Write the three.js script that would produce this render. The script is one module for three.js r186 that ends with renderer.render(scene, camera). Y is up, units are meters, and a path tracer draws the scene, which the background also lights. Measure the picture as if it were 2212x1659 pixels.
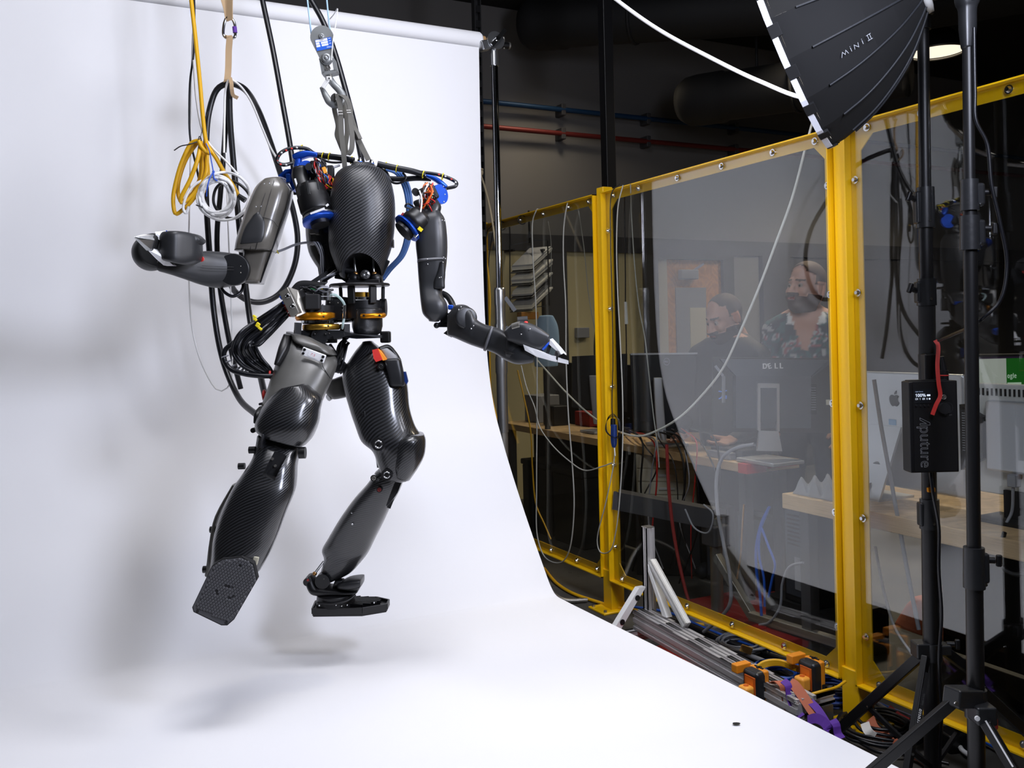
import * as THREE from 'three';
import { RoundedBoxGeometry } from 'three/addons/geometries/RoundedBoxGeometry.js';
import { mergeGeometries, toCreasedNormals } from 'three/addons/utils/BufferGeometryUtils.js';
import { RectAreaLightUniformsLib } from 'three/addons/lights/RectAreaLightUniformsLib.js';
import { Brush, Evaluator, SUBTRACTION } from 'three-bvh-csg';

// ---------- camera, lights, exposure ----------
// x runs from the paper sweep to the guard fence, z runs along the fence (away = negative), y is up
const scene = new THREE.Scene();
scene.background = new THREE.Color(0x000000);
const W = 2212, H = 1659, F = 1950, CX = 1106, HORIZON = 721, YAW = 0.4703, ROLL = 0.0235, EYE = 1.4;
const camera = new THREE.PerspectiveCamera(2 * Math.atan(H / 2 / F) * 180 / Math.PI, W / H, 0.05, 60);
camera.position.set(0, EYE, 0);
camera.rotation.order = 'YXZ';
camera.rotation.set(0, -YAW, -ROLL);
camera.setViewOffset(W, H, 0, H / 2 - HORIZON, W, H);
camera.updateProjectionMatrix();
const renderer = new THREE.WebGLRenderer({ antialias: true });
renderer.toneMapping = THREE.LinearToneMapping;
renderer.toneMappingExposure = 0.92;
renderer.shadowMap.enabled = true;
RectAreaLightUniformsLib.init();

const V = (x, y, z) => new THREE.Vector3(x, y, z);
const sA = Math.sin(YAW), cA = Math.cos(YAW), sR = Math.sin(ROLL), cR = Math.cos(ROLL);
const FWD = V(sA, 0, -cA), RIGHT = V(cA, 0, sA), UP = V(0, 1, 0);
const uv = (x, y) => [((x - CX) * cR - (y - HORIZON) * sR) / F, (-(x - CX) * sR - (y - HORIZON) * cR) / F];
function at(x, y, d) { const [u, v] = uv(x, y); return V(0, EYE, 0).addScaledVector(FWD, d).addScaledVector(RIGHT, u * d).addScaledVector(UP, v * d); }
const atX = (x, y, q) => at(x, y, q / (sA + cA * uv(x, y)[0]));            // on the plane x = q
const atZ = (x, y, w) => at(x, y, w / (cA - sA * uv(x, y)[0]));            // on the plane z = -w
const atY = (x, y, h) => at(x, y, (h - EYE) / uv(x, y)[1]);                // on the plane y = h
const dirCam = (r, u, f) => V(0, 0, 0).addScaledVector(RIGHT, r).addScaledVector(UP, u).addScaledVector(FWD, f).normalize();

// soft lamps: the visible softbox, its twin outside the frame on the right, the overhead panel and the ceiling lamps
function areaLight(pos, target, w, h, color, intensity) {
  const l = new THREE.RectAreaLight(color, intensity, w, h);
  l.position.copy(pos); l.lookAt(target); l.castShadow = true; scene.add(l); return l;
}
const KEY_POS = at(1712, 112, 2.62), KEY_DIR = dirCam(-0.86, -0.34, 0.46);
const FILL_POS = V(0, 2.36, 0).addScaledVector(FWD, 1.25).addScaledVector(RIGHT, 1.02), FILL_DIR = dirCam(-0.78, -0.2, 0.6);
areaLight(KEY_POS.clone().addScaledVector(KEY_DIR, 0.03), KEY_POS.clone().add(KEY_DIR), 0.5, 0.5, 0xf2f3ff, 26);
areaLight(FILL_POS.clone().addScaledVector(FILL_DIR, 0.03), FILL_POS.clone().add(FILL_DIR), 0.5, 0.5, 0xe3e9ff, 60);
const TOP_POS = V(0.75, 4.1, -2.35);
areaLight(TOP_POS, TOP_POS.clone().add(V(0, -1, -0.12)), 1.5, 1.5, 0xf8f8ff, 16);

// ---------- seeded random, textures, materials ----------
let seed = 7;
const rnd = () => { seed = (seed * 1664525 + 1013904223) >>> 0; return seed / 4294967296; };
const rr = (a, b) => a + (b - a) * rnd();
function dataTex(n, fn, srgb = true, rep) {
  const d = new Uint8Array(n * n * 4);
  for (let y = 0; y < n; y++) for (let x = 0; x < n; x++) { const c = fn(x / n, y / n, x, y); const i = (y * n + x) * 4; d[i] = c[0]; d[i + 1] = c[1]; d[i + 2] = c[2]; d[i + 3] = 255; }
  const t = new THREE.DataTexture(d, n, n); t.magFilter = THREE.LinearFilter; t.minFilter = THREE.LinearMipmapLinearFilter; t.generateMipmaps = true;
  t.wrapS = t.wrapT = THREE.RepeatWrapping; if (srgb) t.colorSpace = THREE.SRGBColorSpace; if (rep) t.repeat.set(rep, rep); t.needsUpdate = true; return t;
}
// tiling value noise
function noiseTable(n) { const a = []; for (let i = 0; i < n * n; i++) a.push(rnd()); return (x, y) => { const X = Math.floor(x), Y = Math.floor(y), fx = x - X, fy = y - Y, s = t => t * t * (3 - 2 * t), g = (i, j) => a[((j % n) + n) % n * n + ((i % n) + n) % n]; const u = s(fx), v = s(fy); return (g(X, Y) * (1 - u) + g(X + 1, Y) * u) * (1 - v) + (g(X, Y + 1) * (1 - u) + g(X + 1, Y + 1) * u) * v; }; }
const n8 = noiseTable(8), n16 = noiseTable(16), n32 = noiseTable(32), n64 = noiseTable(64);
const fbm = (u, v) => n8(u * 8, v * 8) * 0.45 + n16(u * 16, v * 16) * 0.27 + n32(u * 32, v * 32) * 0.17 + n64(u * 64, v * 64) * 0.11;
const twill = dataTex(128, (u, v, x, y) => { const s = ((x + y) % 32) / 32, b = s < 0.5 ? 1 : 0.42, w = 0.85 + 0.15 * (((x - y + 256) % 16) / 16); const k = b * w * 255; return [k, k, k]; }, true, 1 / 0.045);
const twillBump = dataTex(128, (u, v, x, y) => { const s = ((x + y) % 32) / 32; const k = 255 * (0.5 + 0.5 * Math.sin(s * 6.283)); return [k, k, k]; }, false, 1 / 0.045);
const scuff = dataTex(256, (u, v) => { const k = 255 * (0.62 + 0.38 * fbm(u, v)); return [k, k, k]; }, false, 2);
const grime = dataTex(256, (u, v) => { const k = 255 * (0.78 + 0.22 * fbm(u, v)); return [k, k, k]; }, true, 1.3);
const concreteTex = dataTex(512, (u, v) => { const a = fbm(u, v), s = n64(u * 64, v * 64) > 0.93 ? 0.75 : 1; const k = (42 + 46 * a) * s; return [k * 1.03, k, k * 0.93]; }, true, 0.45);
const woodTex = dataTex(256, (u, v) => { const g = 0.5 + 0.5 * Math.sin((v * 22 + fbm(u * 0.5, v) * 5) * 6.283); const k = 0.86 + 0.1 * g + 0.06 * n64(u * 8, v * 64); return [214 * k, 188 * k, 148 * k]; }, true, 1.2);
const M = {};
const std = (name, color, rough = 0.6, metal = 0, extra = {}) => { const m = new THREE.MeshStandardMaterial({ color, roughness: rough, metalness: metal, ...extra }); m.name = name; M[name] = m; return m; };
const phys = (name, o) => { const m = new THREE.MeshPhysicalMaterial(o); m.name = name; M[name] = m; return m; };
phys('carbon', { color: 0x2a2b2e, roughness: 0.36, map: twill, bumpMap: twillBump, bumpScale: 0.00035, clearcoat: 0.7, clearcoatRoughness: 0.16 });
phys('carbonMatte', { color: 0x434447, roughness: 0.5, map: twill, bumpMap: twillBump, bumpScale: 0.0006, clearcoat: 0.25, clearcoatRoughness: 0.4, roughnessMap: scuff });
phys('carbonPlain', { color: 0x17181b, roughness: 0.3, clearcoat: 0.6, clearcoatRoughness: 0.2, roughnessMap: scuff });
phys('greyShell', { color: 0x63625e, roughness: 0.42, map: grime, roughnessMap: scuff, clearcoat: 0.2, clearcoatRoughness: 0.4 });
phys('smokeShell', { color: 0x716d66, roughness: 0.3, map: grime, roughnessMap: scuff, clearcoat: 0.6, clearcoatRoughness: 0.22 });
std('printBlack', 0x2b2c2e, 0.52, 0, { roughnessMap: scuff });
std('printDark', 0x202123, 0.45, 0, { roughnessMap: scuff });
std('black', 0x0d0d0f, 0.42); std('blackMatte', 0x111113, 0.75); std('rubber', 0x19191a, 0.65); std('rubberTread', 0x4e4e51, 0.6); std('tapeGrey', 0x5f6064, 0.5);
std('cableBlack', 0x101116, 0.36); std('cableWhite', 0xe6e6e6, 0.45); std('cableGrey', 0x8f9096, 0.5); std('cableYellow', 0xd9a50f, 0.45); std('cableBlue', 0x1f56b8, 0.4); std('cableRed', 0xc02420, 0.45); std('cableOrange', 0xd6601c, 0.5); std('hoseBlue', 0x335a94, 0.5);
std('cordClear', 0xa3a39c, 0.4); std('ropeWhite', 0xd8d8d0, 0.8); std('ropeTan', 0xb7a98a, 0.8); std('ropeBlue', 0x9fbfe0, 0.8);
std('blue', 0x1a4bb5, 0.32, 0.55); std('bluePlastic', 0x2456c8, 0.4); std('blueDark', 0x14306f, 0.4);
std('gold', 0xc99b3e, 0.28, 0.9); std('orangeAnod', 0xd98a12, 0.3, 0.75); std('orange', 0xe08a1c, 0.5); std('orangeLight', 0xf0a23a, 0.5); std('orangeDeep', 0xc45a17, 0.5);
std('steel', 0xb9bbbd, 0.28, 0.95); std('steelBright', 0xdadcde, 0.16, 1); std('steelDull', 0x9a9790, 0.42, 0.85); std('zinc', 0xa8abab, 0.5, 0.7, { map: grime }); std('alu', 0xc9c7c6, 0.4, 0.45); std('aluWhite', 0xe9e9e6, 0.38, 0.2); std('white', 0xececec, 0.5); std('whiteDull', 0xc9c9c4, 0.6); std('gripWhite', 0xe9e9ea, 0.35, 0.15);
std('chrome', 0xd2d6da, 0.07, 1); std('brass', 0xb98850, 0.35, 0.9);
std('red', 0xc8302a, 0.5); std('redDark', 0x8a1f1c, 0.6); std('yellowTie', 0xe3cf22, 0.5); std('green', 0x3f8f5f, 0.5); std('greenLight', 0xa9d9b4, 0.5);
phys('guardYellow', { color: 0xe7b604, roughness: 0.38, clearcoat: 0.4, clearcoatRoughness: 0.25 });
phys('pane', { color: 0xf2f4f4, roughness: 0, transmission: 1, thickness: 0, ior: 1.7 });
phys('tubeClear', { color: 0xdff1ef, roughness: 0.1, transmission: 0.6, thickness: 0 });
std('paper', 0xf4f4f6, 0.85); std('webTan', 0xb79b78, 0.85); std('webGrey', 0x5a5852, 0.8); std('webGreyEdge', 0x3c3a36, 0.8); std('webPurple', 0x5b2f93, 0.75); std('webSalmon', 0xb5674a, 0.8);
std('concrete', 0xffffff, 0.7, 0, { map: concreteTex }); std('wallGrey', 0x6f6d6b, 0.85); std('wallCream', 0xc9bd94, 0.85); std('ceilBlack', 0x0b0b0c, 0.9); std('duct', 0x141415, 0.7); std('frameDark', 0x3d3c3e, 0.6); std('doorWood', 0xf2c070, 0.5, 0, { map: woodTex }); std('deskWood', 0xfff6ea, 0.45, 0, { map: woodTex }); std('plywood', 0xe8d0b0, 0.7, 0, { map: woodTex });
std('pipeBlue', 0x1d3f63, 0.5, 0.3); std('pipeRed', 0x6a2320, 0.5, 0.3);
std('plasticGrey', 0x8d8f95, 0.4); std('silver', 0xc9cbcf, 0.32, 0.55); std('monitorBlack', 0x1b1c1f, 0.45); std('monitorGrey', 0x3f434c, 0.45); std('cream', 0xc2bda8, 0.5); std('foam', 0x98989a, 0.95); std('tan', 0xc59b4f, 0.8); std('paperWhite', 0xd9d7d0, 0.8);
std('softFabric', 0x050506, 0.85); std('softSeam', 0x222428, 0.6); std('silverCloth', 0xf2f3fa, 0.5);
const emis = (name, color, k) => { const m = new THREE.MeshStandardMaterial({ color: 0x000000, emissive: color, emissiveIntensity: k, roughness: 0.6 }); m.name = name; M[name] = m; return m; };
emis('lampGlow', 0xfff1d8, 1.25); emis('softGlow', 0xfff8ee, 2.2); emis('ledRed', 0xff2020, 1.2); emis('ledBlue', 0x2040ff, 1.5); emis('panelGlow', 0xf4f6ff, 2);

// ---------- geometry helpers (all in world metres) ----------
const clean = g => { let h = g.index ? g.toNonIndexed() : g; for (const k of Object.keys(h.attributes)) if (!['position', 'normal', 'uv', 'color'].includes(k)) h.deleteAttribute(k); if (!h.attributes.normal) h.computeVertexNormals(); if (!h.attributes.uv) h.setAttribute('uv', new THREE.BufferAttribute(new Float32Array(h.attributes.position.count * 2), 2)); return h; };
const merge = (...gs) => mergeGeometries(gs.flat().map(clean));
const box = (c, s, r = 0) => { const g = r ? new RoundedBoxGeometry(s[0], s[1], s[2], 2, Math.min(r, Math.min(...s) * 0.49)) : new THREE.BoxGeometry(...s); return g.translate(c.x, c.y, c.z); };
const bx = (x0, x1, y0, y1, z0, z1, r = 0) => box(V((x0 + x1) / 2, (y0 + y1) / 2, (z0 + z1) / 2), [Math.abs(x1 - x0), Math.abs(y1 - y0), Math.abs(z1 - z0)], r);
const basis = (x, y, z, o) => new THREE.Matrix4().makeBasis(x, y, z).setPosition(o);
const CAMB = basis(RIGHT, UP, FWD.clone().negate(), V(0, 0, 0));
// a box whose sides lie along the given axes (xDir, yDir), centred on c
function obox(c, xDir, yDir, s, r = 0) { const x = xDir.clone().normalize(), y = yDir.clone().addScaledVector(x, -yDir.dot(x)).normalize(), z = x.clone().cross(y); const g = r ? new RoundedBoxGeometry(s[0], s[1], s[2], 2, Math.min(r, Math.min(...s) * 0.49)) : new THREE.BoxGeometry(...s); return g.applyMatrix4(basis(x, y, z, c)); }
function bar(p, q, w, h, up = UP, r = 0) { const d = q.clone().sub(p), L = d.length(); return obox(p.clone().add(q).multiplyScalar(0.5), d, Math.abs(d.clone().normalize().dot(up)) > 0.98 ? V(1, 0, 0) : up, [L, h, w], r); }
function cyl(p, q, r1, r2 = r1, seg = 20, open = false) { const d = q.clone().sub(p), L = d.length(); const g = new THREE.CylinderGeometry(r2, r1, L, seg, 1, open); const m = new THREE.Matrix4().makeRotationFromQuaternion(new THREE.Quaternion().setFromUnitVectors(UP, d.normalize())); m.setPosition(p.clone().add(q).multiplyScalar(0.5)); return g.applyMatrix4(m); }
const cylAt = (c, dir, r, len, seg = 20, r2 = r) => { const d = dir.clone().normalize().multiplyScalar(len / 2); return cyl(c.clone().sub(d), c.clone().add(d), r, r2, seg); };
const ring = (c, dir, R, r, seg = 28) => { const g = new THREE.TorusGeometry(R, r, 8, seg); const m = new THREE.Matrix4().makeRotationFromQuaternion(new THREE.Quaternion().setFromUnitVectors(V(0, 0, 1), dir.clone().normalize())); m.setPosition(c); return g.applyMatrix4(m); };
const ball = (c, r, sy = 1, seg = 14) => new THREE.SphereGeometry(r, seg, Math.max(8, seg >> 1)).scale(1, sy, 1).translate(c.x, c.y, c.z);
const tube = (pts, r, n = 0, seg = 8) => { const c = new THREE.CatmullRomCurve3(pts, false, 'centripetal'); return new THREE.TubeGeometry(c, n || Math.max(8, pts.length * 7), r, seg, false); };
const loop = (pts, r, n = 0, seg = 8) => new THREE.TubeGeometry(new THREE.CatmullRomCurve3(pts, true, 'centripetal'), n || pts.length * 8, r, seg, true);
// lathe: profile [[radius, height]...] along axis dir from origin c
function lathe(c, dir, prof, seg = 28) { const g = new THREE.LatheGeometry(prof.map(p => new THREE.Vector2(Math.max(p[0], 0), p[1])), seg); const m = new THREE.Matrix4().makeRotationFromQuaternion(new THREE.Quaternion().setFromUnitVectors(UP, dir.clone().normalize())); m.setPosition(c); return g.applyMatrix4(m); }
// a plate: polygon of world points (nearly flat), pushed along thick
function plate(pts, thick) {
  const c = pts.reduce((s, p) => s.add(p), V(0, 0, 0)).multiplyScalar(1 / pts.length);
  let n = V(0, 0, 0); for (let i = 0; i < pts.length; i++) n.add(pts[i].clone().sub(c).cross(pts[(i + 1) % pts.length].clone().sub(c))); n.normalize();
  const flip = n.dot(thick) > 0, x = pts[1].clone().sub(pts[0]).normalize(), y = n.clone().cross(x);
  const sh = pts.map(p => new THREE.Vector2(p.clone().sub(c).dot(x), p.clone().sub(c).dot(y))), tri = THREE.ShapeUtils.triangulateShape(sh, []);
  const pos = [], uvs = [], put = (p, s) => { pos.push(p.x, p.y, p.z); uvs.push(s.x, s.y); };
  const far = pts.map(p => p.clone().add(thick));
  for (const t of tri) { const o = flip ? [t[0], t[2], t[1]] : t; for (const i of o) put(pts[i], sh[i]); for (const i of [o[0], o[2], o[1]]) put(far[i], sh[i]); }
  for (let i = 0; i < pts.length; i++) { const j = (i + 1) % pts.length; const q = flip ? [pts[i], pts[j], far[j], pts[i], far[j], far[i]] : [pts[j], pts[i], far[i], pts[j], far[i], far[j]]; const L = pts[i].distanceTo(pts[j]), T = thick.length(); const u = flip ? [[0, 0], [L, 0], [L, T], [0, 0], [L, T], [0, T]] : [[L, 0], [0, 0], [0, T], [L, 0], [0, T], [L, T]]; q.forEach((p, k) => put(p, { x: u[k][0], y: u[k][1] })); }
  const g = new THREE.BufferGeometry(); g.setAttribute('position', new THREE.Float32BufferAttribute(pos, 3)); g.setAttribute('uv', new THREE.Float32BufferAttribute(uvs, 2)); g.computeVertexNormals(); return g;
}
// loft: sections {c, a, b, n}: centre, two half-axis vectors, roundness (2 = ellipse, more = boxier); smoothed between sections, closed at both ends
function loft(secs, seg = 36, sub = 5, capRound = true) {
  const S = [], N = secs.length, cr = (p0, p1, p2, p3, t) => 0.5 * (2 * p1 + (p2 - p0) * t + (2 * p0 - 5 * p1 + 4 * p2 - p3) * t * t + (3 * p1 - p0 - 3 * p2 + p3) * t * t * t);
  const crv = (k, i, t) => { const g = j => secs[Math.max(0, Math.min(N - 1, j))][k]; return V(cr(g(i - 1).x, g(i).x, g(i + 1).x, g(i + 2).x, t), cr(g(i - 1).y, g(i).y, g(i + 1).y, g(i + 2).y, t), cr(g(i - 1).z, g(i).z, g(i + 1).z, g(i + 2).z, t)); };
  for (let i = 0; i < N - 1; i++) for (let k = 0; k < sub; k++) { const t = k / sub; S.push({ c: crv('c', i, t), a: crv('a', i, t), b: crv('b', i, t), n: secs[i].n + (secs[i + 1].n - secs[i].n) * t }); }
  S.push(secs[N - 1]);
  if (capRound) { const cap = (s, o) => { const d = s.c.clone().sub(o.c).normalize(), r = Math.min(s.a.length(), s.b.length()) * 0.32, out = []; for (const [k, h] of [[0.92, 0.55], [0.75, 0.85], [0.4, 1]]) out.push({ c: s.c.clone().addScaledVector(d, r * h), a: s.a.clone().multiplyScalar(1 - (1 - k) * 1), b: s.b.clone().multiplyScalar(k), n: s.n }); return out; }; const e = cap(S[S.length - 1], S[S.length - 2]), b = cap(S[0], S[1]); S.push(...e); S.unshift(...b.reverse()); }
  const pos = [], uvs = [], idx = []; let len = 0; const mean = S.reduce((k, s) => k + s.a.length() + s.b.length(), 0) / S.length / 2; const P = (s, th) => { const ct = Math.cos(th), st = Math.sin(th), e = 2 / s.n; return s.c.clone().addScaledVector(s.a, Math.sign(ct) * Math.abs(ct) ** e).addScaledVector(s.b, Math.sign(st) * Math.abs(st) ** e); };
  const rows = S.length;
  for (let i = 0; i < rows; i++) { if (i) len += S[i].c.distanceTo(S[i - 1].c); for (let j = 0; j <= seg; j++) { const p = P(S[i], j / seg * 2 * Math.PI); pos.push(p.x, p.y, p.z); uvs.push(j / seg * 6.283 * mean, len); } }
  const w = seg + 1; for (let i = 0; i < rows - 1; i++) for (let j = 0; j < seg; j++) { const a = i * w + j, b = a + 1, c = a + w, d = c + 1; idx.push(a, b, c, b, d, c); }
  for (const [i, f] of [[0, 1], [rows - 1, 0]]) { const ci = pos.length / 3; pos.push(S[i].c.x, S[i].c.y, S[i].c.z); uvs.push(0, 0); for (let j = 0; j < seg; j++) { const a = i * w + j; f ? idx.push(ci, a + 1, a) : idx.push(ci, a, a + 1); } }
  const g = new THREE.BufferGeometry(); g.setAttribute('position', new THREE.Float32BufferAttribute(pos, 3)); g.setAttribute('uv', new THREE.Float32BufferAttribute(uvs, 2)); g.setIndex(idx);
  // orientation: make faces point outward
  const m = S[rows >> 1], p0 = P(m, 0.1); const r = rows >> 1, a = V().fromArray(pos, (r * w) * 3), b2 = V().fromArray(pos, (r * w + 1) * 3), c2 = V().fromArray(pos, ((r + 1) * w) * 3);
  if (b2.sub(a).cross(c2.sub(a)).dot(p0.sub(m.c)) < 0) for (let k = 0; k < idx.length; k += 3) { const t = idx[k]; idx[k] = idx[k + 1]; idx[k + 1] = t; }
  g.setIndex(idx); g.computeVertexNormals();
  const nn = g.attributes.normal; for (let i = 0; i < rows; i++) { const A = i * w, B = A + seg; const v = V(nn.getX(A) + nn.getX(B), nn.getY(A) + nn.getY(B), nn.getZ(A) + nn.getZ(B)).normalize(); nn.setXYZ(A, v.x, v.y, v.z); nn.setXYZ(B, v.x, v.y, v.z); }
  return g;
}
// a section between two sight-line points at one camera depth, as thick as given along the depth
const sec = (xl, yl, xr, yr, d, t, n = 2.4) => { const l = at(xl, yl, d), r = at(xr, yr, d); return { c: l.clone().add(r).multiplyScalar(0.5), a: r.clone().sub(l).multiplyScalar(0.5), b: FWD.clone().multiplyScalar(t), n }; };
const limb = (rows, seg = 36, sub = 5, cap = true) => loft(rows.map(r => sec(...r)), seg, sub, cap);
// flat strap along points, lying across the direction side
function strap(pts, side, w, t = 0.002) { const c = new THREE.CatmullRomCurve3(pts, false, 'centripetal'), n = pts.length * 8, pos = [], uvs = [], idx = []; const P = c.getPoints(n); for (let i = 0; i <= n; i++) { const d = P[Math.min(n, i + 1)].clone().sub(P[Math.max(0, i - 1)]).normalize(); const sd = (typeof side === 'function' ? side(i / n) : side).clone(); sd.addScaledVector(d, -sd.dot(d)).normalize(); const nr = d.clone().cross(sd).normalize(); for (const [a, b] of [[-1, -1], [1, -1], [1, 1], [-1, 1]]) { const p = P[i].clone().addScaledVector(sd, a * w / 2).addScaledVector(nr, b * t / 2); pos.push(p.x, p.y, p.z); uvs.push(a, i / n); } } for (let i = 0; i < n; i++) for (let k = 0; k < 4; k++) { const a = i * 4 + k, b = i * 4 + (k + 1) % 4; idx.push(a, b, a + 4, b, b + 4, a + 4); } idx.push(0, 2, 1, 0, 3, 2); const e = n * 4; idx.push(e, e + 1, e + 2, e, e + 2, e + 3); const g = new THREE.BufferGeometry(); g.setAttribute('position', new THREE.Float32BufferAttribute(pos, 3)); g.setAttribute('uv', new THREE.Float32BufferAttribute(uvs, 2)); g.setIndex(idx); return toCreasedNormals(g, 0.6); }
const evalr = new Evaluator(); evalr.attributes = ['position', 'normal', 'uv']; evalr.useGroups = false;
function cut(g, ...tools) { let b = new Brush(clean(g)); b.updateMatrixWorld(); for (const t of tools) { const tb = new Brush(clean(t)); tb.updateMatrixWorld(); b = evalr.evaluate(b, tb, SUBTRACTION); b.updateMatrixWorld(); } return b.geometry; }
// surface of a distance field by naive surface nets; col(p) gives vertex colours
function field(fn, lo, hi, h, col) {
  const n = [0, 1, 2].map(k => Math.ceil((hi[k] - lo[k]) / h) + 1), val = new Float32Array(n[0] * n[1] * n[2]), id = (i, j, k) => (k * n[1] + j) * n[0] + i;
  for (let k = 0; k < n[2]; k++) for (let j = 0; j < n[1]; j++) for (let i = 0; i < n[0]; i++) val[id(i, j, k)] = fn(lo[0] + i * h, lo[1] + j * h, lo[2] + k * h);
  const vi = new Int32Array(val.length).fill(-1), pos = [], idx = [], E = [[0, 1], [2, 3], [4, 5], [6, 7], [0, 2], [1, 3], [4, 6], [5, 7], [0, 4], [1, 5], [2, 6], [3, 7]];
  for (let k = 0; k < n[2] - 1; k++) for (let j = 0; j < n[1] - 1; j++) for (let i = 0; i < n[0] - 1; i++) { const c = []; let m = 0; for (let t = 0; t < 8; t++) { const v = val[id(i + (t & 1), j + (t >> 1 & 1), k + (t >> 2))]; c.push(v); if (v < 0) m |= 1 << t; } if (!m || m === 255) continue; let x = 0, y = 0, z = 0, q = 0; for (const [a, b] of E) if ((c[a] < 0) !== (c[b] < 0)) { const t = c[a] / (c[a] - c[b]); x += (a & 1) + ((b & 1) - (a & 1)) * t; y += (a >> 1 & 1) + ((b >> 1 & 1) - (a >> 1 & 1)) * t; z += (a >> 2) + ((b >> 2) - (a >> 2)) * t; q++; } vi[id(i, j, k)] = pos.length / 3; pos.push(lo[0] + (i + x / q) * h, lo[1] + (j + y / q) * h, lo[2] + (k + z / q) * h); }
  const quad = (a, b, c, d, f) => f ? idx.push(a, b, c, a, c, d) : idx.push(a, c, b, a, d, c);
  for (let k = 1; k < n[2] - 1; k++) for (let j = 1; j < n[1] - 1; j++) for (let i = 1; i < n[0] - 1; i++) { const v = val[id(i, j, k)] < 0; if (v !== val[id(i + 1, j, k)] < 0) quad(vi[id(i, j - 1, k - 1)], vi[id(i, j, k - 1)], vi[id(i, j, k)], vi[id(i, j - 1, k)], v); if (v !== val[id(i, j + 1, k)] < 0) quad(vi[id(i - 1, j, k - 1)], vi[id(i - 1, j, k)], vi[id(i, j, k)], vi[id(i, j, k - 1)], v); if (v !== val[id(i, j, k + 1)] < 0) quad(vi[id(i - 1, j - 1, k)], vi[id(i, j - 1, k)], vi[id(i, j, k)], vi[id(i - 1, j, k)], v); }
  const g = new THREE.BufferGeometry(); g.setAttribute('position', new THREE.Float32BufferAttribute(pos, 3)); g.setIndex(idx); g.computeVertexNormals();
  if (col) { const a = new Float32Array(pos.length), C = new THREE.Color(); for (let i = 0; i < pos.length; i += 3) { C.set(col(pos[i], pos[i + 1], pos[i + 2])); a[i] = C.r; a[i + 1] = C.g; a[i + 2] = C.b; } g.setAttribute('color', new THREE.BufferAttribute(a, 3)); }
  return g;
}

// ---------- things, parts, names ----------
const taken = new Map(), root = new WeakMap();
const numbered = n => { const k = taken.get(n) || 0; taken.set(n, k + 1); return k ? `${n}_${String(k).padStart(3, '0')}` : n; };
const mat = m => typeof m === 'string' ? M[m] : m;
function thing(name, label, category, base, group, kind) { const o = new THREE.Group(); o.name = numbered(name); o.position.copy(base || V(0, 0, 0)); o.userData = { label, category }; if (group) o.userData.group = group; if (kind) { o.userData.kind = kind; } scene.add(o); root.set(o, o.position); return o; }
function part(parent, name, g, m, label) { const b = root.get(parent); const gg = Array.isArray(g) ? merge(g) : g; gg.translate(-b.x, -b.y, -b.z); const o = new THREE.Mesh(gg, mat(m)); o.name = name; o.castShadow = o.receiveShadow = true; if (label) o.userData.label = label; parent.add(o); root.set(o, b); return o; }
// a thing that is one mesh
function solo(name, label, category, g, m, group) { const gg = Array.isArray(g) ? merge(g) : g; gg.computeBoundingBox(); const bb = gg.boundingBox, b = V((bb.min.x + bb.max.x) / 2, bb.min.y, (bb.min.z + bb.max.z) / 2); gg.translate(-b.x, -b.y, -b.z); const o = new THREE.Mesh(gg, mat(m)); o.name = numbered(name); o.position.copy(b); o.castShadow = o.receiveShadow = true; o.userData = { label, category }; if (group) o.userData.group = group; scene.add(o); root.set(o, b); return o; }
function struct(name, g, m, label) { const o = solo(name, label || name.replace(/_/g, ' '), name.split('_')[0], g, m); o.userData.kind = 'structure'; return o; }
const canvasMat = (name, w, h, draw, { glow, ...o } = {}) => { const c = document.createElement('canvas'); c.width = w; c.height = h; const x = c.getContext('2d'); draw(x, w, h); const t = new THREE.CanvasTexture(c); t.colorSpace = THREE.SRGBColorSpace; t.anisotropy = 8; const m = new THREE.MeshStandardMaterial({ map: t, roughness: 0.5, ...o }); if (glow) { m.emissive = new THREE.Color(0xffffff); m.emissiveMap = t; m.emissiveIntensity = glow; m.color.set(0x000000); m.map = null; } m.name = name; M[name] = m; return m; };
// a printed sheet: centre, right, up, width, height; a thin box with the print on its front
function sheet(c, right, up, w, h, t = 0.001) { const r = right.clone().normalize(), u = up.clone().addScaledVector(r, -up.dot(r)).normalize(), n = r.clone().cross(u); const g = new THREE.PlaneGeometry(w, h); g.translate(0, 0, t / 2); return g.applyMatrix4(basis(r, u, n, c)); }
// ================= the room =================
const CEIL = 4.15, BACK = -6.8, X0 = -4.5, X1 = 10.5, ZF = 4.2;
struct('floor', bx(X0, X1, -0.12, 0, ZF, BACK), 'concrete', 'worn grey concrete laboratory floor under cables and stands').geometry.attributes.uv && (() => { const f = scene.getObjectByName('floor').geometry; const p = f.attributes.position, u = f.attributes.uv; for (let i = 0; i < p.count; i++) u.setXY(i, p.getX(i), p.getZ(i)); })();
struct('ceiling', bx(X0 - 0.2, X1 + 0.2, CEIL, CEIL + 0.12, ZF + 0.2, BACK - 0.2), 'ceilBlack', 'black painted ceiling');
struct('wall_back', bx(X0 - 0.2, X1 + 0.2, 0, CEIL, BACK, BACK - 0.12), 'wallGrey', 'dim grey back wall carrying the pipes');
struct('wall_left', bx(X0 - 0.12, X0, 0, CEIL, ZF, BACK), 'wallGrey', 'grey side wall behind the paper sweep');
struct('wall_right', bx(X1, X1 + 0.12, 0, CEIL, ZF, BACK), 'wallGrey', 'grey side wall beyond the desks');
struct('wall_front', bx(X0 - 0.2, X1 + 0.2, 0, CEIL, ZF, ZF + 0.12), 'wallGrey', 'grey wall behind the photographer');
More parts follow.
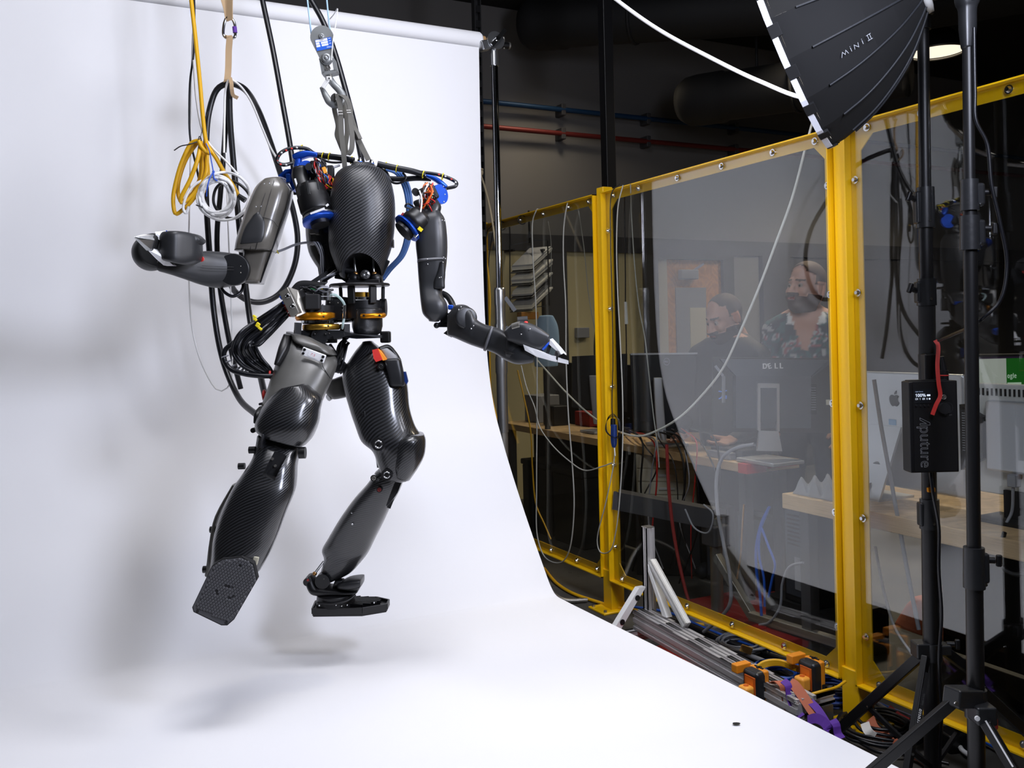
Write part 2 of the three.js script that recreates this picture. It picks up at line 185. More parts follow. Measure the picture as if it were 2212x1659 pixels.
{ // lower part of the back wall: dark lintel band, cream panels, door frames
  const wz = BACK + 0.002, yL = atZ(1260, 545, -BACK).y;
  struct('trim_1', bx(-1, X1, yL, yL + 0.14, BACK, BACK + 0.03), 'frameDark', 'dark lintel band above the cream wall panels');
  const px = x => atZ(x, 640, -BACK).x;
  struct('wall_panel', bx(px(1040), px(1168), 0, yL, wz, BACK + 0.012), 'wallCream', 'cream wall panel behind the paper rack');
  const w2 = struct('wall_panel', bx(px(1222), px(1400), 0, yL, wz, BACK + 0.014), 'wallCream', 'cream wall panel between dark door frames');
  struct('wall_panel', bx(px(1170), px(1220), 0, yL, wz, BACK + 0.05), 'frameDark', 'dark upright frame beside the cream wall panel');
  struct('wall_panel', bx(px(1640), px(1700), 0, yL, wz, BACK + 0.06), 'frameDark', 'dark upright frame right of the wooden door');
  struct('wall_panel', bx(px(1702), px(2250), 0, yL, wz, BACK + 0.012), 'frameDark', 'dark wall panel far behind the computer desks');
  struct('wall_panel', bx(px(1562), px(1638), 0, yL, wz, BACK + 0.012), 'wallGrey', 'grey wall strip right of the wooden door');
  // wooden door with its frame, window and closer
  const d = new THREE.Group(); d.name = 'door_1'; d.userData = { label: 'wooden door with a tall window and a closer arm at its top', category: 'door', kind: 'structure' }; scene.add(d); root.set(d, V(0, 0, 0));
  const top = atZ(1480, 562, -BACK).y, x0 = px(1412), x1 = px(1552), zz = BACK + 0.02;
  part(d, 'door_frame', [bx(x0 - 0.13, x0, 0, top + 0.13, BACK, zz + 0.06), bx(x1, x1 + 0.13, 0, top + 0.13, BACK, zz + 0.06), bx(x0, x1, top, top + 0.13, BACK, zz + 0.06)], 'frameDark');
  part(d, 'door_jamb', bx(x0, x0 + 0.12, 0, top, BACK, zz + 0.03), 'cream');
  part(d, 'door_leaf', bx(x0 + 0.12, x1, 0, top, BACK, zz + 0.02), 'doorWood');
  part(d, 'door_window', bx(px(1453), px(1518), 0.9, top - 0.26, zz + 0.015, zz + 0.03), 'plasticGrey');
  part(d, 'window_paper', bx(px(1482), px(1516), 0.85, atZ(1500, 665, -BACK).y, zz + 0.03, zz + 0.034), 'cream');
  const c = atZ(1487, 593, -BACK - 0.08);
  part(d, 'door_closer', [box(c, [0.2, 0.09, 0.06], 0.01), bar(c, c.clone().add(V(0.16, 0.1, 0.02)), 0.02, 0.02)], 'plasticGrey');
}
// pipes on the back wall
for (const [px, py, m, label] of [[1045, 219, 'pipeBlue', 'blue pipe clamped along the back wall, above the red one'], [1045, 273, 'pipeRed', 'dark red pipe clamped along the back wall, below the blue one']]) {
  const y = atZ(px, py, -BACK - 0.1).y, t = thing('wall_pipe', label, 'pipe', V(3, y, BACK + 0.1)); const rad = 0.022;
  part(t, 'pipe', cyl(V(-1.5, y, BACK + 0.1), V(X1 - 0.05, y, BACK + 0.1), rad, rad, 12), m);
  for (const cx of [1216, 1400, 1590]) { const p = atZ(cx, py + (cx - px) * 0.123, -BACK - 0.1); part(t, 'clamp', box(V(p.x, y, BACK + 0.06), [0.045, 0.1, 0.12], 0.008), 'frameDark'); }
}
// round ducts under the ceiling
function duct(a, b, r, label) { const d = b.clone().sub(a).normalize(), L = a.distanceTo(b), t = thing('air_duct', label, 'duct', a.clone().add(V(0, -r, 0)), 'round black ducts'); part(t, 'duct_pipe', lathe(a, d, [[0, 0], [r * 0.75, 0.0], [r * 0.95, 0.06], [r, 0.14], [r, 0.34], [r * 0.93, 0.36], [r * 0.93, L], [0, L]], 36), 'duct'); for (let s = 0.9; s < L - 0.2; s += 1.1) part(t, 'joint_band', ring(a.clone().addScaledVector(d, s), d, r * 0.94, 0.014), 'duct'); part(t, 'hanger', cyl(a.clone().addScaledVector(d, 0.6), V(a.x + d.x * 0.6, CEIL, a.z + d.z * 0.6), 0.01), 'duct'); }
duct(at(1133, 54, 7.0), at(1730, 10, 6.1), 0.2, 'thick black round duct under the ceiling above the left guard panel');
duct(at(1474, 222, 6.9), at(1960, 150, 5.9), 0.19, 'black round duct hanging lower, behind the softbox');
duct(at(1690, 60, 7.4), at(2250, -40, 6.6), 0.22, 'black round duct close to the ceiling lamp');
// round ceiling lamps
function bayLamp(c, r, label, power) {
  const t = thing('ceiling_lamp', label, 'lamp', V(c.x, c.y - 0.02, c.z), 'round lamps of the hall');
  part(t, 'shade', lathe(c, UP, [[r, -0.02], [r * 0.98, 0.02], [r * 0.7, 0.12], [r * 0.3, 0.2], [0.05, 0.22], [0, 0.22]], 40), 'blackMatte');
  part(t, 'rim', ring(c.clone().add(V(0, -0.02, 0)), UP, r, 0.01, 40), 'steelDull');
  part(t, 'lamp_disc', lathe(c, UP, [[r * 0.98, -0.005], [0, -0.012]], 40), 'lampGlow', 'glowing round diffuser');
  part(t, 'hanging_rod', cyl(c.clone().add(V(0, 0.2, 0)), V(c.x, CEIL, c.z), 0.012), 'blackMatte');
  const l = new THREE.SpotLight(0xffedd0, power, 0, 1.2, 0.6); l.position.set(c.x, c.y - 0.06, c.z); l.target.position.set(c.x, 0, c.z); l.castShadow = true; l.shadow.radius = 12; scene.add(l, l.target);
}
bayLamp(atY(2024, 108, 3.75), 0.235, 'round glowing ceiling lamp between the two light stands', 26);
bayLamp(V(4.6, 3.8, -3.9), 0.235, 'round ceiling lamp above the computer desk', 28);
bayLamp(V(5.6, 3.8, -0.6), 0.235, 'round ceiling lamp above the near end of the desks', 18);
bayLamp(V(3.6, 3.8, -6.1), 0.235, 'round ceiling lamp close to the back wall', 13);
{ // overhead photo panel above the sweep
  const t = thing('overhead_light_panel', 'square soft light panel hung above the paper sweep', 'light panel', V(TOP_POS.x, TOP_POS.y, TOP_POS.z));
  part(t, 'panel_frame', [bx(TOP_POS.x - 0.78, TOP_POS.x + 0.78, TOP_POS.y + 0.012, TOP_POS.y + 0.04, TOP_POS.z - 0.78, TOP_POS.z + 0.78)], 'blackMatte');
  part(t, 'diffuser', bx(TOP_POS.x - 0.75, TOP_POS.x + 0.75, TOP_POS.y + 0.006, TOP_POS.y + 0.012, TOP_POS.z - 0.75, TOP_POS.z + 0.75), 'panelGlow');
}

// ================= guard fence =================
const FX = 2.489, POSTZ = [-5.31, -3.845, -2.292, -0.74], PTOP = 2.127, RTOP = 2.096, RBOT = 0.154;
const postLabels = ['yellow guard post beside the chrome stand', 'yellow guard post with the blue adapter taped to it', 'yellow guard post behind the softbox tip', 'yellow guard post nearest the open end of the fence'];
POSTZ.forEach((z, i) => {
  const t = thing('guard_post', postLabels[i], 'post', V(FX + 0.01, 0, z), 'yellow fence posts');
  part(t, 'post_tube', bx(FX - 0.022, FX + 0.038, 0.01, PTOP, z - 0.03, z + 0.03, 0.005), 'guardYellow');
  part(t, 'sleeve', [bx(FX - 0.03, FX + 0.046, 0.008, 0.2, z - 0.038, z + 0.038, 0.004)], 'guardYellow');
  part(t, 'base_plate', bx(FX - 0.1, FX + 0.1, 0, 0.01, z - 0.075, z + 0.075, 0.003), 'guardYellow');
  for (const [a, b] of [[-0.08, -0.055], [-0.08, 0.055], [0.08, -0.055], [0.08, 0.055]]) part(t, 'anchor_bolt', cyl(V(FX + a, 0.01, z + b), V(FX + a, 0.02, z + b), 0.009, 0.009, 6), 'steel');
});
const boltGeo = (y, z) => merge(cyl(V(FX - 0.016, y, z), V(FX - 0.019, y, z), 0.0135, 0.0135, 14), cyl(V(FX - 0.019, y, z), V(FX - 0.027, y, z), 0.0095, 0.006, 12));
const panelLabels = ['clear guard panel in a yellow frame hung with thin cords', 'clear guard panel in a yellow frame in front of the two men', 'clear guard panel in a yellow frame behind the two light stands', 'clear guard panel at the open end of the fence'];
for (let i = 0; i < 3; i++) {
  const za = POSTZ[i] + 0.036, zb = POSTZ[i + 1] - 0.036, t = thing('safety_screen', panelLabels[i], 'guard panel', V(FX, RBOT, (za + zb) / 2), 'clear panels of the fence');
  const xp = FX - 0.013, fl = 0.045;
  part(t, 'top_rail', [bx(FX - 0.008, FX - 0.003, RTOP - fl, RTOP, za, zb), bx(FX - 0.042, FX - 0.003, RTOP - 0.005, RTOP, za, zb)], 'guardYellow');
  part(t, 'bottom_rail', [bx(FX - 0.008, FX - 0.003, RBOT, RBOT + fl, za, zb), bx(FX - 0.042, FX - 0.003, RBOT, RBOT + 0.005, za, zb)], 'guardYellow');
  for (const [z0, z1, zo] of [[za, za + fl, za], [zb - fl, zb, zb]]) part(t, 'stile', [bx(FX - 0.0082, FX - 0.0032, RBOT, RTOP, z0, z1), bx(FX - 0.042, FX - 0.003, RBOT, RTOP, zo === za ? za : zb - 0.005, zo === za ? za + 0.005 : zb)], 'guardYellow');
  for (const [y, s] of [[RTOP - fl, -1], [RBOT + fl, 1]]) for (const [z, k] of [[za + fl, 1], [zb - fl, -1]]) part(t, 'gusset', plate([V(FX - 0.003, y, z), V(FX - 0.003, y, z + k * 0.05), V(FX - 0.003, y + s * 0.05, z)], V(-0.005, 0, 0)), 'guardYellow');
  part(t, 'pane', bx(xp - 0.002, xp + 0.002, RBOT + 0.01, RTOP - 0.008, za + 0.007, zb - 0.007), 'pane', 'clear glossy plastic sheet');
  for (const f of [0.055, 0.2, 0.4, 0.6, 0.8, 0.945]) { const z = za + (zb - za) * f; part(t, 'bolt', boltGeo(RTOP - 0.025, z), 'steelBright'); part(t, 'bolt', boltGeo(RBOT + 0.025, z), 'steelBright'); }
  for (const f of [0.09, 0.3, 0.5, 0.7, 0.9]) { const y = RBOT + (RTOP - RBOT) * f; part(t, 'bolt', boltGeo(y, za + 0.026), 'steelBright'); part(t, 'bolt', boltGeo(y, zb - 0.026), 'steelBright'); }
}
// black uprights behind the fence
{ const a = at(1311, 200, 4.95); solo('black_mast', 'black square mast rising behind the yellow post with the blue adapter', 'mast', bx(a.x - 0.03, a.x + 0.03, 0, CEIL, a.z - 0.03, a.z + 0.03, 0.004), 'black');
  const b = at(1034, 240, 5.45), t = thing('slotted_upright', 'black slotted upright close to the right edge of the paper sweep', 'upright', V(b.x, 0, b.z));
  part(t, 'channel', [bx(b.x - 0.022, b.x + 0.022, 0, CEIL, b.z - 0.022, b.z - 0.016), bx(b.x - 0.022, b.x - 0.016, 0, CEIL, b.z - 0.016, b.z + 0.022), bx(b.x + 0.016, b.x + 0.022, 0, CEIL, b.z - 0.016, b.z + 0.022)], 'blackMatte');
  for (let y = 1.9; y < 4; y += 0.09) part(t, 'slot_lip', bx(b.x - 0.0165, b.x + 0.0165, y, y + 0.04, b.z + 0.014, b.z + 0.02), 'black');
}

// ================= paper sweep =================
const PX0 = -0.77, PX1 = 1.948, PH = 0.24, SC = 0.9667;
{
  const prof = new THREE.CatmullRomCurve3([[1.15, 0.2], [1.9, 0.2], [2.6, 0.2], [3.3, 0.2], [3.5, 0.201], [3.585, 0.206], [3.63, 0.235], [3.7, 0.315], [3.83, 0.477], [3.975, 0.672], [4.1, 0.862], [4.19, 1.03], [4.248, 1.25], [4.272, 1.5], [4.28, 1.9], [4.276, 2.4], [4.268, 2.9]].map(([w, y]) => V(0, EYE + (y - EYE) * SC, -w * SC)), false, 'centripetal');
  const nU = 40, nV = 150, pts = prof.getPoints(nV), pos = [], uvs = [], idx = [];
  for (let j = 0; j <= nV; j++) for (let i = 0; i <= nU; i++) { const x = PX0 + (PX1 - PX0) * i / nU, p = pts[j], up = Math.min(1, Math.max(0, (p.y - 0.29) / 0.5)) * Math.min(1, (2.85 - p.y) / 0.5); const wv = up * 0.012 * (n8(i / nU * 5, p.y * 1.1) - 0.5) + (p.y < 0.25 ? 0.003 * (n8(i / nU * 6, -p.z * 2) - 0.5) : 0); pos.push(x, p.y + (p.y < 0.25 ? wv + 0.0015 : 0), p.z + (p.y < 0.25 ? 0 : wv)); uvs.push(x, j / nV * 5); }
  for (let j = 0; j < nV; j++) for (let i = 0; i < nU; i++) { const a = j * (nU + 1) + i, b = a + 1, c = a + nU + 1, d = c + 1; idx.push(a, b, c, b, d, c); }
  const g = new THREE.BufferGeometry(); g.setAttribute('position', new THREE.Float32BufferAttribute(pos, 3)); g.setAttribute('uv', new THREE.Float32BufferAttribute(uvs, 2)); g.setIndex(idx); g.computeVertexNormals();
  const re = at(1048, 85, 4.735 * SC), ry = re.y, rz = -4.315 * SC, t = thing('paper_backdrop', 'white seamless paper sweep hanging from its roll and running under the robot', 'backdrop', V((PX0 + PX1) / 2, PH, -3));
  part(t, 'paper_sheet', g, 'paper');
  const R = 0.047;
  part(t, 'paper_roll', lathe(V(PX0 - 0.03, ry, rz), V(1, 0, 0), [[0.03, 0.0], [R - 0.008, 0], [R, 0.012], [R, PX1 - PX0 + 0.048], [R - 0.008, PX1 - PX0 + 0.06], [0.03, PX1 - PX0 + 0.06]], 40), 'paper', 'white roll of paper');
  part(t, 'core_tube', cyl(V(PX0 - 0.08, ry, rz), V(PX1 + 0.05, ry, rz), 0.031), 'plywood');
  solo('paper_hole', 'small torn dark spot on the white paper floor', 'mark', (() => { const c = atY(1591, 1563, PH + 0.006); const s = []; for (let k = 0; k < 9; k++) { const a = k / 9 * 6.283; s.push(c.clone().addScaledVector(RIGHT, Math.cos(a) * 0.011 * (0.8 + 0.4 * rnd())).addScaledVector(FWD, Math.sin(a) * 0.008 * (0.8 + 0.4 * rnd()))); } return plate(s, V(0, 0.001, 0)); })(), 'blackMatte');
  const pl = thing('platform', 'low plywood platform under the white paper floor', 'platform', V(0.4, 0, -2.3));
  part(pl, 'deck', bx(-0.7, 1.45, 0.18, PH - 0.006, -1.0, -3.4), 'plywood'); for (const x of [-0.6, 0.4, 1.35]) part(pl, 'joist', bx(x - 0.04, x + 0.04, 0, 0.18, -1.0, -3.4), 'plywood');
  // crossbar and right-hand chrome stand
  const cb = thing('crossbar', 'dark metal crossbar through the paper roll with a pin at its end', 'crossbar', V(PX1, ry, rz)); part(cb, 'tube', cyl(V(PX0 - 0.3, ry + 0.0, rz), V(PX1 + 0.19, ry, rz), 0.0155), 'black'); part(cb, 'end_pin', [cyl(V(PX1 + 0.165, ry - 0.02, rz), V(PX1 + 0.165, ry + 0.04, rz), 0.006), cyl(V(PX1 + 0.19, ry, rz), V(PX1 + 0.198, ry, rz), 0.018)], 'steelDull');
  for (const [sx, nm] of [[at(1070, 400, 4.78 * SC), 'chrome light stand holding the right end of the paper roll'], [V(PX0 - 0.16, 0, rz + 0.03), 'chrome light stand holding the left end of the paper roll']]) {
    const right = nm.includes('right'), x = right ? PX1 + 0.085 : PX0 - 0.16, z = rz + 0.045, s = thing('backdrop_stand', nm, 'stand', V(x, 0, z), 'chrome stands of the paper roll');
    const yC = right ? at(1078, 622, 4.78 * SC).y : 1.62;
    part(s, 'upper_riser', cyl(V(x, yC, z), V(x, ry - 0.1, z), 0.0175, 0.0175, 24), 'chrome'); part(s, 'riser_cap', cyl(V(x, ry - 0.13, z), V(x, ry - 0.07, z), 0.023, 0.023, 24), 'steel');
    part(s, 'middle_riser', lathe(V(x, 0, z), UP, [[0.0275, 0.9], [0.0275, yC - 0.44], [0.031, yC - 0.43], [0.031, yC - 0.36], [0.0285, yC - 0.35], [0.0285, yC - 0.27], [0.031, yC - 0.26], [0.031, yC - 0.19], [0.0265, yC - 0.18], [0.0265, yC - 0.09], [0.029, yC - 0.085], [0.029, yC - 0.015], [0.0255, yC], [0.018, yC]], 28), 'steel'); part(s, 'lower_riser', cyl(V(x, 0.12, z), V(x, 0.95, z), 0.025), 'steelDull');
    for (const k of [0.2, 0.05]) part(s, 'clamp_lever', bar(V(x + 0.02, yC - k, z + 0.02), V(x + 0.065, yC - k - 0.07, z + 0.04), 0.012, 0.02), 'steelBright');
    for (const a of [0.3, 2.4, 4.5]) part(s, 'leg', tube([V(x, 0.25, z), V(x + Math.cos(a) * 0.12, 0.2, z + Math.sin(a) * 0.12), V(x + Math.cos(a) * 0.28, 0.03, z + Math.sin(a) * 0.28), V(x + Math.cos(a) * 0.42, 0.013, z + Math.sin(a) * 0.42)], 0.012), 'steelDull');
    // grip head: two discs, jaws, wing lever
    const hc = V(x + 0.005, ry - 0.005, z - 0.01), gd = dirCam(0.45, 0.12, -0.9);
    const hd = part(s, 'grip_head', [cylAt(hc, gd, 0.043, 0.03, 32), cylAt(hc.clone().addScaledVector(gd, 0.022), gd, 0.047, 0.01, 32), cyl(hc.clone().add(V(0, -0.03, 0)), hc.clone().add(V(0, -0.09, 0)), 0.021), obox(hc.clone().add(V(-0.055, -0.025, 0)), V(1, 0.3, 0), UP, [0.05, 0.05, 0.05], 0.008)], 'steel');
    part(hd, 'wing_lever', [bar(hc.clone().addScaledVector(gd, 0.04).add(V(-0.03, -0.035, 0)), hc.clone().addScaledVector(gd, 0.045).add(V(0.045, 0.05, 0)), 0.008, 0.02), cylAt(hc.clone().addScaledVector(gd, 0.035), gd, 0.012, 0.03)], 'steelBright');
  }
}
// ================= humanoid robot, hanging from the hoist =================
const D = 3.1, MM = D / F;                       // depth of its torso; metres per pixel there
const NEAR = FWD.clone().negate();
const robot = thing('humanoid_robot', 'headless black carbon fibre humanoid robot hanging mid stride from a hoist', 'robot', at(740, 1320, D));
const rp = (name, g, m, label) => part(robot, name, g, m, label);
const P = at;
const faceBolt = (parent, x, y, d, r, m1 = 'black', m2 = 'steelBright') => { const c = at(x, y, d); const b = part(parent, 'bolt_boss', cylAt(c, NEAR, r, 0.016, 24), m1); part(b, 'bolt', [ring(c.clone().addScaledVector(NEAR, 0.008), NEAR, r * 0.52, r * 0.12), cylAt(c.clone().addScaledVector(NEAR, 0.006), NEAR, r * 0.2, 0.008)], m2); };
const dots = (parent, list, d, r = 0.0026, m = 'steelBright', name = 'screw') => { for (const [x, y] of list) part(parent, name, ball(at(x, y, d), r, 1, 8), m); };
const wires = (parent, n, [ax, ay, ar], [bx_, by, br], d, mats, r = 0.0022, sag = 10) => { for (let k = 0; k < n; k++) { const x0 = ax + rr(-ar, ar), y0 = ay + rr(-ar, ar), x1 = bx_ + rr(-br, br), y1 = by + rr(-br, br); part(parent, 'wire', tube([at(x0, y0, d), at((2 * x0 + x1) / 3 + rr(-sag, sag), (2 * y0 + y1) / 3 + rr(-sag, sag), d - rr(0, 0.03)), at((x0 + 2 * x1) / 3 + rr(-sag, sag), (y0 + 2 * y1) / 3 + rr(-sag, sag), d - rr(0, 0.03)), at(x1, y1, d)], r * rr(0.8, 1.3), 18, 6), mats[k % mats.length]); } };
const ties = (parent, list, d, R, dir) => { for (const [x, y, dx, dy] of list) part(parent, 'cable_tie', ring(at(x, y, d), at(x + (dx ?? 1), y + (dy ?? 0.25), d).sub(at(x, y, d)), R, 0.0016, 16), 'yellowTie'); };
{ // ---- torso ----
  let shell = limb([[757, 361, 812, 361, D, 0.045], [742, 367, 826, 367, D, 0.08], [728, 381, 839, 381, D, 0.105], [720, 408, 848, 408, D, 0.125], [716, 446, 852, 446, D, 0.135], [713, 498, 850, 498, D, 0.135], [714, 535, 844, 535, D, 0.125], [722, 562, 835, 562, D, 0.11], [733, 590, 828, 588, D, 0.1]], 56, 6);
  const hole = new THREE.SphereGeometry(1, 36, 20).applyMatrix4(basis(RIGHT.clone().multiplyScalar(0.066), UP.clone().multiplyScalar(0.085), FWD.clone().multiplyScalar(-0.13), at(781, 600, D - 0.07)));
  shell = cut(shell, hole);
  const t = rp('torso_shell', shell, 'carbonMatte', 'dull carbon fibre chest shell with an arched opening below');
  for (const [x, y] of [[750, 401], [747, 420], [746, 430], [714, 412], [714, 426]]) part(t, 'screw_hole', cylAt(at(x, y, D - 0.118), NEAR, 0.0022, 0.012, 10), 'black');
  const bk = rp('back_pack', limb([[700, 405, 790, 400, D + 0.1, 0.07, 3], [672, 440, 800, 436, D + 0.11, 0.09, 3], [663, 488, 800, 488, D + 0.11, 0.09, 3], [669, 545, 800, 545, D + 0.11, 0.085, 3], [690, 582, 790, 582, D + 0.1, 0.07, 3]], 36, 5), 'carbonPlain', 'dark shell behind the chest');
  part(bk, 'terminal_block', [obox(at(676, 499, D + 0.0), RIGHT, UP, [0.02, 0.022, 0.02], 0.002), obox(at(686, 501, D + 0.0), RIGHT, UP, [0.014, 0.02, 0.02], 0.002)], 'steelDull');
  for (let k = 0; k < 4; k++) part(bk, 'cable_loop', tube([at(668 + k * 3, 528, D - 0.02), at(681 + k * 3, 525, D - 0.05), at(692 + k * 2, 545, D - 0.05), at(694 + k * 2, 575, D - 0.03), at(697 + k, 600, D)], 0.004, 26), k % 2 ? 'cableBlack' : 'cableGrey');
  part(bk, 'side_clip', obox(at(845, 526, D + 0.03), RIGHT, UP, [0.018, 0.03, 0.03], 0.003), 'steelDull');
  // lifting lugs on top
  for (const [x, y] of [[777, 350], [802, 354]]) { const l = rp('lifting_lug', [cyl(at(x, y + 10, D), at(x, y - 3, D), 0.0075), cyl(at(x, y + 2, D), at(x, y - 1, D), 0.0105)], 'blue'); part(l, 'lug_bolt', [cyl(at(x, y - 3, D), at(x, y - 9, D), 0.006, 0.005), cyl(at(x, y - 2, D), at(x, y - 5, D), 0.009, 0.009, 6)], 'steelBright'); }
  rp('lug_plate', obox(at(786, 355, D), at(800, 359, D).sub(at(780, 355, D)), UP, [0.09, 0.008, 0.03], 0.002), 'steelDull');
  // rods and joint in the arched opening
  for (const x of [766, 807]) { const r = rp('push_rod', cyl(at(x + (x < 780 ? 3 : 1), 596, D - 0.04), at(x - 1, 555, D - 0.03), 0.0045), 'steelBright'); part(r, 'rod_end', ball(at(x + 2, 592, D - 0.045), 0.009), 'brass'); }
  rp('waist_joint', [cyl(at(741, 583, D - 0.03), at(772, 588, D - 0.03), 0.012), ...[[765, 601], [812, 602]].map(([x, y]) => ball(at(x, y, D - 0.045), 0.019)), cyl(at(752, 600, D - 0.03), at(826, 604, D - 0.03), 0.015), obox(at(790, 610, D - 0.02), RIGHT, UP, [0.11, 0.016, 0.09], 0.004)], 'black');
  const wf = rp('joint_flange', lathe(at(789, 593, D - 0.075), NEAR, [[0, -0.01], [0.016, -0.01], [0.016, 0.004], [0.006, 0.006], [0, 0.002]], 16), 'steel'); for (let k = 0; k < 6; k++) { const a = k * 1.047; part(wf, 'screw', ball(at(789 + Math.cos(a) * 6.5, 593 + Math.sin(a) * 6.5, D - 0.08), 0.0022, 1, 6), 'black'); }
  for (const [a, b, c, d2] of [[738, 560, 722, 603], [834, 560, 824, 603]]) rp('torso_strut', bar(at(a, b, D), at(c + 10 * (a < 780 ? 1 : -1), d2, D), 0.03, 0.012, NEAR, 0.003), 'black');
  rp('torso_strut', [bar(at(694, 575, D + 0.05), at(700, 612, D + 0.03), 0.02, 0.02), bar(at(728, 575, D), at(672, 612, D - 0.02), 0.018, 0.014), bar(at(726, 590, D), at(757, 612, D), 0.014, 0.012)].map(clean), 'black');
  for (let k = 0; k < 3; k++) rp('hose', tube([at(695 + k * 3, 604 + k * 2, D - 0.04), at(712, 596 + k * 2, D - 0.05), at(730, 586 + k * 2, D - 0.04)], 0.004), k ? 'cableBlack' : 'cableGrey');
}
{ // ---- shoulders ----
  // image-left shoulder
  const ax = at(672, 412, D - 0.07), bx2 = at(688, 470, D - 0.09), dir = bx2.clone().sub(ax).normalize();
  const m = rp('shoulder_motor', lathe(ax, dir, [[0, -0.02], [0.04, -0.02], [0.05, -0.005], [0.05, 0.02], [0.0535, 0.025], [0.0535, 0.07], [0.05, 0.075], [0.05, 0.09], [0, 0.09]], 36), 'black', 'black cylindrical shoulder motor');
  part(m, 'motor_ring', lathe(bx2.clone().addScaledVector(dir, -0.006), dir, [[0.04, 0], [0.0535, 0], [0.0535, 0.007], [0.04, 0.007]], 36), 'steel');
  part(m, 'motor_flange', lathe(bx2.clone().addScaledVector(dir, 0.004), dir, [[0.02, 0], [0.0555, 0], [0.0555, 0.012], [0.02, 0.012]], 36), 'blue'); part(m, 'end_cap', cylAt(bx2.clone().addScaledVector(dir, 0.022), dir, 0.032, 0.014, 28), 'black');
  for (let k = -1; k <= 1; k++) { const e = dir.clone().cross(NEAR).normalize(); part(m, 'motor_rib', bar(ax.clone().addScaledVector(e, k * 0.03 - 0.003).addScaledVector(NEAR, 0.044 - Math.abs(k) * 0.012).addScaledVector(dir, -0.025), ax.clone().addScaledVector(e, k * 0.03).addScaledVector(NEAR, 0.05 - Math.abs(k) * 0.014).addScaledVector(dir, 0.025), 0.01, 0.012, NEAR, 0.002), 'printDark'); }
  part(m, 'tape_strip', [obox(at(686, 456, D - 0.142), at(703, 449, D - 0.142).sub(at(670, 462, D - 0.142)), NEAR, [0.05, 0.001, 0.007]), obox(at(707, 443, D - 0.139), at(712, 440, D - 0.139).sub(at(704, 446, D - 0.139)), NEAR, [0.01, 0.001, 0.007])].map(clean), 'white');
  const hs = rp('shoulder_housing', limb([[633, 368, 664, 362, D - 0.03, 0.035, 3], [632, 385, 668, 380, D - 0.03, 0.042, 3], [638, 404, 676, 398, D - 0.04, 0.045, 3], [641, 415, 700, 408, D - 0.05, 0.045, 3]], 28, 4), 'black');
  part(hs, 'tape_strip', obox(at(640, 395, D - 0.083), at(643, 403, D - 0.08).sub(at(638, 386, D - 0.08)), NEAR, [0.03, 0.001, 0.006]), 'white');
  const br = rp('shoulder_bracket', [limb([[634, 334, 637, 346, D, 0.02, 3], [648, 328, 652, 345, D, 0.022, 3], [666, 326, 668, 340, D, 0.02, 3], [686, 330, 685, 341, D, 0.015, 3]], 20, 4), limb([[637, 346, 652, 344, D, 0.018], [635, 360, 654, 358, D, 0.022], [633, 372, 662, 368, D, 0.03]], 20, 4)], 'blue', 'bright blue anodised bracket');
  part(br, 'bracket_disc', cylAt(at(663, 366, D - 0.035), dirCam(0.55, 0.2, -0.8), 0.03, 0.012, 32), 'blue');
  rp('arm_link', [plate([at(600, 380, D), at(616, 366, D), at(633, 364, D), at(634, 384, D), at(637, 408, D), at(632, 412, D), at(622, 388, D), at(612, 383, D)], FWD.clone().multiplyScalar(0.04)), obox(at(624, 386, D - 0.01), RIGHT, UP, [0.014, 0.03, 0.03], 0.003)].map(clean), 'blue');
  const el = rp('motor_electronics', [obox(at(688, 372, D - 0.03), RIGHT, UP, [0.05, 0.075, 0.04], 0.006), cylAt(at(669, 362, D - 0.06), NEAR, 0.012, 0.03), obox(at(715, 374, D - 0.03), RIGHT, UP, [0.02, 0.05, 0.03], 0.004)].map(clean), 'blackMatte');
  part(el, 'connector', obox(at(701, 368, D - 0.07), at(704, 375, D).sub(at(699, 361, D)), NEAR, [0.022, 0.01, 0.013], 0.002), 'orangeLight'); part(el, 'capacitor', cyl(at(683, 372, D - 0.065), at(685, 361, D - 0.065), 0.0045), 'greenLight'); part(el, 'connector', obox(at(707, 386, D - 0.05), UP, NEAR, [0.02, 0.01, 0.012], 0.002), 'brass');
  wires(el, 26, [684, 350, 9], [694, 400, 14], D - 0.06, ['cableRed', 'cableBlack', 'cableRed', 'cableBlack', 'cableBlue', 'cableWhite', 'cableBlack', 'cableGrey'], 0.0021, 10);
  wires(el, 10, [705, 375, 8], [714, 410, 8], D - 0.04, ['cableBlack', 'cableRed', 'cableYellow'], 0.0022, 8);
  // cable loop above the shoulder and bundle along the top of the torso
  const lp = rp('shoulder_cable', tube([at(632, 352, D - 0.01), at(612, 356, D - 0.03), at(598, 350, D - 0.04), at(604, 333, D - 0.04), at(622, 322, D - 0.03), at(645, 319, D - 0.02), at(664, 322, D - 0.01), at(680, 332, D), at(705, 336, D)], 0.0065, 70, 10), 'cableBlack', 'black loop flecked with red and white');
  for (const [x, y, c] of [[602, 337, 'red'], [608, 330, 'whiteDull'], [618, 325, 'red'], [630, 321, 'red'], [641, 319, 'whiteDull'], [599, 347, 'redDark'], [606, 355, 'red'], [618, 356, 'whiteDull']]) part(lp, 'cable_fleck', ball(at(x, y, D - 0.043), 0.0042, 0.8, 8), c);
  const b1 = rp('cable_bundle', tube([at(678, 335, D), at(700, 337, D), at(735, 341, D - 0.01), at(765, 347, D - 0.01)], 0.0105, 40, 12), 'cableBlack'); part(b1, 'cable', tube([at(690, 341, D - 0.01), at(712, 350, D - 0.02), at(738, 350, D - 0.02), at(748, 345, D - 0.01)], 0.004), 'cableBlack'); part(b1, 'cable', tube([at(700, 356, D - 0.02), at(716, 362, D - 0.03), at(734, 357, D - 0.02)], 0.004), 'cableGrey');
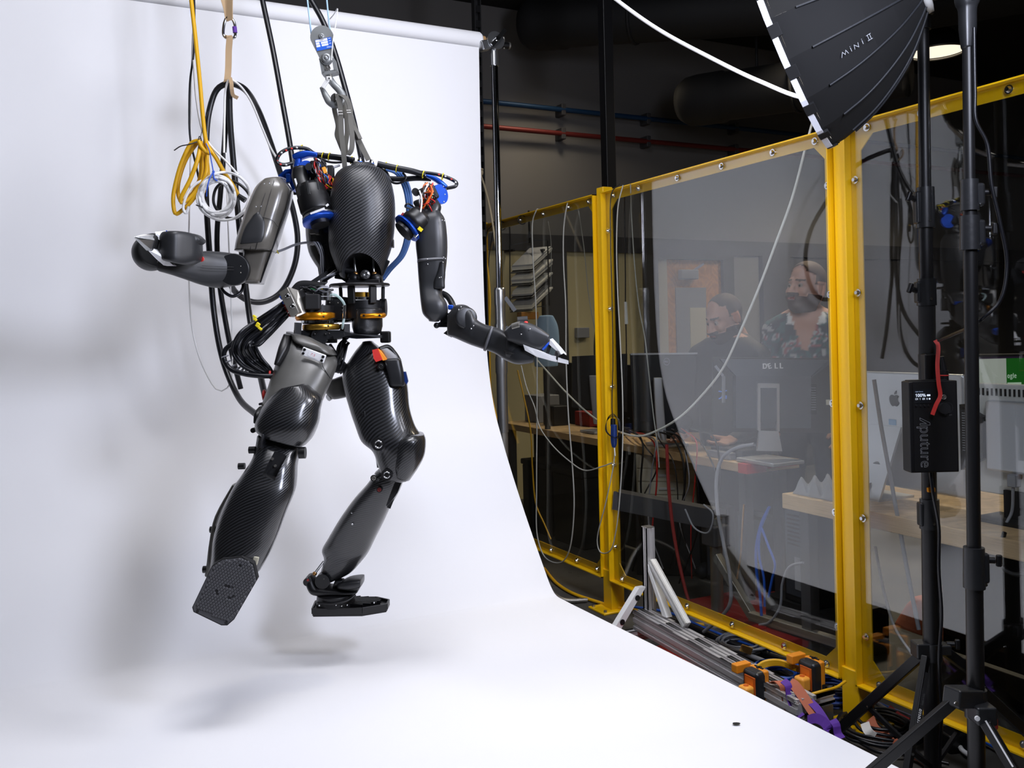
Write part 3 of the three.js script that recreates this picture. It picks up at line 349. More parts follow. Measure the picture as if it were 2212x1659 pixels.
  ties(b1, [[697, 337], [711, 338], [759, 346], [651, 321]], D - 0.004, 0.0125);
  const b2 = rp('cable_bundle', tube([at(815, 354, D), at(850, 362, D + 0.01), at(890, 370, D + 0.02), at(918, 378, D + 0.03)], 0.0105, 40, 12), 'cableBlack'); ties(b2, [[833, 358], [857, 364], [914, 377], [956, 382]], D + 0.015, 0.0125);
  part(b2, 'cable', tube([at(905, 372, D + 0.03), at(940, 376, D + 0.03), at(970, 385, D + 0.02), at(986, 395, D + 0.01), at(984, 402, D), at(964, 407, D)], 0.0062, 40, 10), 'cableBlack', 'black cable flecked with red'); for (const [x, y, c] of [[948, 377, 'red'], [962, 381, 'whiteDull'], [975, 387, 'red'], [984, 394, 'whiteDull'], [980, 403, 'red']]) part(b2, 'cable_fleck', ball(at(x, y, D - 0.0), 0.004, 0.8, 8), c);
  rp('cable_bundle', tube([at(840, 386, D + 0.06), at(870, 387, D + 0.05), at(900, 385, D + 0.04), at(930, 386, D + 0.03)], 0.0095, 30, 10), 'cableBlack'); rp('cable', tube([at(820, 363, D), at(835, 372, D + 0.03), at(848, 394, D + 0.04), at(868, 394, D + 0.03), at(877, 384, D + 0.03), at(870, 373, D + 0.03)], 0.004, 36), 'cableBlack');
  // blue hose from the torso's back to the waist
  for (let k = 0; k < 3; k++) rp('air_hose', tube([at(832 + k * 4, 365, D + 0.08 + k * 0.012), at(856 + k * 5, 374, D + 0.1), at(872 + k * 5, 402, D + 0.12), at(880 + k * 4, 440, D + 0.13), at(879 + k * 4, 500, D + 0.13), at(866 + k * 3, 550, D + 0.12), at(838 + k * 3, 582, D + 0.1), at(823 + k * 2, 604, D + 0.08)], 0.0068, 60, 10), 'hoseBlue');
  // image-right shoulder
  const c0 = at(906, 470, D - 0.08), c1 = at(877, 495, D - 0.1), dr = c1.clone().sub(c0).normalize();
  const m2 = rp('shoulder_motor', lathe(c0, dr, [[0, -0.015], [0.036, -0.015], [0.041, 0], [0.041, 0.018], [0.044, 0.022], [0.044, 0.05], [0, 0.05]], 36), 'black', 'black cylindrical shoulder motor');
  part(m2, 'motor_flange', lathe(c0.clone().addScaledVector(dr, 0.052), dr, [[0.02, 0], [0.052, 0], [0.052, 0.01], [0.02, 0.01]], 36), 'blue'); part(m2, 'end_cap', cylAt(c0.clone().addScaledVector(dr, 0.07), dr, 0.036, 0.014, 28), 'black'); part(m2, 'clamp_block', obox(at(898, 508, D - 0.12), dr, NEAR, [0.014, 0.014, 0.014], 0.002), 'steelBright');
  part(m2, 'label_sticker', obox(at(908, 495, D - 0.136), at(914, 488, D - 0.135).sub(at(904, 500, D - 0.135)), NEAR, [0.012, 0.001, 0.016]), 'yellowTie'); part(m2, 'label_sticker', obox(at(869, 463, D - 0.115), at(874, 458, D - 0.115).sub(at(866, 468, D - 0.115)), NEAR, [0.013, 0.001, 0.006]), 'redDark');
  const h2 = rp('shoulder_housing', limb([[893, 440, 944, 430, D - 0.04, 0.03, 3], [899, 452, 953, 446, D - 0.04, 0.036, 3], [905, 466, 946, 466, D - 0.05, 0.036, 3], [912, 482, 930, 484, D - 0.06, 0.03, 3]], 28, 4), 'printDark');
  const br2 = rp('shoulder_bracket', [limb([[921, 377, 922, 384, D, 0.014, 3], [940, 381, 938, 392, D, 0.018, 3], [956, 391, 950, 401, D, 0.018, 3], [966, 400, 962, 407, D, 0.012, 3]], 20, 4)], 'blue', 'bright blue anodised bracket'); part(br2, 'bracket_disc', cylAt(at(950, 420, D - 0.02), dirCam(0.75, 0.1, -0.65), 0.034, 0.012, 32), 'blue'); dots(br2, [[958, 403], [961, 420], [959, 436]], D - 0.045);
  const e2 = rp('motor_electronics', [obox(at(926, 420, D - 0.03), at(932, 414, D).sub(at(920, 420, D)), UP, [0.06, 0.055, 0.05], 0.01), cylAt(at(898, 415, D - 0.03), NEAR, 0.012, 0.03), obox(at(935, 440, D - 0.06), RIGHT, UP, [0.02, 0.03, 0.02], 0.003)].map(clean), 'blackMatte');
  part(e2, 'connector', obox(at(923, 436, D - 0.08), at(926, 430, D).sub(at(921, 442, D)), NEAR, [0.024, 0.01, 0.013], 0.002), 'orangeLight'); part(e2, 'connector', obox(at(922, 414, D - 0.075), RIGHT, UP, [0.012, 0.01, 0.01], 0.002), 'gold'); part(e2, 'capacitor', cyl(at(934, 428, D - 0.075), at(935, 418, D - 0.075), 0.0045), 'greenLight');
  wires(e2, 24, [926, 404, 10], [920, 446, 16], D - 0.07, ['cableRed', 'cableBlack', 'cableOrange', 'cableBlack', 'cableWhite', 'cableRed', 'cableBlack'], 0.0021, 11); part(e2, 'wire', tube([at(906, 412, D - 0.1), at(911, 430, D - 0.11), at(908, 460, D - 0.115), at(903, 480, D - 0.12)], 0.0028), 'cableWhite'); part(e2, 'wire', tube([at(930, 400, D - 0.09), at(934, 415, D - 0.1), at(926, 430, D - 0.1), at(914, 448, D - 0.09), at(905, 452, D - 0.08)], 0.003), 'cableOrange'); part(e2, 'wire', tube([at(895, 448, D - 0.06), at(880, 440, D - 0.08), at(875, 446, D - 0.08), at(890, 452, D - 0.07)], 0.003), 'cableBlack');
}
{ // ---- image-left arm: smoky upper arm, forearm, hand ----
  const dU = D - 0.02;
  const ua = rp('upper_arm', limb([[572, 391, 612, 386, dU, 0.05, 2.6], [556, 408, 629, 410, dU, 0.07, 2.8], [540, 445, 623, 445, dU - 0.01, 0.075, 3], [526, 485, 611, 485, dU - 0.02, 0.075, 3], [516, 520, 600, 520, dU - 0.03, 0.075, 3.2], [512, 543, 592, 543, dU - 0.03, 0.07, 3.4]], 40, 5, false), 'smokeShell', 'smoky brown grey upper arm shell');
  part(ua, 'arm_tail', limb([[531, 536, 593, 538, dU - 0.01, 0.055, 4], [530, 575, 580, 575, dU - 0.02, 0.05, 4], [529, 612, 566, 614, dU - 0.03, 0.045, 4]], 32, 3, false), 'smokeShell');
  part(ua, 'seam', tube([at(592, 390, dU - 0.062), at(578, 440, dU - 0.088), at(562, 500, dU - 0.103), at(552, 540, dU - 0.103)], 0.0009, 30, 5), 'black'); part(ua, 'seam', tube([at(582, 392, dU - 0.062), at(566, 440, dU - 0.088), at(550, 500, dU - 0.103), at(540, 540, dU - 0.101)], 0.0009, 30, 5), 'black');
  part(ua, 'edge_strip', tube([at(628, 412, dU - 0.03), at(620, 450, dU - 0.05), at(605, 490, dU - 0.06), at(585, 545, dU - 0.06), at(562, 610, dU - 0.055)], 0.0032, 40, 6), 'black'); part(ua, 'seam', tube([at(553, 470, dU - 0.096), at(570, 470, dU - 0.094), at(588, 476, dU - 0.09), at(600, 490, dU - 0.075)], 0.0009, 24, 5), 'black');
  part(ua, 'cover_patch', limb([[545, 470, 560, 458, dU - 0.087, 0.01, 2.4], [530, 490, 572, 478, dU - 0.094, 0.01, 2.4], [521, 515, 571, 508, dU - 0.1, 0.01, 2.6], [519, 526, 566, 522, dU - 0.1, 0.009, 3]], 24, 4), 'printBlack');
  dots(ua, [[571, 397], [582, 396], [553, 447], [564, 446], [545, 510], [556, 509]], dU - 0.105);
  const fa = rp('forearm', limb([[527, 566, 527, 592, D - 0.05, 0.03, 2.6], [519, 554, 518, 609, D - 0.06, 0.055, 2.6], [500, 547, 498, 618, D - 0.07, 0.064, 2.8], [470, 544, 467, 622, D - 0.1, 0.064, 3], [440, 544, 437, 616, D - 0.14, 0.06, 3], [405, 556, 402, 604, D - 0.18, 0.055, 3], [375, 563, 372, 594, D - 0.22, 0.05, 3], [352, 562, 350, 588, D - 0.25, 0.045, 3]], 36, 5), 'printBlack', 'matt black printed forearm');
  part(fa, 'elbow_disc', lathe(at(503, 582, D - 0.13), NEAR, [[0, 0], [0.05, 0], [0.053, -0.004], [0.053, -0.02], [0, -0.02]], 40), 'printDark'); part(fa, 'seam', tube([at(436, 574, D - 0.2), at(470, 576, D - 0.166), at(500, 577, D - 0.136), at(526, 578, D - 0.1)], 0.0008, 20, 5), 'black'); part(fa, 'seam', tube([at(436, 580, D - 0.2), at(470, 582, D - 0.166), at(500, 583, D - 0.136), at(526, 584, D - 0.1)], 0.0008, 20, 5), 'black');
  dots(fa, [[446, 568], [446, 582], [520, 575], [520, 589]], D - 0.17, 0.002, 'steelDull');
  const ck = at(436, 560, D - 0.24); part(fa, 'red_button', [ring(ck, dirCam(-0.2, 0.2, -1), 0.006, 0.0025), cylAt(ck, dirCam(-0.2, 0.2, -1), 0.004, 0.008)], 'red', 'small red button');
  rp('wrist_drum', lathe(at(328, 545, D - 0.24), dirCam(0.62, 0.1, -0.75), [[0, -0.03], [0.05, -0.03], [0.057, -0.02], [0.059, 0.0], [0.055, 0.03], [0.045, 0.034], [0, 0.034]], 40), 'printBlack');
  const hd = rp('hand', [limb([[361, 502, 361, 566, D - 0.3, 0.05, 5], [375, 501, 375, 568, D - 0.31, 0.052, 6], [392, 501, 392, 571, D - 0.31, 0.05, 6], [410, 503, 410, 572, D - 0.29, 0.045, 5], [424, 507, 426, 566, D - 0.27, 0.04, 4]], 40, 4), limb([[418, 505, 420, 530, D - 0.27, 0.04, 4], [430, 508, 430, 530, D - 0.26, 0.035, 3], [437, 514, 437, 526, D - 0.26, 0.03, 2.4]], 24, 4)], 'printBlack', 'boxy black hand body');
  const jw = (pts, dd) => plate(pts.map(([x, y, z]) => at(x, y, D + z)), FWD.clone().multiplyScalar(dd));
  const gr = part(hd, 'gripper', [jw([[335, 501, -0.35], [358, 499, -0.33], [361, 521, -0.33], [347, 521, -0.34], [338, 513, -0.35]], 0.03), jw([[318, 539, -0.37], [332, 537, -0.36], [361, 561, -0.34], [374, 573, -0.33], [353, 573, -0.33], [336, 558, -0.35]], 0.03), jw([[348, 520, -0.335], [361, 518, -0.325], [362, 569, -0.325], [352, 562, -0.335]], 0.03)].map(clean), 'gripWhite', 'white metal gripper'); part(gr, 'jaw', jw([[289, 512, -0.43], [310, 506, -0.4], [331, 507, -0.37], [334, 519, -0.37], [300, 517, -0.42]], 0.03), 'steelBright'); part(gr, 'jaw', jw([[290, 514, -0.43], [300, 517, -0.42], [334, 519, -0.37], [327, 540, -0.37], [316, 541, -0.38]], 0.035), 'steel'); part(gr, 'jaw_band', limb([[334, 506, 322, 541, D - 0.355, 0.024, 3], [338, 509, 328, 544, D - 0.352, 0.024, 3]], 20, 2), 'rubber'); part(gr, 'blue_gasket', obox(at(360, 505, D - 0.345), UP, NEAR, [0.02, 0.006, 0.002]), 'bluePlastic');
  // thin cables at the elbow
  rp('elbow_cable', tube([at(475, 618, D - 0.06), at(486, 632, D - 0.08), at(502, 640, D - 0.08), at(517, 634, D - 0.07), at(525, 620, D - 0.05), at(524, 606, D - 0.04)], 0.0055, 50, 8), 'cableBlack'); rp('elbow_hose', tube([at(585, 548, D + 0.02), at(610, 540, D + 0.03), at(640, 528, D + 0.03), at(668, 524, D + 0.02), at(684, 530, D), at(692, 548, D)], 0.0042, 50, 8), 'cableGrey'); ties(robot, [[600, 544, 1, -0.35]], D + 0.025, 0.006);
}
{ // ---- image-right arm ----
  const d0 = D - 0.04;
  const ua = rp('upper_arm', limb([[922, 457, 952, 459, d0, 0.04, 2.6], [906, 476, 961, 474, d0, 0.055, 2.8], [899, 505, 965, 505, d0, 0.06, 3], [899, 532, 966, 532, d0, 0.06, 3], [902, 561, 965, 558, d0, 0.058, 3], [904, 592, 961, 592, d0, 0.055, 3], [906, 618, 957, 618, d0, 0.052, 3], [908, 638, 955, 636, d0 - 0.01, 0.052, 3], [910, 657, 965, 656, d0 - 0.02, 0.054, 3], [914, 678, 966, 679, d0 - 0.02, 0.052, 2.8], [926, 691, 950, 692, d0 - 0.02, 0.04, 2.4]], 40, 4), 'printBlack', 'matt black printed upper arm');
  part(ua, 'tape_strip', limb([[902, 562, 964, 558, d0 - 0.001, 0.0592, 3], [902, 568, 964, 564, d0 - 0.001, 0.0588, 3]], 40, 1, false), 'tapeGrey'); part(ua, 'cover_panel', limb([[952, 566, 960, 566, d0 - 0.045, 0.016, 3], [944, 590, 962, 590, d0 - 0.045, 0.016, 3], [938, 606, 961, 606, d0 - 0.045, 0.016, 3], [937, 622, 961, 621, d0 - 0.045, 0.016, 4]], 24, 4), 'printDark');
  dots(ua, [[923, 560], [924, 571], [958, 556], [962, 559], [957, 567], [949, 600], [953, 599], [955, 476], [960, 477]], d0 - 0.061);
  rp('elbow_joint', [cyl(at(952, 690, D - 0.05), at(985, 690, D - 0.05), 0.022), bar(at(945, 702, D - 0.07), at(968, 690, D - 0.07), 0.01, 0.01), bar(at(943, 703, D - 0.07), at(972, 703, D - 0.07), 0.012, 0.012), ball(at(943, 703, D - 0.07), 0.01), tube([at(955, 634, D), at(966, 640, D - 0.01), at(976, 655, D - 0.03), at(980, 668, D - 0.04)], 0.011)].map(clean), 'black'); rp('joint_cap', obox(at(974, 664, D - 0.06), RIGHT, UP, [0.018, 0.016, 0.04], 0.004), 'blue');
  const fa = rp('forearm', limb([[974, 672, 973, 727, D - 0.09, 0.05, 3.4], [984, 660, 984, 731, D - 0.1, 0.055, 3.2], [1002, 658, 1000, 738, D - 0.12, 0.055, 3], [1018, 667, 1014, 744, D - 0.14, 0.05, 3], [1028, 688, 1022, 747, D - 0.15, 0.046, 3], [1046, 700, 1040, 753, D - 0.17, 0.045, 3.2], [1076, 709, 1068, 763, D - 0.2, 0.045, 3.2], [1102, 724, 1092, 778, D - 0.23, 0.045, 3], [1130, 748, 1118, 787, D - 0.26, 0.045, 2.8], [1154, 764, 1150, 784, D - 0.28, 0.04, 2.4]], 36, 4), 'printBlack', 'matt black printed forearm');
  part(fa, 'elbow_face', lathe(at(1008, 686, D - 0.178), dirCam(0.25, 0.1, -0.96), [[0, 0], [0.03, 0], [0.036, -0.006], [0.036, -0.012], [0, -0.012]], 36), 'printDark'); part(fa, 'tape_strip', limb([[1061, 704, 1044, 757, D - 0.187, 0.0465, 3.2], [1067, 706, 1049, 759, D - 0.192, 0.0465, 3.2]], 36, 1, false), 'tapeGrey'); part(fa, 'seam', tube([at(1022, 710, D - 0.19), at(1045, 716, D - 0.215), at(1080, 726, D - 0.245)], 0.0008, 20, 5), 'black'); part(fa, 'rear_fin', plate([at(958, 720, D - 0.09), at(972, 708, D - 0.09), at(975, 729, D - 0.09)], FWD.clone().multiplyScalar(0.03)), 'printDark');
  dots(fa, [[996, 663], [991, 669], [1023, 704], [1018, 710], [1053, 716], [1061, 719], [1048, 723], [1056, 725], [1084, 733]], D - 0.215);
  const wd = rp('wrist_drum', lathe(at(1112, 752, D - 0.26), dirCam(0.12, 0.95, -0.25), [[0, -0.025], [0.03, -0.025], [0.032, -0.012], [0.029, -0.008], [0.029, 0.03], [0, 0.03]], 32), 'printBlack'); part(wd, 'drum_ring', ring(at(1112, 758, D - 0.26), dirCam(0.12, 0.95, -0.25), 0.031, 0.003), 'black');
  const q = (x, y, z) => at(x, y, D - 0.26 + z);
  const hd = rp('hand', [loft([[1092, 712, 1100, 737, 0], [1106, 700, 1120, 745, -0.01], [1124, 694, 1142, 752, -0.02], [1145, 698, 1158, 758, -0.02], [1165, 708, 1170, 756, -0.02], [1184, 722, 1182, 742, -0.02]].map(([a, b, c, d2, z]) => { const l = q(a, b, z), r = q(c, d2, z); return { c: l.clone().add(r).multiplyScalar(0.5), a: r.sub(l).multiplyScalar(0.5), b: FWD.clone().multiplyScalar(0.048), n: 4 }; }), 36, 4)], 'printBlack', 'boxy black hand body'); part(hd, 'cable_grommet', [cyl(q(1118, 694, -0.01), q(1140, 692, -0.01), 0.014)], 'rubber'); part(hd, 'red_button', ball(q(1136, 697, -0.05), 0.007, 0.7), 'red'); part(hd, 'bracket', [cyl(q(1108, 707, -0.045), q(1124, 702, -0.055), 0.012)], 'steelDull'); dots(hd, [[1145, 711], [1126, 722]], D - 0.335, 0.002);
  const pq = (pts, t) => plate(pts.map(([x, y, z]) => q(x, y, z)), FWD.clone().multiplyScalar(t)); const gr = part(hd, 'gripper', pq([[1130, 744, -0.06], [1148, 751, -0.065], [1168, 758, -0.07], [1192, 768, -0.08], [1206, 770, -0.085], [1203, 782, -0.085], [1192, 780, -0.08], [1160, 771, -0.07], [1134, 757, -0.06]], 0.04), 'gripWhite', 'white metal gripper'); const fin = (rows) => loft(rows.map(([a, b, c, d2, z, t]) => { const l = q(a, b, z), r = q(c, d2, z); return { c: l.clone().add(r).multiplyScalar(0.5), a: r.sub(l).multiplyScalar(0.5), b: FWD.clone().multiplyScalar(t), n: 4 }; }), 20, 3);
  part(gr, 'finger', pq([[1188, 733, -0.06], [1194, 731, -0.06], [1212, 750, -0.075], [1224, 765, -0.085], [1217, 770, -0.085], [1205, 760, -0.075], [1186, 744, -0.06]], 0.03), 'gripWhite'); part(gr, 'finger_tip', pq([[1207, 768, -0.087], [1218, 763, -0.09], [1228, 772, -0.095], [1228, 778, -0.095], [1212, 774, -0.09]], 0.035), 'steelBright'); part(gr, 'finger_tip', pq([[1206, 772, -0.088], [1228, 779, -0.096], [1228, 787, -0.096], [1204, 782, -0.088]], 0.038), 'gripWhite'); part(gr, 'finger_band', fin([[1203, 757, 1199, 782, -0.064, 0.02], [1206, 758, 1203, 783, -0.066, 0.02]]), 'rubber'); part(gr, 'blue_gasket', fin([[1186, 735, 1168, 756, -0.022, 0.04], [1187.5, 736, 1169.5, 757, -0.0225, 0.04]]), 'bluePlastic'); part(gr, 'finger_link', [bar(q(1189, 742, -0.05), q(1182, 764, -0.05), 0.012, 0.01), bar(q(1172, 757, -0.05), q(1165, 764, -0.05), 0.012, 0.01)], 'black');
}
{ // ---- waist and hips ----
  const wd = rp('waist_disc', lathe(at(777, 619, D - 0.01), UP, [[0, 0], [0.1, 0], [0.1035, 0.004], [0.1, 0.009], [0.06, 0.013], [0, 0.013]], 48), 'black', 'thin black disc at the waist');
  for (let k = 0; k < 6; k++) { const a = k * 1.047 + 0.3, c = at(782, 636, D - 0.01), e = V(Math.cos(a), 0, Math.sin(a)); part(wd, 'disc_leg', bar(c.clone().addScaledVector(e, 0.072).add(V(0, 0.026, 0)), c.clone().addScaledVector(e, 0.07).add(V(0, -0.034, 0)), 0.026, 0.012, e, 0.004), 'black'); }
  const gw = rp('waist_gear', cyl(at(781, 642, D - 0.01), at(781, 632, D - 0.01), 0.044, 0.044, 36), 'gold', 'gold ring in the waist'); part(gw, 'bearing_ring', cyl(at(781, 648, D - 0.01), at(781, 643, D - 0.01), 0.052, 0.052, 36), 'steelBright');
  rp('pelvis_block', [cyl(at(786, 688, D), at(785, 650, D), 0.07, 0.07, 36), limb([[706, 650, 760, 650, D, 0.05, 4], [704, 686, 765, 688, D, 0.05, 4]], 24, 2), cylAt(at(828, 664, D), RIGHT, 0.03, 0.02), obox(at(833, 728, D), RIGHT, UP, [0.034, 0.04, 0.04], 0.006), obox(at(730, 690, D - 0.055), RIGHT, UP, [0.085, 0.003, 0.03])].map(clean), 'black');
  dots(robot, [[712, 654], [730, 654], [697, 658], [698, 664], [740, 662], [740, 670], [741, 678]], D - 0.056, 0.0026, 'steelDull');
  const cu = rp('hip_cup', lathe(at(794, 727, D - 0.025), UP, [[0, 0], [0.03, 0.002], [0.046, 0.012], [0.052, 0.034], [0.053, 0.09], [0.05, 0.096], [0.046, 0.09]], 40), 'carbon', 'glossy carbon fibre cup under the waist');
  const gb = part(cu, 'gold_clamp', tube([at(781, 683, D - 0.074), at(793, 683, D - 0.081), at(808, 682, D - 0.08), at(822, 682, D - 0.068), at(829, 681, D - 0.045)], 0.0088, 30, 10), 'orangeAnod', 'orange anodised clamp'); for (const [x, y] of [[786, 682], [820, 682]]) part(gb, 'clamp_screw', cylAt(at(x, y, D - 0.086), NEAR, 0.004, 0.006, 12), 'black');
  // hip actuator on the left
  const hx = 688, act = rp('hip_actuator', [cyl(at(hx, 700, D - 0.06), at(hx, 660, D - 0.06), 0.052, 0.052, 36), cyl(at(698, 715, D - 0.06), at(695, 712, D - 0.06), 0.06)].map(clean), 'black');
  part(act, 'gold_ring', lathe(at(681, 692, D - 0.06), UP, [[0.05, 0], [0.062, 0.0], [0.066, 0.008], [0.066, 0.022], [0.062, 0.026], [0.05, 0.026]], 44), 'orangeAnod', 'orange anodised ring'); part(act, 'bearing_ring', cyl(at(690, 698, D - 0.06), at(690, 693, D - 0.06), 0.061, 0.061, 40), 'chrome'); part(act, 'gold_ring', lathe(at(694, 713, D - 0.06), UP, [[0.045, 0], [0.06, 0], [0.062, 0.005], [0.062, 0.016], [0.058, 0.02], [0.045, 0.02]], 44), 'gold', 'gold ring'); dots(act, [[699, 684], [700, 673], [709, 704]], D - 0.128, 0.0035, 'black');
  const be = rp('hip_electronics', [obox(at(677, 652, D - 0.12), RIGHT, UP, [0.046, 0.05, 0.04], 0.004), obox(at(660, 648, D - 0.09), at(665, 665, D).sub(at(655, 630, D)), NEAR, [0.07, 0.04, 0.03], 0.006), tube([at(636, 628, D - 0.05), at(648, 616, D - 0.05), at(672, 615, D - 0.05), at(700, 620, D - 0.05)], 0.014)].map(clean), 'blackMatte'); part(be, 'solenoid', [cyl(at(705, 640, D - 0.1), at(705, 632, D - 0.1), 0.02), cyl(at(705, 649, D - 0.1), at(705, 641, D - 0.1), 0.022)].map(clean), 'steelBright'); part(be, 'connector', obox(at(674, 624, D - 0.11), at(682, 626, D).sub(at(666, 622, D)), UP, [0.028, 0.008, 0.012], 0.002), 'green'); part(be, 'fitting', [cyl(at(680, 634, D - 0.12), at(680, 630, D - 0.12), 0.006), cyl(at(658, 622, D - 0.09), at(666, 624, D - 0.09), 0.007)], 'steelBright');
  part(be, 'clear_hose', tube([at(718, 636, D - 0.1), at(730, 640, D - 0.12), at(740, 650, D - 0.12), at(745, 660, D - 0.11)], 0.0045, 30), 'tubeClear'); part(be, 'hose_fitting', cyl(at(745, 658, D - 0.11), at(743, 688, D - 0.11), 0.0055), 'steelBright'); part(be, 'clear_hose', tube([at(743, 688, D - 0.11), at(741, 700, D - 0.11), at(739, 710, D - 0.1)], 0.0045, 14), 'tubeClear');
  wires(be, 14, [655, 625, 8], [712, 628, 10], D - 0.1, ['cableBlack', 'cableBlack', 'cableGrey', 'cableBlack'], 0.003, 8); ties(be, [[683, 620, 0.2, 1], [695, 624, 1, 0.2]], D - 0.1, 0.008);
  const mb = rp('metal_manifold', loft([[608, 632, 623, 622, 0], [616, 650, 632, 641, 0], [633, 684, 648, 676, 0]].map(([a, b, c, d2]) => { const l = at(a, b, D - 0.16), r = at(c, d2, D - 0.16); return { c: l.clone().add(r).multiplyScalar(0.5).addScaledVector(FWD, 0.0), a: r.clone().sub(l).multiplyScalar(0.62), b: FWD.clone().multiplyScalar(0.022), n: 12 }; }), 32, 1, false), 'steelDull', 'bare metal block with two screws'); part(mb, 'side_face', plate([at(625, 621, D - 0.16), at(643, 627, D - 0.13), at(660, 676, D - 0.13), at(641, 684, D - 0.16), at(636, 664, D - 0.16)], FWD.clone().multiplyScalar(0.03)), 'steelDull'); for (const [x, y] of [[621, 639], [632, 661]]) { const c = at(x, y, D - 0.183); part(mb, 'manifold_screw', [ring(c, NEAR, 0.006, 0.0018), cylAt(c, NEAR, 0.004, 0.004)], 'steelBright'); }
  for (const [x, y, m] of [[606, 644, 'bluePlastic'], [611, 655, 'bluePlastic'], [613, 662, 'cableRed'], [619, 672, 'red'], [624, 681, 'redDark'], [616, 668, 'redDark']]) part(mb, 'hose_fitting', cyl(at(x, y, D - 0.15), at(x + 8, y - 5, D - 0.15), 0.007), m);
  const lp = rp('hip_plate', [plate([at(634, 714, D - 0.1), at(730, 713, D - 0.1), at(770, 722, D - 0.1), at(824, 724, D - 0.06), at(824, 730, D - 0.06), at(770, 732, D - 0.1), at(735, 728, D - 0.1), at(722, 734, D - 0.1), at(660, 730, D - 0.1), at(636, 724, D - 0.1)], FWD.clone().multiplyScalar(0.12)), cylAt(at(692, 726, D - 0.1), NEAR, 0.027, 0.03, 32), bar(at(722, 729, D - 0.1), at(745, 722, D - 0.1), 0.03, 0.014)].map(clean), 'printDark'); dots(lp, [[680, 722], [703, 722], [711, 721]], D - 0.117, 0.004, 'black'); rp('hip_strut', bar(at(644, 697, D - 0.1), at(642, 730, D - 0.1), 0.02, 0.02), 'black'); rp('hip_strut', bar(at(745, 700, D - 0.06), at(745, 720, D - 0.06), 0.05, 0.02), 'black');
  rp('crotch_link', [cyl(at(712, 745, D - 0.04), at(726, 766, D - 0.02), 0.007), cyl(at(716, 770, D), at(745, 800, D), 0.02), obox(at(740, 795, D), RIGHT, UP, [0.06, 0.03, 0.04], 0.006), cylAt(at(702, 735, D - 0.05), RIGHT, 0.01, 0.08)].map(clean), 'black'); wires(robot, 12, [745, 735, 10], [722, 795, 12], D + 0.0, ['cableBlack', 'rubber'], 0.0045, 8);
  // bundle of hoses: manifold - loop - thigh
  const hb = rp('hose_bundle', tube([at(612, 668, D - 0.14), at(590, 684, D - 0.15), at(560, 702, D - 0.15), at(532, 720, D - 0.15), at(508, 738, D - 0.15), at(486, 757, D - 0.16), at(484, 775, D - 0.16), at(498, 797, D - 0.17), at(530, 808, D - 0.18), at(565, 812, D - 0.18), at(590, 812, D - 0.17)], 0.0085, 90, 10), 'cableBlack', 'bundle of black hoses looping from hip to thigh');
  for (let k = 0; k < 9; k++) { const e = k - 4; part(hb, 'hose', tube([at(610 + k * 1.6, 655 + k * 3.2, D - 0.15 + rr(-0.01, 0.01)), at(585 + k * 2, 672 + k * 4, D - 0.16 + rr(-0.01, 0.01)), at(552 + k * 3, 694 + k * 4.5, D - 0.17 + rr(-0.02, 0.02)), at(516 + k * 5.2, 722 + k * 3, D - 0.18 + rr(-0.02, 0.02)), at(503 + k * 6, 760 - k * 2, D - 0.18 + rr(-0.02, 0.02)), at(523 + k * 5.2, 790 - k * 2.2, D - 0.18 + rr(-0.02, 0.02)), at(560 + k * 3, 806 - k * 1.2, D - 0.17), at(590, 808 + e * 0.8, D - 0.15)], 0.0048 * rr(0.85, 1.2), 70, 8), 'cableBlack'); }
  for (let k = 0; k < 9; k++) part(hb, 'spiral_wrap', ring(at(488 + k * 8.5 + (k < 2 ? -2 : 0), 770 + [0, 10, 20, 27, 31, 34, 36, 37.5, 38.5][k], D - 0.165), at(1 + k, [3, 2.5, 2, 1.2, 0.8, 0.5, 0.3, 0.2, 0.1][k], D).sub(at(0 + k, 0, D)), 0.0105, 0.002, 18), 'cableGrey');
  for (const [x, y] of [[550, 684], [551, 690], [556, 704], [562, 710], [558, 700]]) part(hb, 'yellow_clip', obox(at(x, y, D - 0.2), at(x + 4, y + 3, D).sub(at(x, y, D)), NEAR, [0.013, 0.01, 0.008], 0.002), 'yellowTie'); for (const [x, y] of [[585, 808], [571, 853]]) part(hb, 'red_band', ring(at(x, y, D - 0.16), RIGHT, 0.014, 0.004), 'red');
}
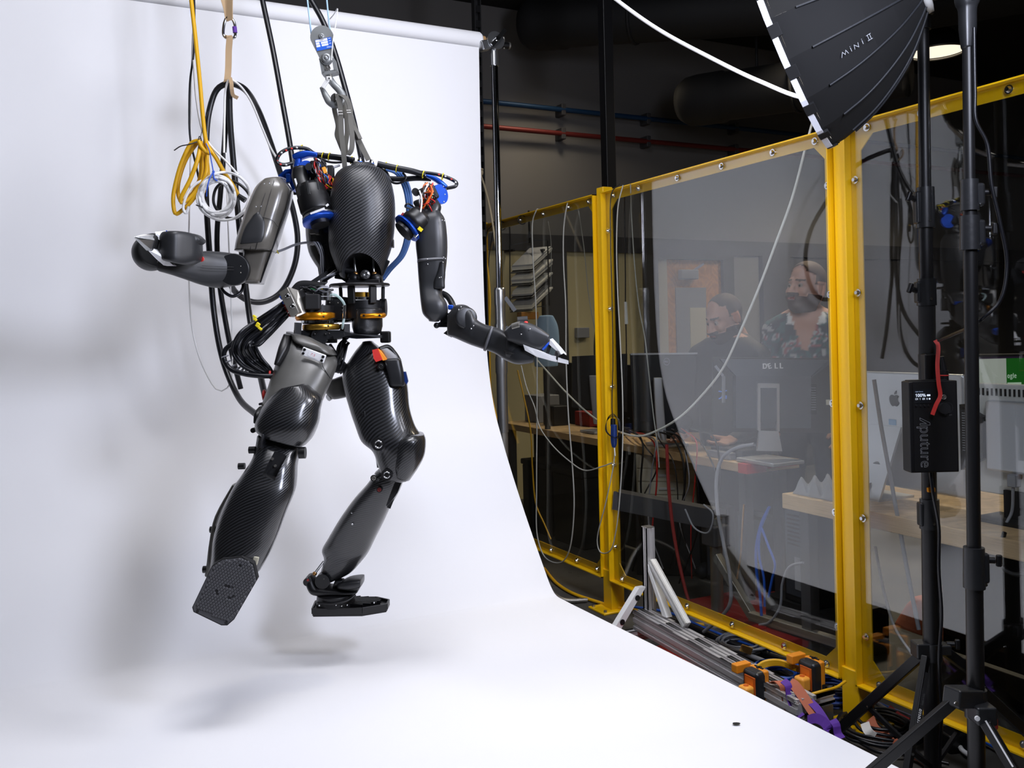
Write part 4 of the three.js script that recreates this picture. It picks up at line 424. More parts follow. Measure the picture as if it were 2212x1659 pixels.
{ // ---- legs ----
  // image-left leg: thigh, knee cover, shin, upturned foot
  const th = rp('thigh', limb([[621, 719, 668, 730, D - 0.06, 0.05, 3], [612, 738, 716, 764, D - 0.08, 0.07, 3], [601, 780, 726, 786, D - 0.1, 0.085, 2.8], [590, 812, 716, 818, D - 0.13, 0.088, 2.7], [579, 845, 702, 850, D - 0.16, 0.088, 2.6], [568, 876, 690, 880, D - 0.19, 0.086, 2.6], [560, 905, 684, 910, D - 0.21, 0.082, 2.6]], 44, 5), 'greyShell', 'scuffed grey thigh shell');
  part(th, 'thigh_strap', limb([[617, 722, 634, 726, D - 0.1, 0.05, 3], [606, 750, 630, 755, D - 0.13, 0.055, 3], [598, 785, 612, 788, D - 0.15, 0.055, 3]], 24, 4), 'black'); part(th, 'top_cap', limb([[634, 722, 684, 734, D - 0.09, 0.06, 4], [638, 736, 712, 750, D - 0.1, 0.066, 4], [660, 748, 722, 764, D - 0.1, 0.066, 4]], 28, 3), 'greyShell');
  part(th, 'seam', tube([at(640, 750, D - 0.158), at(656, 746, D - 0.162), at(664, 752, D - 0.165), at(692, 766, D - 0.175), at(697, 790, D - 0.185), at(714, 818, D - 0.165)], 0.0012, 40, 5), 'black');
  const pr = dirCam(0.93, -0.37, 0), pu = dirCam(0.37, 0.93, 0), pc = at(677, 767, D - 0.187);
  const bd = part(th, 'badge', obox(pc, pr, pu, [0.08, 0.028, 0.006], 0.003), 'white', 'white plate with four screws and red handwriting'); for (const [a, b] of [[-0.032, 0.007], [-0.032, -0.006], [0.032, 0.006], [0.032, -0.007]]) part(bd, 'badge_screw', cylAt(pc.clone().addScaledVector(pr, a).addScaledVector(pu, b).addScaledVector(NEAR, 0.004), NEAR, 0.0045, 0.004, 14), 'black');
  canvasMat('badgePrint', 128, 64, (x, w, h) => { x.fillStyle = '#ececec'; x.fillRect(0, 0, w, h); x.fillStyle = '#c01c3c'; x.font = 'italic 44px sans-serif'; x.fillText('7.5', 26, 46); }); part(bd, 'badge_print', sheet(pc.clone().addScaledVector(NEAR, 0.0036), pr, pu, 0.034, 0.016), 'badgePrint');
  const kn = rp('knee_cover', limb([[610, 838, 660, 828, D - 0.24, 0.05, 2.4], [586, 858, 692, 858, D - 0.23, 0.082, 2.5], [568, 882, 690, 888, D - 0.24, 0.092, 2.5], [556, 908, 686, 916, D - 0.25, 0.094, 2.5], [556, 926, 674, 944, D - 0.25, 0.09, 2.6], [566, 936, 658, 962, D - 0.25, 0.08, 2.8]], 44, 5, false), 'carbon', 'glossy carbon fibre knee cover'); part(kn, 'side_pad', [limb([[552, 910, 566, 914, D - 0.25, 0.04, 3], [554, 890, 572, 893, D - 0.24, 0.045, 3], [562, 878, 574, 880, D - 0.23, 0.03, 3]], 20, 3), cylAt(at(551, 928, D - 0.25), NEAR, 0.008, 0.05), cylAt(at(565, 872, D - 0.22), NEAR, 0.004, 0.04)].map(clean), 'black');
  const kd = D - 0.28; let shin = limb([[559, 940, 652, 963, D - 0.24, 0.06, 3], [550, 985, 641, 1000, kd, 0.065, 3], [527, 1022, 639, 1036, kd - 0.02, 0.07, 2.8], [504, 1056, 635, 1062, kd - 0.035, 0.075, 2.6], [480, 1108, 617, 1106, kd - 0.05, 0.078, 2.5], [465, 1158, 600, 1152, kd - 0.06, 0.078, 2.4], [461, 1200, 582, 1194, kd - 0.07, 0.075, 2.4], [455, 1236, 561, 1232, kd - 0.07, 0.06, 2.4]], 52, 5);
  const sx = at(619, 964, kd).sub(at(593, 954, kd)), sy = at(594, 954, kd).sub(at(570, 1022, kd)); shin = cut(shin, obox(at(595, 993, kd - 0.085), sx, sy, [0.041, 0.118, 0.09]));
  const sh = rp('shin', shin, 'carbon', 'glossy carbon fibre shin with a slot'); part(sh, 'slot_floor', obox(at(594, 1000, kd - 0.03), sx, sy, [0.04, 0.1, 0.004]), 'black'); part(sh, 'slot_screw', [cylAt(at(589, 991, kd - 0.04), NEAR, 0.004, 0.01), cylAt(at(595, 1006, kd - 0.04), NEAR, 0.004, 0.01)], 'steelDull'); part(sh, 'front_bar', limb([[568, 936, 574, 938, kd - 0.05, 0.02, 3], [563, 965, 569, 967, kd - 0.06, 0.02, 3]], 12, 2), 'carbonPlain');
  for (const [x, y, r] of [[653, 978, 0.018], [545, 972, 0.011], [522, 1007, 0.01], [461, 1144, 0.01], [446, 1230, 0.011]]) { const c = at(x, y, kd - 0.02); part(sh, 'side_bolt', [cylAt(c, RIGHT, r, 0.02), ring(c, dirCam(1, 0, -0.4), r * 0.6, r * 0.2)].map(clean), 'black'); }
  part(sh, 'calf_guard', limb([[505, 1045, 512, 1047, kd + 0.02, 0.03, 2.4], [470, 1110, 480, 1112, kd + 0.01, 0.04, 2.4], [458, 1165, 468, 1166, kd, 0.04, 2.4], [451, 1210, 464, 1212, kd, 0.035, 2.4], [444, 1240, 458, 1244, kd - 0.01, 0.02, 2.4]], 20, 4), 'greyShell');
  // foot, sole turned to the camera
  const fd = kd - 0.15, S = [[481, 1207], [522, 1202], [548, 1218], [556, 1252], [506, 1338], [491, 1351], [478, 1351], [418, 1322], [415, 1312], [458, 1222]].map(([x, y]) => at(x, y, fd + (y - 1200) * -0.0002));
  const ft = rp('foot', plate(S, FWD.clone().multiplyScalar(0.018).add(V(0, 0.004, 0))), 'rubber', 'upturned foot with a honeycomb sole');
  const inner = S.map(p => p.clone().lerp(at(485, 1278, fd - 0.016), 0.035).addScaledVector(NEAR, 0.002));
  part(ft, 'sole_pad', plate(inner, FWD.clone().multiplyScalar(0.006)), 'rubberTread');
  { const gs = [], poly = S.map(p => [p.dot(RIGHT), p.y]), inside = (x, y) => { let c = false; for (let i = 0, j = poly.length - 1; i < poly.length; j = i++) if ((poly[i][1] > y) !== (poly[j][1] > y) && x < (poly[j][0] - poly[i][0]) * (y - poly[i][1]) / (poly[j][1] - poly[i][1]) + poly[i][0]) c = !c; return c; }; const holes = [[468, 1277], [471, 1281], [487, 1265], [493, 1267], [499, 1269], [497, 1291], [503, 1287], [518, 1223], [427, 1320], [489, 1345]]; const s = 6.6, hs = s * 0.58; for (let j = -14; j < 14; j++) for (let i = -14; i < 14; i++) { const ox = i * s + (j & 1 ? s / 2 : 0), oy = j * s * 0.87, x = 485 + ox * 0.94 - oy * 0.3, y = 1276 + ox * 0.3 + oy * 0.94; if (x < 400 || x > 575 || y < 1195 || y > 1360) continue; if (holes.some(([a, b]) => (a - x) ** 2 + (b - y) ** 2 < 14)) continue; const ok = [[0, 0], [5, 0], [-5, 0], [0, 5], [0, -5]].every(([a, b]) => { const p = at(x + a, y + b, fd); return inside(p.dot(RIGHT), p.y); }); if (!ok) continue; const c = at(x, y, fd + (y - 1200) * -0.0002 - 0.002); gs.push(cyl(c, c.clone().addScaledVector(NEAR, 0.0035), hs * fd / F, hs * fd / F * 0.72, 6)); } const o = part(ft, 'tread', gs, 'rubberTread', 'small honeycomb studs of the sole'); o.userData.kind = 'stuff'; }
  for (const [x, y] of [[468, 1277], [471, 1281], [487, 1265], [494, 1268], [497, 1291], [503, 1287], [518, 1223], [427, 1320], [489, 1345]]) part(ft, 'sole_hole', cylAt(at(x, y, fd + (y - 1200) * -0.0002), NEAR, 0.0045, 0.006, 12), 'black');
  rp('ankle', [limb([[510, 1190, 538, 1192, fd + 0.08, 0.03, 3], [505, 1205, 540, 1208, fd + 0.05, 0.03, 3], [490, 1225, 535, 1230, fd + 0.03, 0.03, 3]], 24, 3), limb([[500, 1190, 560, 1200, fd + 0.1, 0.05, 3], [470, 1235, 540, 1245, fd + 0.06, 0.05, 3]], 24, 3)].map(clean), 'black'); rp('foot_tag', obox(at(552, 1211, fd + 0.02), dirCam(0.3, 1, 0), NEAR, [0.024, 0.008, 0.016], 0.002), 'cream');
}
{ // image-right leg
  const d = D + 0.02;
  const th = rp('thigh', limb([[783, 741, 806, 739, d, 0.04, 2.4], [766, 762, 833, 762, d, 0.07, 2.5], [744, 800, 868, 800, d - 0.01, 0.085, 2.6], [743, 831, 879, 831, d - 0.02, 0.09, 2.6], [756, 881, 884, 880, d - 0.04, 0.088, 2.5], [769, 920, 896, 920, d - 0.06, 0.085, 2.5], [782, 952, 913, 946, d - 0.075, 0.085, 2.5], [806, 974, 918, 968, d - 0.08, 0.082, 2.4], [816, 1000, 908, 1002, d - 0.08, 0.075, 2.4], [823, 1020, 884, 1034, d - 0.08, 0.062, 2.4]], 48, 5), 'carbon', 'glossy carbon fibre thigh running into the knee');
  const kn = part(th, 'knee_cap', limb([[880, 934, 914, 938, d - 0.085, 0.07, 2.4], [858, 950, 919, 952, d - 0.09, 0.085, 2.4], [850, 980, 917, 982, d - 0.09, 0.082, 2.4], [848, 1005, 905, 1008, d - 0.09, 0.074, 2.4], [856, 1026, 886, 1036, d - 0.09, 0.06, 2.4]], 36, 4, false), 'carbon');
  faceBolt(th, 818, 959, d - 0.155, 0.022); faceBolt(th, 836, 1025, d - 0.145, 0.019); faceBolt(th, 823, 791, d - 0.105, 0.012, 'steelBright', 'black');
  part(th, 'pocket', limb([[831, 780, 866, 778, d - 0.085, 0.026, 4], [838, 806, 872, 806, d - 0.09, 0.026, 4], [843, 830, 874, 830, d - 0.09, 0.026, 4]], 28, 3), 'printDark', 'smooth black side pocket'); part(th, 'collar', tube([at(820, 755, d - 0.075), at(838, 750, d - 0.06), at(852, 764, d - 0.06), at(862, 780, d - 0.06)], 0.009, 30, 8), 'black'); part(th, 'pocket_lining', limb([[824, 757, 838, 753, d - 0.07, 0.02, 3], [832, 772, 856, 768, d - 0.07, 0.02, 3], [836, 782, 860, 780, d - 0.07, 0.02, 3]], 20, 3), 'foam'); part(th, 'red_wedge', plate([at(804, 756, d - 0.105), at(816, 753, d - 0.105), at(826, 777, d - 0.112), at(812, 782, d - 0.112), at(807, 774, d - 0.11)], FWD.clone().multiplyScalar(0.03)), 'red', 'red and orange insert'); part(th, 'orange_wedge', plate([at(817, 754, d - 0.1), at(823, 758, d - 0.1), at(836, 777, d - 0.106), at(827, 779, d - 0.107)], FWD.clone().multiplyScalar(0.03)), 'orange'); part(th, 'side_clip', plate([at(868, 803, d - 0.08), at(876, 803, d - 0.08), at(881, 824, d - 0.08), at(878, 831, d - 0.08), at(873, 822, d - 0.08)], FWD.clone().multiplyScalar(0.02)), 'blueDark'); part(th, 'mark', [bar(at(779, 892, d - 0.128), at(793, 896, d - 0.128), 0.003, 0.003), bar(at(787, 888, d - 0.128), at(789, 900, d - 0.128), 0.003, 0.003)], 'black');
  rp('rear_cover', limb([[712, 830, 722, 818, d + 0.05, 0.03, 2.6], [706, 850, 748, 812, d + 0.06, 0.05, 2.6], [716, 858, 756, 850, d + 0.06, 0.05, 2.6]], 28, 3), 'greyShell'); rp('cover_bolt', cylAt(at(712, 858, d + 0.04), dirCam(-0.6, -0.4, -0.6), 0.012, 0.014), 'steel'); rp('knee_rod', cyl(at(814, 985, d - 0.02), at(817, 1010, d - 0.02), 0.005), 'steelBright');
  let shin = limb([[812, 1018, 872, 1036, d - 0.05, 0.055, 2.6], [796, 1042, 862, 1062, d - 0.04, 0.062, 2.6], [766, 1076, 844, 1094, d - 0.015, 0.066, 2.5], [736, 1118, 828, 1128, d + 0.015, 0.068, 2.5], [711, 1160, 811, 1162, d + 0.045, 0.068, 2.5], [697, 1186, 796, 1192, d + 0.06, 0.064, 2.5], [701, 1207, 782, 1211, d + 0.075, 0.055, 2.5], [694, 1234, 757, 1237, d + 0.09, 0.045, 2.4], [694, 1252, 722, 1254, d + 0.095, 0.035, 2.2]], 48, 5);
  const sx = at(866, 1046, d).sub(at(856, 1042, d)), sy = at(857, 1042, d).sub(at(838, 1098, d)); shin = cut(shin, obox(at(848, 1070, d - 0.11), sx, sy, [0.02, 0.1, 0.09]));
  const sh = rp('shin', shin, 'carbon', 'glossy carbon fibre shin with a narrow slot'); part(sh, 'slot_floor', obox(at(848, 1070, d - 0.055), sx, sy, [0.02, 0.09, 0.004]), 'black'); faceBolt(sh, 808, 1032, d - 0.105, 0.011, 'steelBright', 'steelDull'); faceBolt(sh, 820, 1057, d - 0.102, 0.01, 'black', 'redDark'); faceBolt(sh, 701, 1249, d + 0.05, 0.012, 'black', 'steelDull'); dots(sh, [[761, 1108], [779, 1119], [761, 1132]], d - 0.055, 0.0042);
  const kr = rp('ankle_rod', cyl(at(699, 1213, d + 0.06), at(680, 1238, d + 0.06), 0.0045), 'steelBright'); part(kr, 'rod_end', ball(at(680, 1239, d + 0.06), 0.008), 'brass');
  const fd = d + 0.08, an = rp('ankle', [limb([[661, 1252, 676, 1240, fd, 0.03, 2.6], [666, 1268, 690, 1262, fd, 0.045, 2.6], [680, 1282, 700, 1262, fd, 0.05, 2.6], [720, 1282, 720, 1266, fd, 0.05, 3], [768, 1278, 770, 1270, fd, 0.05, 3], [776, 1272, 775, 1270, fd, 0.03, 3]], 28, 4), cylAt(at(668, 1252, fd), NEAR, 0.014, 0.07), cylAt(at(701, 1250, fd), NEAR, 0.026, 0.08), limb([[722, 1268, 728, 1250, fd, 0.025, 3], [740, 1262, 741, 1250, fd, 0.02, 3]], 16, 3)].map(clean), 'black'); part(an, 'toe_disc', limb([[731, 1260, 732, 1268, fd - 0.02, 0.03, 3], [752, 1250, 752, 1268, fd - 0.02, 0.05, 4], [775, 1246, 775, 1266, fd - 0.02, 0.05, 4], [783, 1246, 783, 1262, fd - 0.02, 0.045, 4]], 24, 3, false), 'printDark'); part(an, 'ankle_bolt', cylAt(at(665, 1253, fd - 0.037), NEAR, 0.004, 0.004), 'redDark');
  const cy = rp('foot_column', lathe(at(726, 1304, fd), UP, [[0.07, 0], [0.068, 0.016], [0.066, 0.034], [0.068, 0.038], [0.05, 0.04], [0, 0.04]], 36), 'black'); part(cy, 'column_band', tube([at(686, 1302, fd - 0.06), at(720, 1304, fd - 0.07), at(750, 1298, fd - 0.06), at(768, 1285, fd - 0.04)], 0.004), 'black');
  const F0 = [[662, 1313], [684, 1296], [712, 1290], [800, 1291], [826, 1300], [824, 1311], [782, 1321], [668, 1319]]; const bp = (z, y, k = 1) => [[-0.108, 0.03], [-0.075, 0.065], [-0.02, 0.07], [0.105, 0.062], [0.155, 0.025], [0.155, -0.028], [0.075, -0.068], [-0.1, -0.062]].map(([a, b]) => at(744, 1317, fd).addScaledVector(RIGHT, a * k).addScaledVector(FWD, b * k).add(V(0, y, 0)));
  const fb = rp('foot', plate(bp(0, 0), V(0, 0.016, 0)), 'black', 'flat black foot plate with stiffening ribs'); part(fb, 'sole_pad', plate(bp(0, -0.004, 0.98), V(0, 0.004, 0)), 'rubber'); const rimp = bp(0, 0.016); for (let k = 0; k < 8; k++) part(fb, 'rim', bar(rimp[k], rimp[(k + 1) % 8], 0.006, 0.02, UP, 0.001), 'black'); for (let k = 0; k < 9; k++) { const a = -0.9 + k * 0.25, c = at(726, 1314, fd).add(V(0, 0.02, 0)); part(fb, 'rib', bar(c.clone().addScaledVector(RIGHT, 0.05 * Math.cos(a)).addScaledVector(FWD, 0.04 * Math.sin(a)), c.clone().addScaledVector(RIGHT, 0.15 * Math.cos(a) + 0.01).addScaledVector(FWD, 0.062 * Math.sin(a)), 0.004, 0.014), 'black'); } dots(fb, [[690, 1308], [726, 1307], [738, 1309], [750, 1307], [808, 1302]], fd - 0.068, 0.003);
}
// ================= hoist, slings, hanging cables =================
{
  const roof = (p, y0) => y0 < 0 ? [V(p[0].x, CEIL, p[0].z), ...p] : p;          // what leaves the picture at the top runs on up to the ceiling
  const hd = 3.08, ax = dirCam(0.17, -0.985, 0), sd = dirCam(0.985, 0.17, 0), c = at(693, 98, hd);
  const t = thing('hoist_block', 'grey zinc pulley block with a blue and white sticker, above the hook', 'pulley', at(706, 162, hd));
  const ol = []; for (const [cx, cy, r, a0, a1] of [[695, 80, 25, 2.85, 6.1], [705, 127, 13, 0.1, 2.9]]) for (let k = 0; k <= 14; k++) { const a = a0 + (a1 - a0) * k / 14; ol.push([cx + Math.cos(a) * r, cy + Math.sin(a) * r]); }
  const outline = k => ol.map(([x, y]) => at(x, y, hd + k));
  part(t, 'cheek_plate', plate(outline(-0.024), FWD.clone().multiplyScalar(0.008)), 'zinc'); part(t, 'cheek_plate', plate(outline(0.016), FWD.clone().multiplyScalar(0.008)), 'zinc');
  part(t, 'sheave', lathe(at(695, 84, hd - 0.012), FWD, [[0, 0], [0.036, 0], [0.03, 0.012], [0.036, 0.024], [0, 0.024]], 32), 'steelDull');
  for (const [x, y, r] of [[695, 79, 0.0095], [705, 126, 0.016]]) { const b = part(t, 'axle', lathe(at(x, y, hd - 0.024), NEAR, [[r * 1.05, 0], [r, 0.006], [r * 0.62, 0.009], [r * 0.6, 0.007], [r * 0.34, 0.007], [r * 0.3, 0.01], [0, 0.01]], 24), 'zinc'); }
  const yk = (q) => plate(q.map(([x, y]) => at(x, y, hd - 0.02)), FWD.clone().multiplyScalar(0.04)); part(t, 'yoke', [yk([[689, 126], [695, 126], [701, 156], [695, 160]]), yk([[716, 122], [722, 126], [728, 152], [721, 153]]), yk([[695, 160], [697, 155], [723, 150], [728, 152], [726, 156], [700, 162]])].map(clean), 'zinc'); part(t, 'swivel_nut', cyl(at(707, 150, hd), at(704, 142, hd), 0.012), 'steelDull'); part(t, 'swivel_pin', cyl(at(714, 168, hd), at(708, 152, hd), 0.008), 'steelDull');
  canvasMat('hoistSticker', 256, 192, (x, w, h) => { x.fillStyle = '#1f5cc8'; x.fillRect(0, 0, w, h); x.fillStyle = '#f2f2f4'; x.fillRect(6, 6, 186, 40); x.fillRect(6, 54, 56, 34); x.fillRect(84, 54, 108, 34); x.fillRect(6, 96, 60, 34); x.fillRect(90, 96, 102, 34); x.fillStyle = '#cfd8ea'; for (let k = 0; k < 3; k++) x.fillRect(208, 14 + k * 42, 34, 10); x.fillStyle = '#a9b4c8'; x.fillRect(14, 20, 160, 6); x.fillRect(92, 66, 80, 5); x.fillRect(98, 108, 80, 5); x.fillStyle = '#e8edf8'; x.font = 'bold 26px sans-serif'; x.fillText('lifting', 160, 170); });
  part(t, 'sticker', sheet(at(700, 95, hd - 0.0255), dirCam(0.985, 0.17, 0), dirCam(-0.17, 0.985, 0), 0.056, 0.038), 'hoistSticker');
  const hk = thing('lifting_hook', 'bare metal lifting hook with a spring gate, holding the grey sling', 'hook', at(722, 228, hd));
  part(hk, 'hook_body', (() => { const rows = [[708, 167, 0.011], [713, 172, 0.012], [722, 184, 0.011], [732, 194, 0.012], [739, 206, 0.0135], [735, 220, 0.0145], [724, 226, 0.0145], [712, 220, 0.013], [704, 208, 0.011], [698, 196, 0.0085], [694, 189, 0.006]]; return loft(rows.map(([x, y, r], i) => { const p = rows[Math.max(0, i - 1)], n = rows[Math.min(rows.length - 1, i + 1)], d = at(n[0], n[1], hd).sub(at(p[0], p[1], hd)).normalize(), s = d.clone().cross(FWD).normalize(); return { c: at(x, y, hd), a: s.multiplyScalar(r), b: FWD.clone().multiplyScalar(r * 0.8), n: 2.2 }; }), 20, 4); })(), 'zinc');
  part(hk, 'gate', [bar(at(710, 170, hd - 0.012), at(697, 190, hd - 0.012), 0.012, 0.01, NEAR, 0.002), obox(at(711, 170, hd - 0.013), RIGHT, UP, [0.017, 0.012, 0.018], 0.002)].map(clean), 'aluWhite'); part(hk, 'gate_pin', cylAt(at(711, 169, hd - 0.024), NEAR, 0.0025, 0.004), 'black');
  solo('hoist_rope', 'pale blue hoist rope running up from the pulley block, beside the black cable', 'rope', [tube([V(at(652, -120, hd).x, CEIL, at(652, -120, hd).z), at(652, -120, hd), at(664, 0, hd), at(671, 60, hd - 0.005), at(673, 78, hd)], 0.0028), tube([V(at(697, -110, hd).x, CEIL, at(697, -110, hd).z), at(697, -110, hd), at(706, 0, hd), at(712, 60, hd), at(716, 82, hd)], 0.0028)].map(clean), 'ropeBlue');
  solo('tag_line', 'thin white cord looped beside the pulley block', 'cord', tube([at(712, 42, hd + 0.05), at(722, 30, hd + 0.02), at(729, 18, hd), at(729, 24, hd), at(724, 60, hd - 0.02), at(719, 90, hd - 0.03), at(716, 130, hd - 0.03)], 0.0018), 'cableWhite');
  // grey sling: webbing loops from the hook to the lugs
  const sl = thing('lifting_sling', 'grey webbing sling looped from the hook to the lugs on the robot', 'sling', at(745, 362, D));
  const W1 = 0.0165; const web = (pts, side, w = W1) => part(sl, 'webbing', strap(pts.map(([x, y, z]) => at(x, y, hd + (z || 0))), side, w, 0.0035), 'webGrey');
  web([[722, 224, 0.0], [720, 210, -0.02], [727, 206, -0.024], [733, 220, -0.022], [736, 245, -0.02], [738, 290, -0.02], [742, 330, -0.02], [745, 362, -0.01]], dirCam(1, -0.1, 0.1)); web([[728, 212, 0.01], [736, 206, -0.02], [749, 214, -0.026], [756, 232, -0.02], [757, 262, -0.02], [761, 300, -0.02], [758, 326, -0.015], [750, 334, -0.01], [746, 318, 0], [750, 285, 0.01], [746, 240, 0.01], [736, 214, 0.012]], dirCam(0.9, 0.1, 0.4)); web([[719, 214, 0.012], [723, 240, 0.01], [730, 272, 0.01], [728, 292, 0.005], [733, 306, 0], [741, 326, 0.0]], dirCam(0.85, 0, 0.5)); web([[740, 208, 0.02], [752, 240, 0.03], [764, 270, 0.03], [772, 296, 0.025], [782, 318, 0.02], [796, 346, 0.02]], dirCam(0.9, 0.35, 0.2), 0.018); web([[724, 216, 0.02], [742, 246, 0.025], [756, 268, 0.02], [768, 280, 0.015], [778, 300, 0.01]], dirCam(0.6, 0.3, 0.7));
  for (const [x, y] of [[735, 240], [736, 246], [753, 238], [754, 243]]) part(sl, 'stitching', obox(at(x, y, hd - 0.024), RIGHT, UP, [0.014, 0.0022, 0.002]), 'paperWhite');
  // tan strap, carabiner, lower strap
  const cd = 3.5;
  solo('tan_strap', 'tan webbing strap running up out of the picture from the carabiner', 'strap', [strap([V(at(476, -60, cd).x, CEIL, at(476, -60, cd).z), at(476, -60, cd), at(482, -10, cd), at(490, 20, cd), at(494, 40, cd), at(497, 44, cd)], dirCam(0.9, 0, 0.4), 0.025, 0.003), strap([V(at(500, -60, cd).x, CEIL, at(500, -60, cd).z), at(500, -60, cd - 0.02), at(497, 0, cd - 0.02), at(497, 44, cd - 0.015)], dirCam(0.9, 0.05, -0.4), 0.025, 0.003)].map(clean), 'webTan');
  const cb = thing('carabiner', 'silver carabiner with a purple screw sleeve', 'carabiner', at(495, 84, cd)); part(cb, 'ring_body', loop([[486, 46], [483, 60], [483, 76], [489, 82], [500, 83], [507, 80], [508, 70], [506, 50], [500, 40], [491, 38]].map(([x, y]) => at(x, y, cd)), 0.0058, 80, 10), 'steelBright'); part(cb, 'screw_sleeve', cyl(at(506.5, 58, cd), at(508, 71, cd), 0.0085, 0.0085, 12), 'webPurple', 'purple screw sleeve');
  const ts = thing('tan_sling', 'tan webbing sling tied around the black cable arch', 'strap', at(494, 190, cd)); part(ts, 'webbing', strap([at(489, 84, cd), at(495, 79, cd - 0.01), at(494, 110, cd), at(493, 150, cd), at(491, 172, cd - 0.01), at(489, 186, cd), at(493, 190, cd + 0.02)], dirCam(1, 0, 0.15), 0.024, 0.003), 'webTan'); part(ts, 'webbing', strap([at(497, 168, cd - 0.04), at(500, 180, cd - 0.05), at(501, 194, cd - 0.045), at(504, 206, cd - 0.03), at(514, 212, cd - 0.02)], dirCam(1, 0.2, 0.15), 0.014, 0.003), 'webTan');
  // thick black cables
  const cab = (label, pts, r, m = 'cableBlack', name = 'power_hose', group) => solo(name, label, 'cable', tube(roof(pts.map(([x, y, z]) => at(x, y, z)), pts[0][1]), r, pts.length * 11, 10), m, group);
  cab('thick black cable from the tan sling sweeping down behind the gripper to the knee', [[494, 178, 3.5], [470, 192, 3.5], [452, 240, 3.5], [445, 320, 3.5], [445, 420, 3.5], [452, 540, 3.52], [463, 680, 3.52], [482, 780, 3.5], [515, 858, 3.42], [556, 898, 3.25]], 0.0115);
  cab('thick black cable from the tan sling straight down behind the forearm', [[492, 180, 3.52], [489, 240, 3.52], [484, 320, 3.53], [476, 420, 3.54], [469, 500, 3.55], [471, 580, 3.55], [478, 640, 3.56], [500, 760, 3.58], [520, 840, 3.6]], 0.0105);
  cab('thick black cable from the tan sling down to the red band at the thigh', [[495, 180, 3.5], [497, 260, 3.5], [505, 360, 3.5], [514, 460, 3.5], [525, 570, 3.5], [540, 690, 3.46], [556, 780, 3.35], [574, 862, 3.2]], 0.0115);
  cab('thick black cable from the tan sling looping behind the smoky upper arm', [[497, 178, 3.52], [525, 190, 3.55], [556, 235, 3.68], [585, 310, 3.8], [606, 375, 3.88], [632, 450, 3.95], [643, 520, 3.98], [634, 580, 3.98], [606, 632, 3.96], [570, 652, 3.93], [538, 650, 3.9], [510, 632, 3.86], [496, 610, 3.8]], 0.0128);
  cab('black cable hanging straight down to the left shoulder bracket', [[550, -90, 3.6], [567, 0, 3.56], [590, 110, 3.5], [610, 220, 3.45], [626, 310, 3.4], [636, 380, 3.36], [640, 420, 3.36]], 0.0108);
  cab('black cable passing behind the pulley block to the back of the robot', [[640, -60, 3.5], [672, 0, 3.48], [697, 45, 3.46], [722, 110, 3.44], [748, 200, 3.4], [766, 270, 3.36], [778, 330, 3.3], [784, 360, 3.25]], 0.0108);
  cab('thin white cord following the arch of black cables', [[484, 330, 3.48], [485, 250, 3.48], [488, 190, 3.47], [496, 172, 3.46], [515, 182, 3.47], [540, 215, 3.5], [568, 280, 3.5], [585, 320, 3.5], [605, 352, 3.45]], 0.0042, 'cableWhite', 'white_cable'); cab('white cord hanging beside the black cables and dipping below the forearm', [[425, -60, 3.46], [417, 60, 3.46], [414, 150, 3.46], [412, 300, 3.46], [409, 450, 3.46], [408, 600, 3.48], [417, 720, 3.48], [442, 800, 3.48], [474, 845, 3.48], [496, 832, 3.48], [502, 770, 3.5], [498, 620, 3.5], [492, 470, 3.5], [488, 330, 3.5]], 0.0028, 'cableWhite', 'white_cable'); cab('white cord slanting from the yellow cable coil to the white coil', [[418, 130, 3.44], [425, 220, 3.44], [440, 290, 3.42], [460, 320, 3.4], [490, 350, 3.38], [515, 378, 3.37]], 0.004, 'cableWhite', 'white_cable'); cab('thin black cable beside the yellow cable', [[419, -40, 3.45], [420, 60, 3.45], [418, 120, 3.45], [411, 170, 3.45], [409, 230, 3.45], [411, 300, 3.45], [424, 360, 3.46], [432, 400, 3.46]], 0.004, 'cableBlack');
  // yellow coil
  const yd = 3.4, yc = thing('yellow_cable_coil', 'yellow cable hanging down and gathered into a tied coil', 'cable', at(380, 465, yd)); const yl = pts => part(yc, 'cable', tube(roof(pts.map(([x, y, z]) => at(x, y, yd + (z || 0))), pts[0][1]), 0.0078, pts.length * 9, 10), 'cableYellow');
  yl([[405, -80], [413, 0], [423, 90], [432, 180], [438, 250], [444, 300], [452, 330, -0.01], [451, 332, -0.02], [438, 322, -0.03], [429, 304, -0.03]]); yl([[432, 303, -0.02], [415, 308, -0.02], [396, 342, -0.02], [382, 385, -0.02], [374, 432, -0.02], [380, 462, -0.02], [396, 452, -0.02], [424, 420, -0.02], [438, 375, -0.01], [437, 318, 0]]); yl([[434, 306, 0], [428, 340, -0.04], [412, 385, -0.045], [391, 428, -0.045], [390, 437, -0.04], [402, 434, -0.03], [424, 412, -0.02], [445, 375, -0.02], [447, 335, -0.01]]); yl([[428, 305, -0.01], [402, 344, 0.01], [386, 392, 0.01], [385, 420, 0.01], [392, 434, 0.005], [410, 425, 0], [432, 385, 0], [434, 320, 0]]); yl([[447, 314, 0], [466, 340, 0], [484, 372, 0], [504, 402, 0.02], [516, 424, 0.02]]); yl([[438, 310, 0.01], [446, 345, 0.01], [449, 375, 0.01], [445, 405, 0.01], [430, 425, 0.0]]);
  part(yc, 'plug', cyl(at(515, 423, yd + 0.02), at(530, 433, yd + 0.02), 0.0095, 0.011), 'black'); part(yc, 'cable_tie', [ring(at(432, 303, yd - 0.02), RIGHT, 0.014, 0.002), tube([at(430, 305, yd - 0.03), at(408, 312, yd - 0.05), at(390, 316, yd - 0.05), at(376, 325, yd - 0.05)], 0.0022), tube([at(432, 300, yd - 0.02), at(440, 270, yd), at(450, 240, yd + 0.05)], 0.0012)].map(clean), 'black');
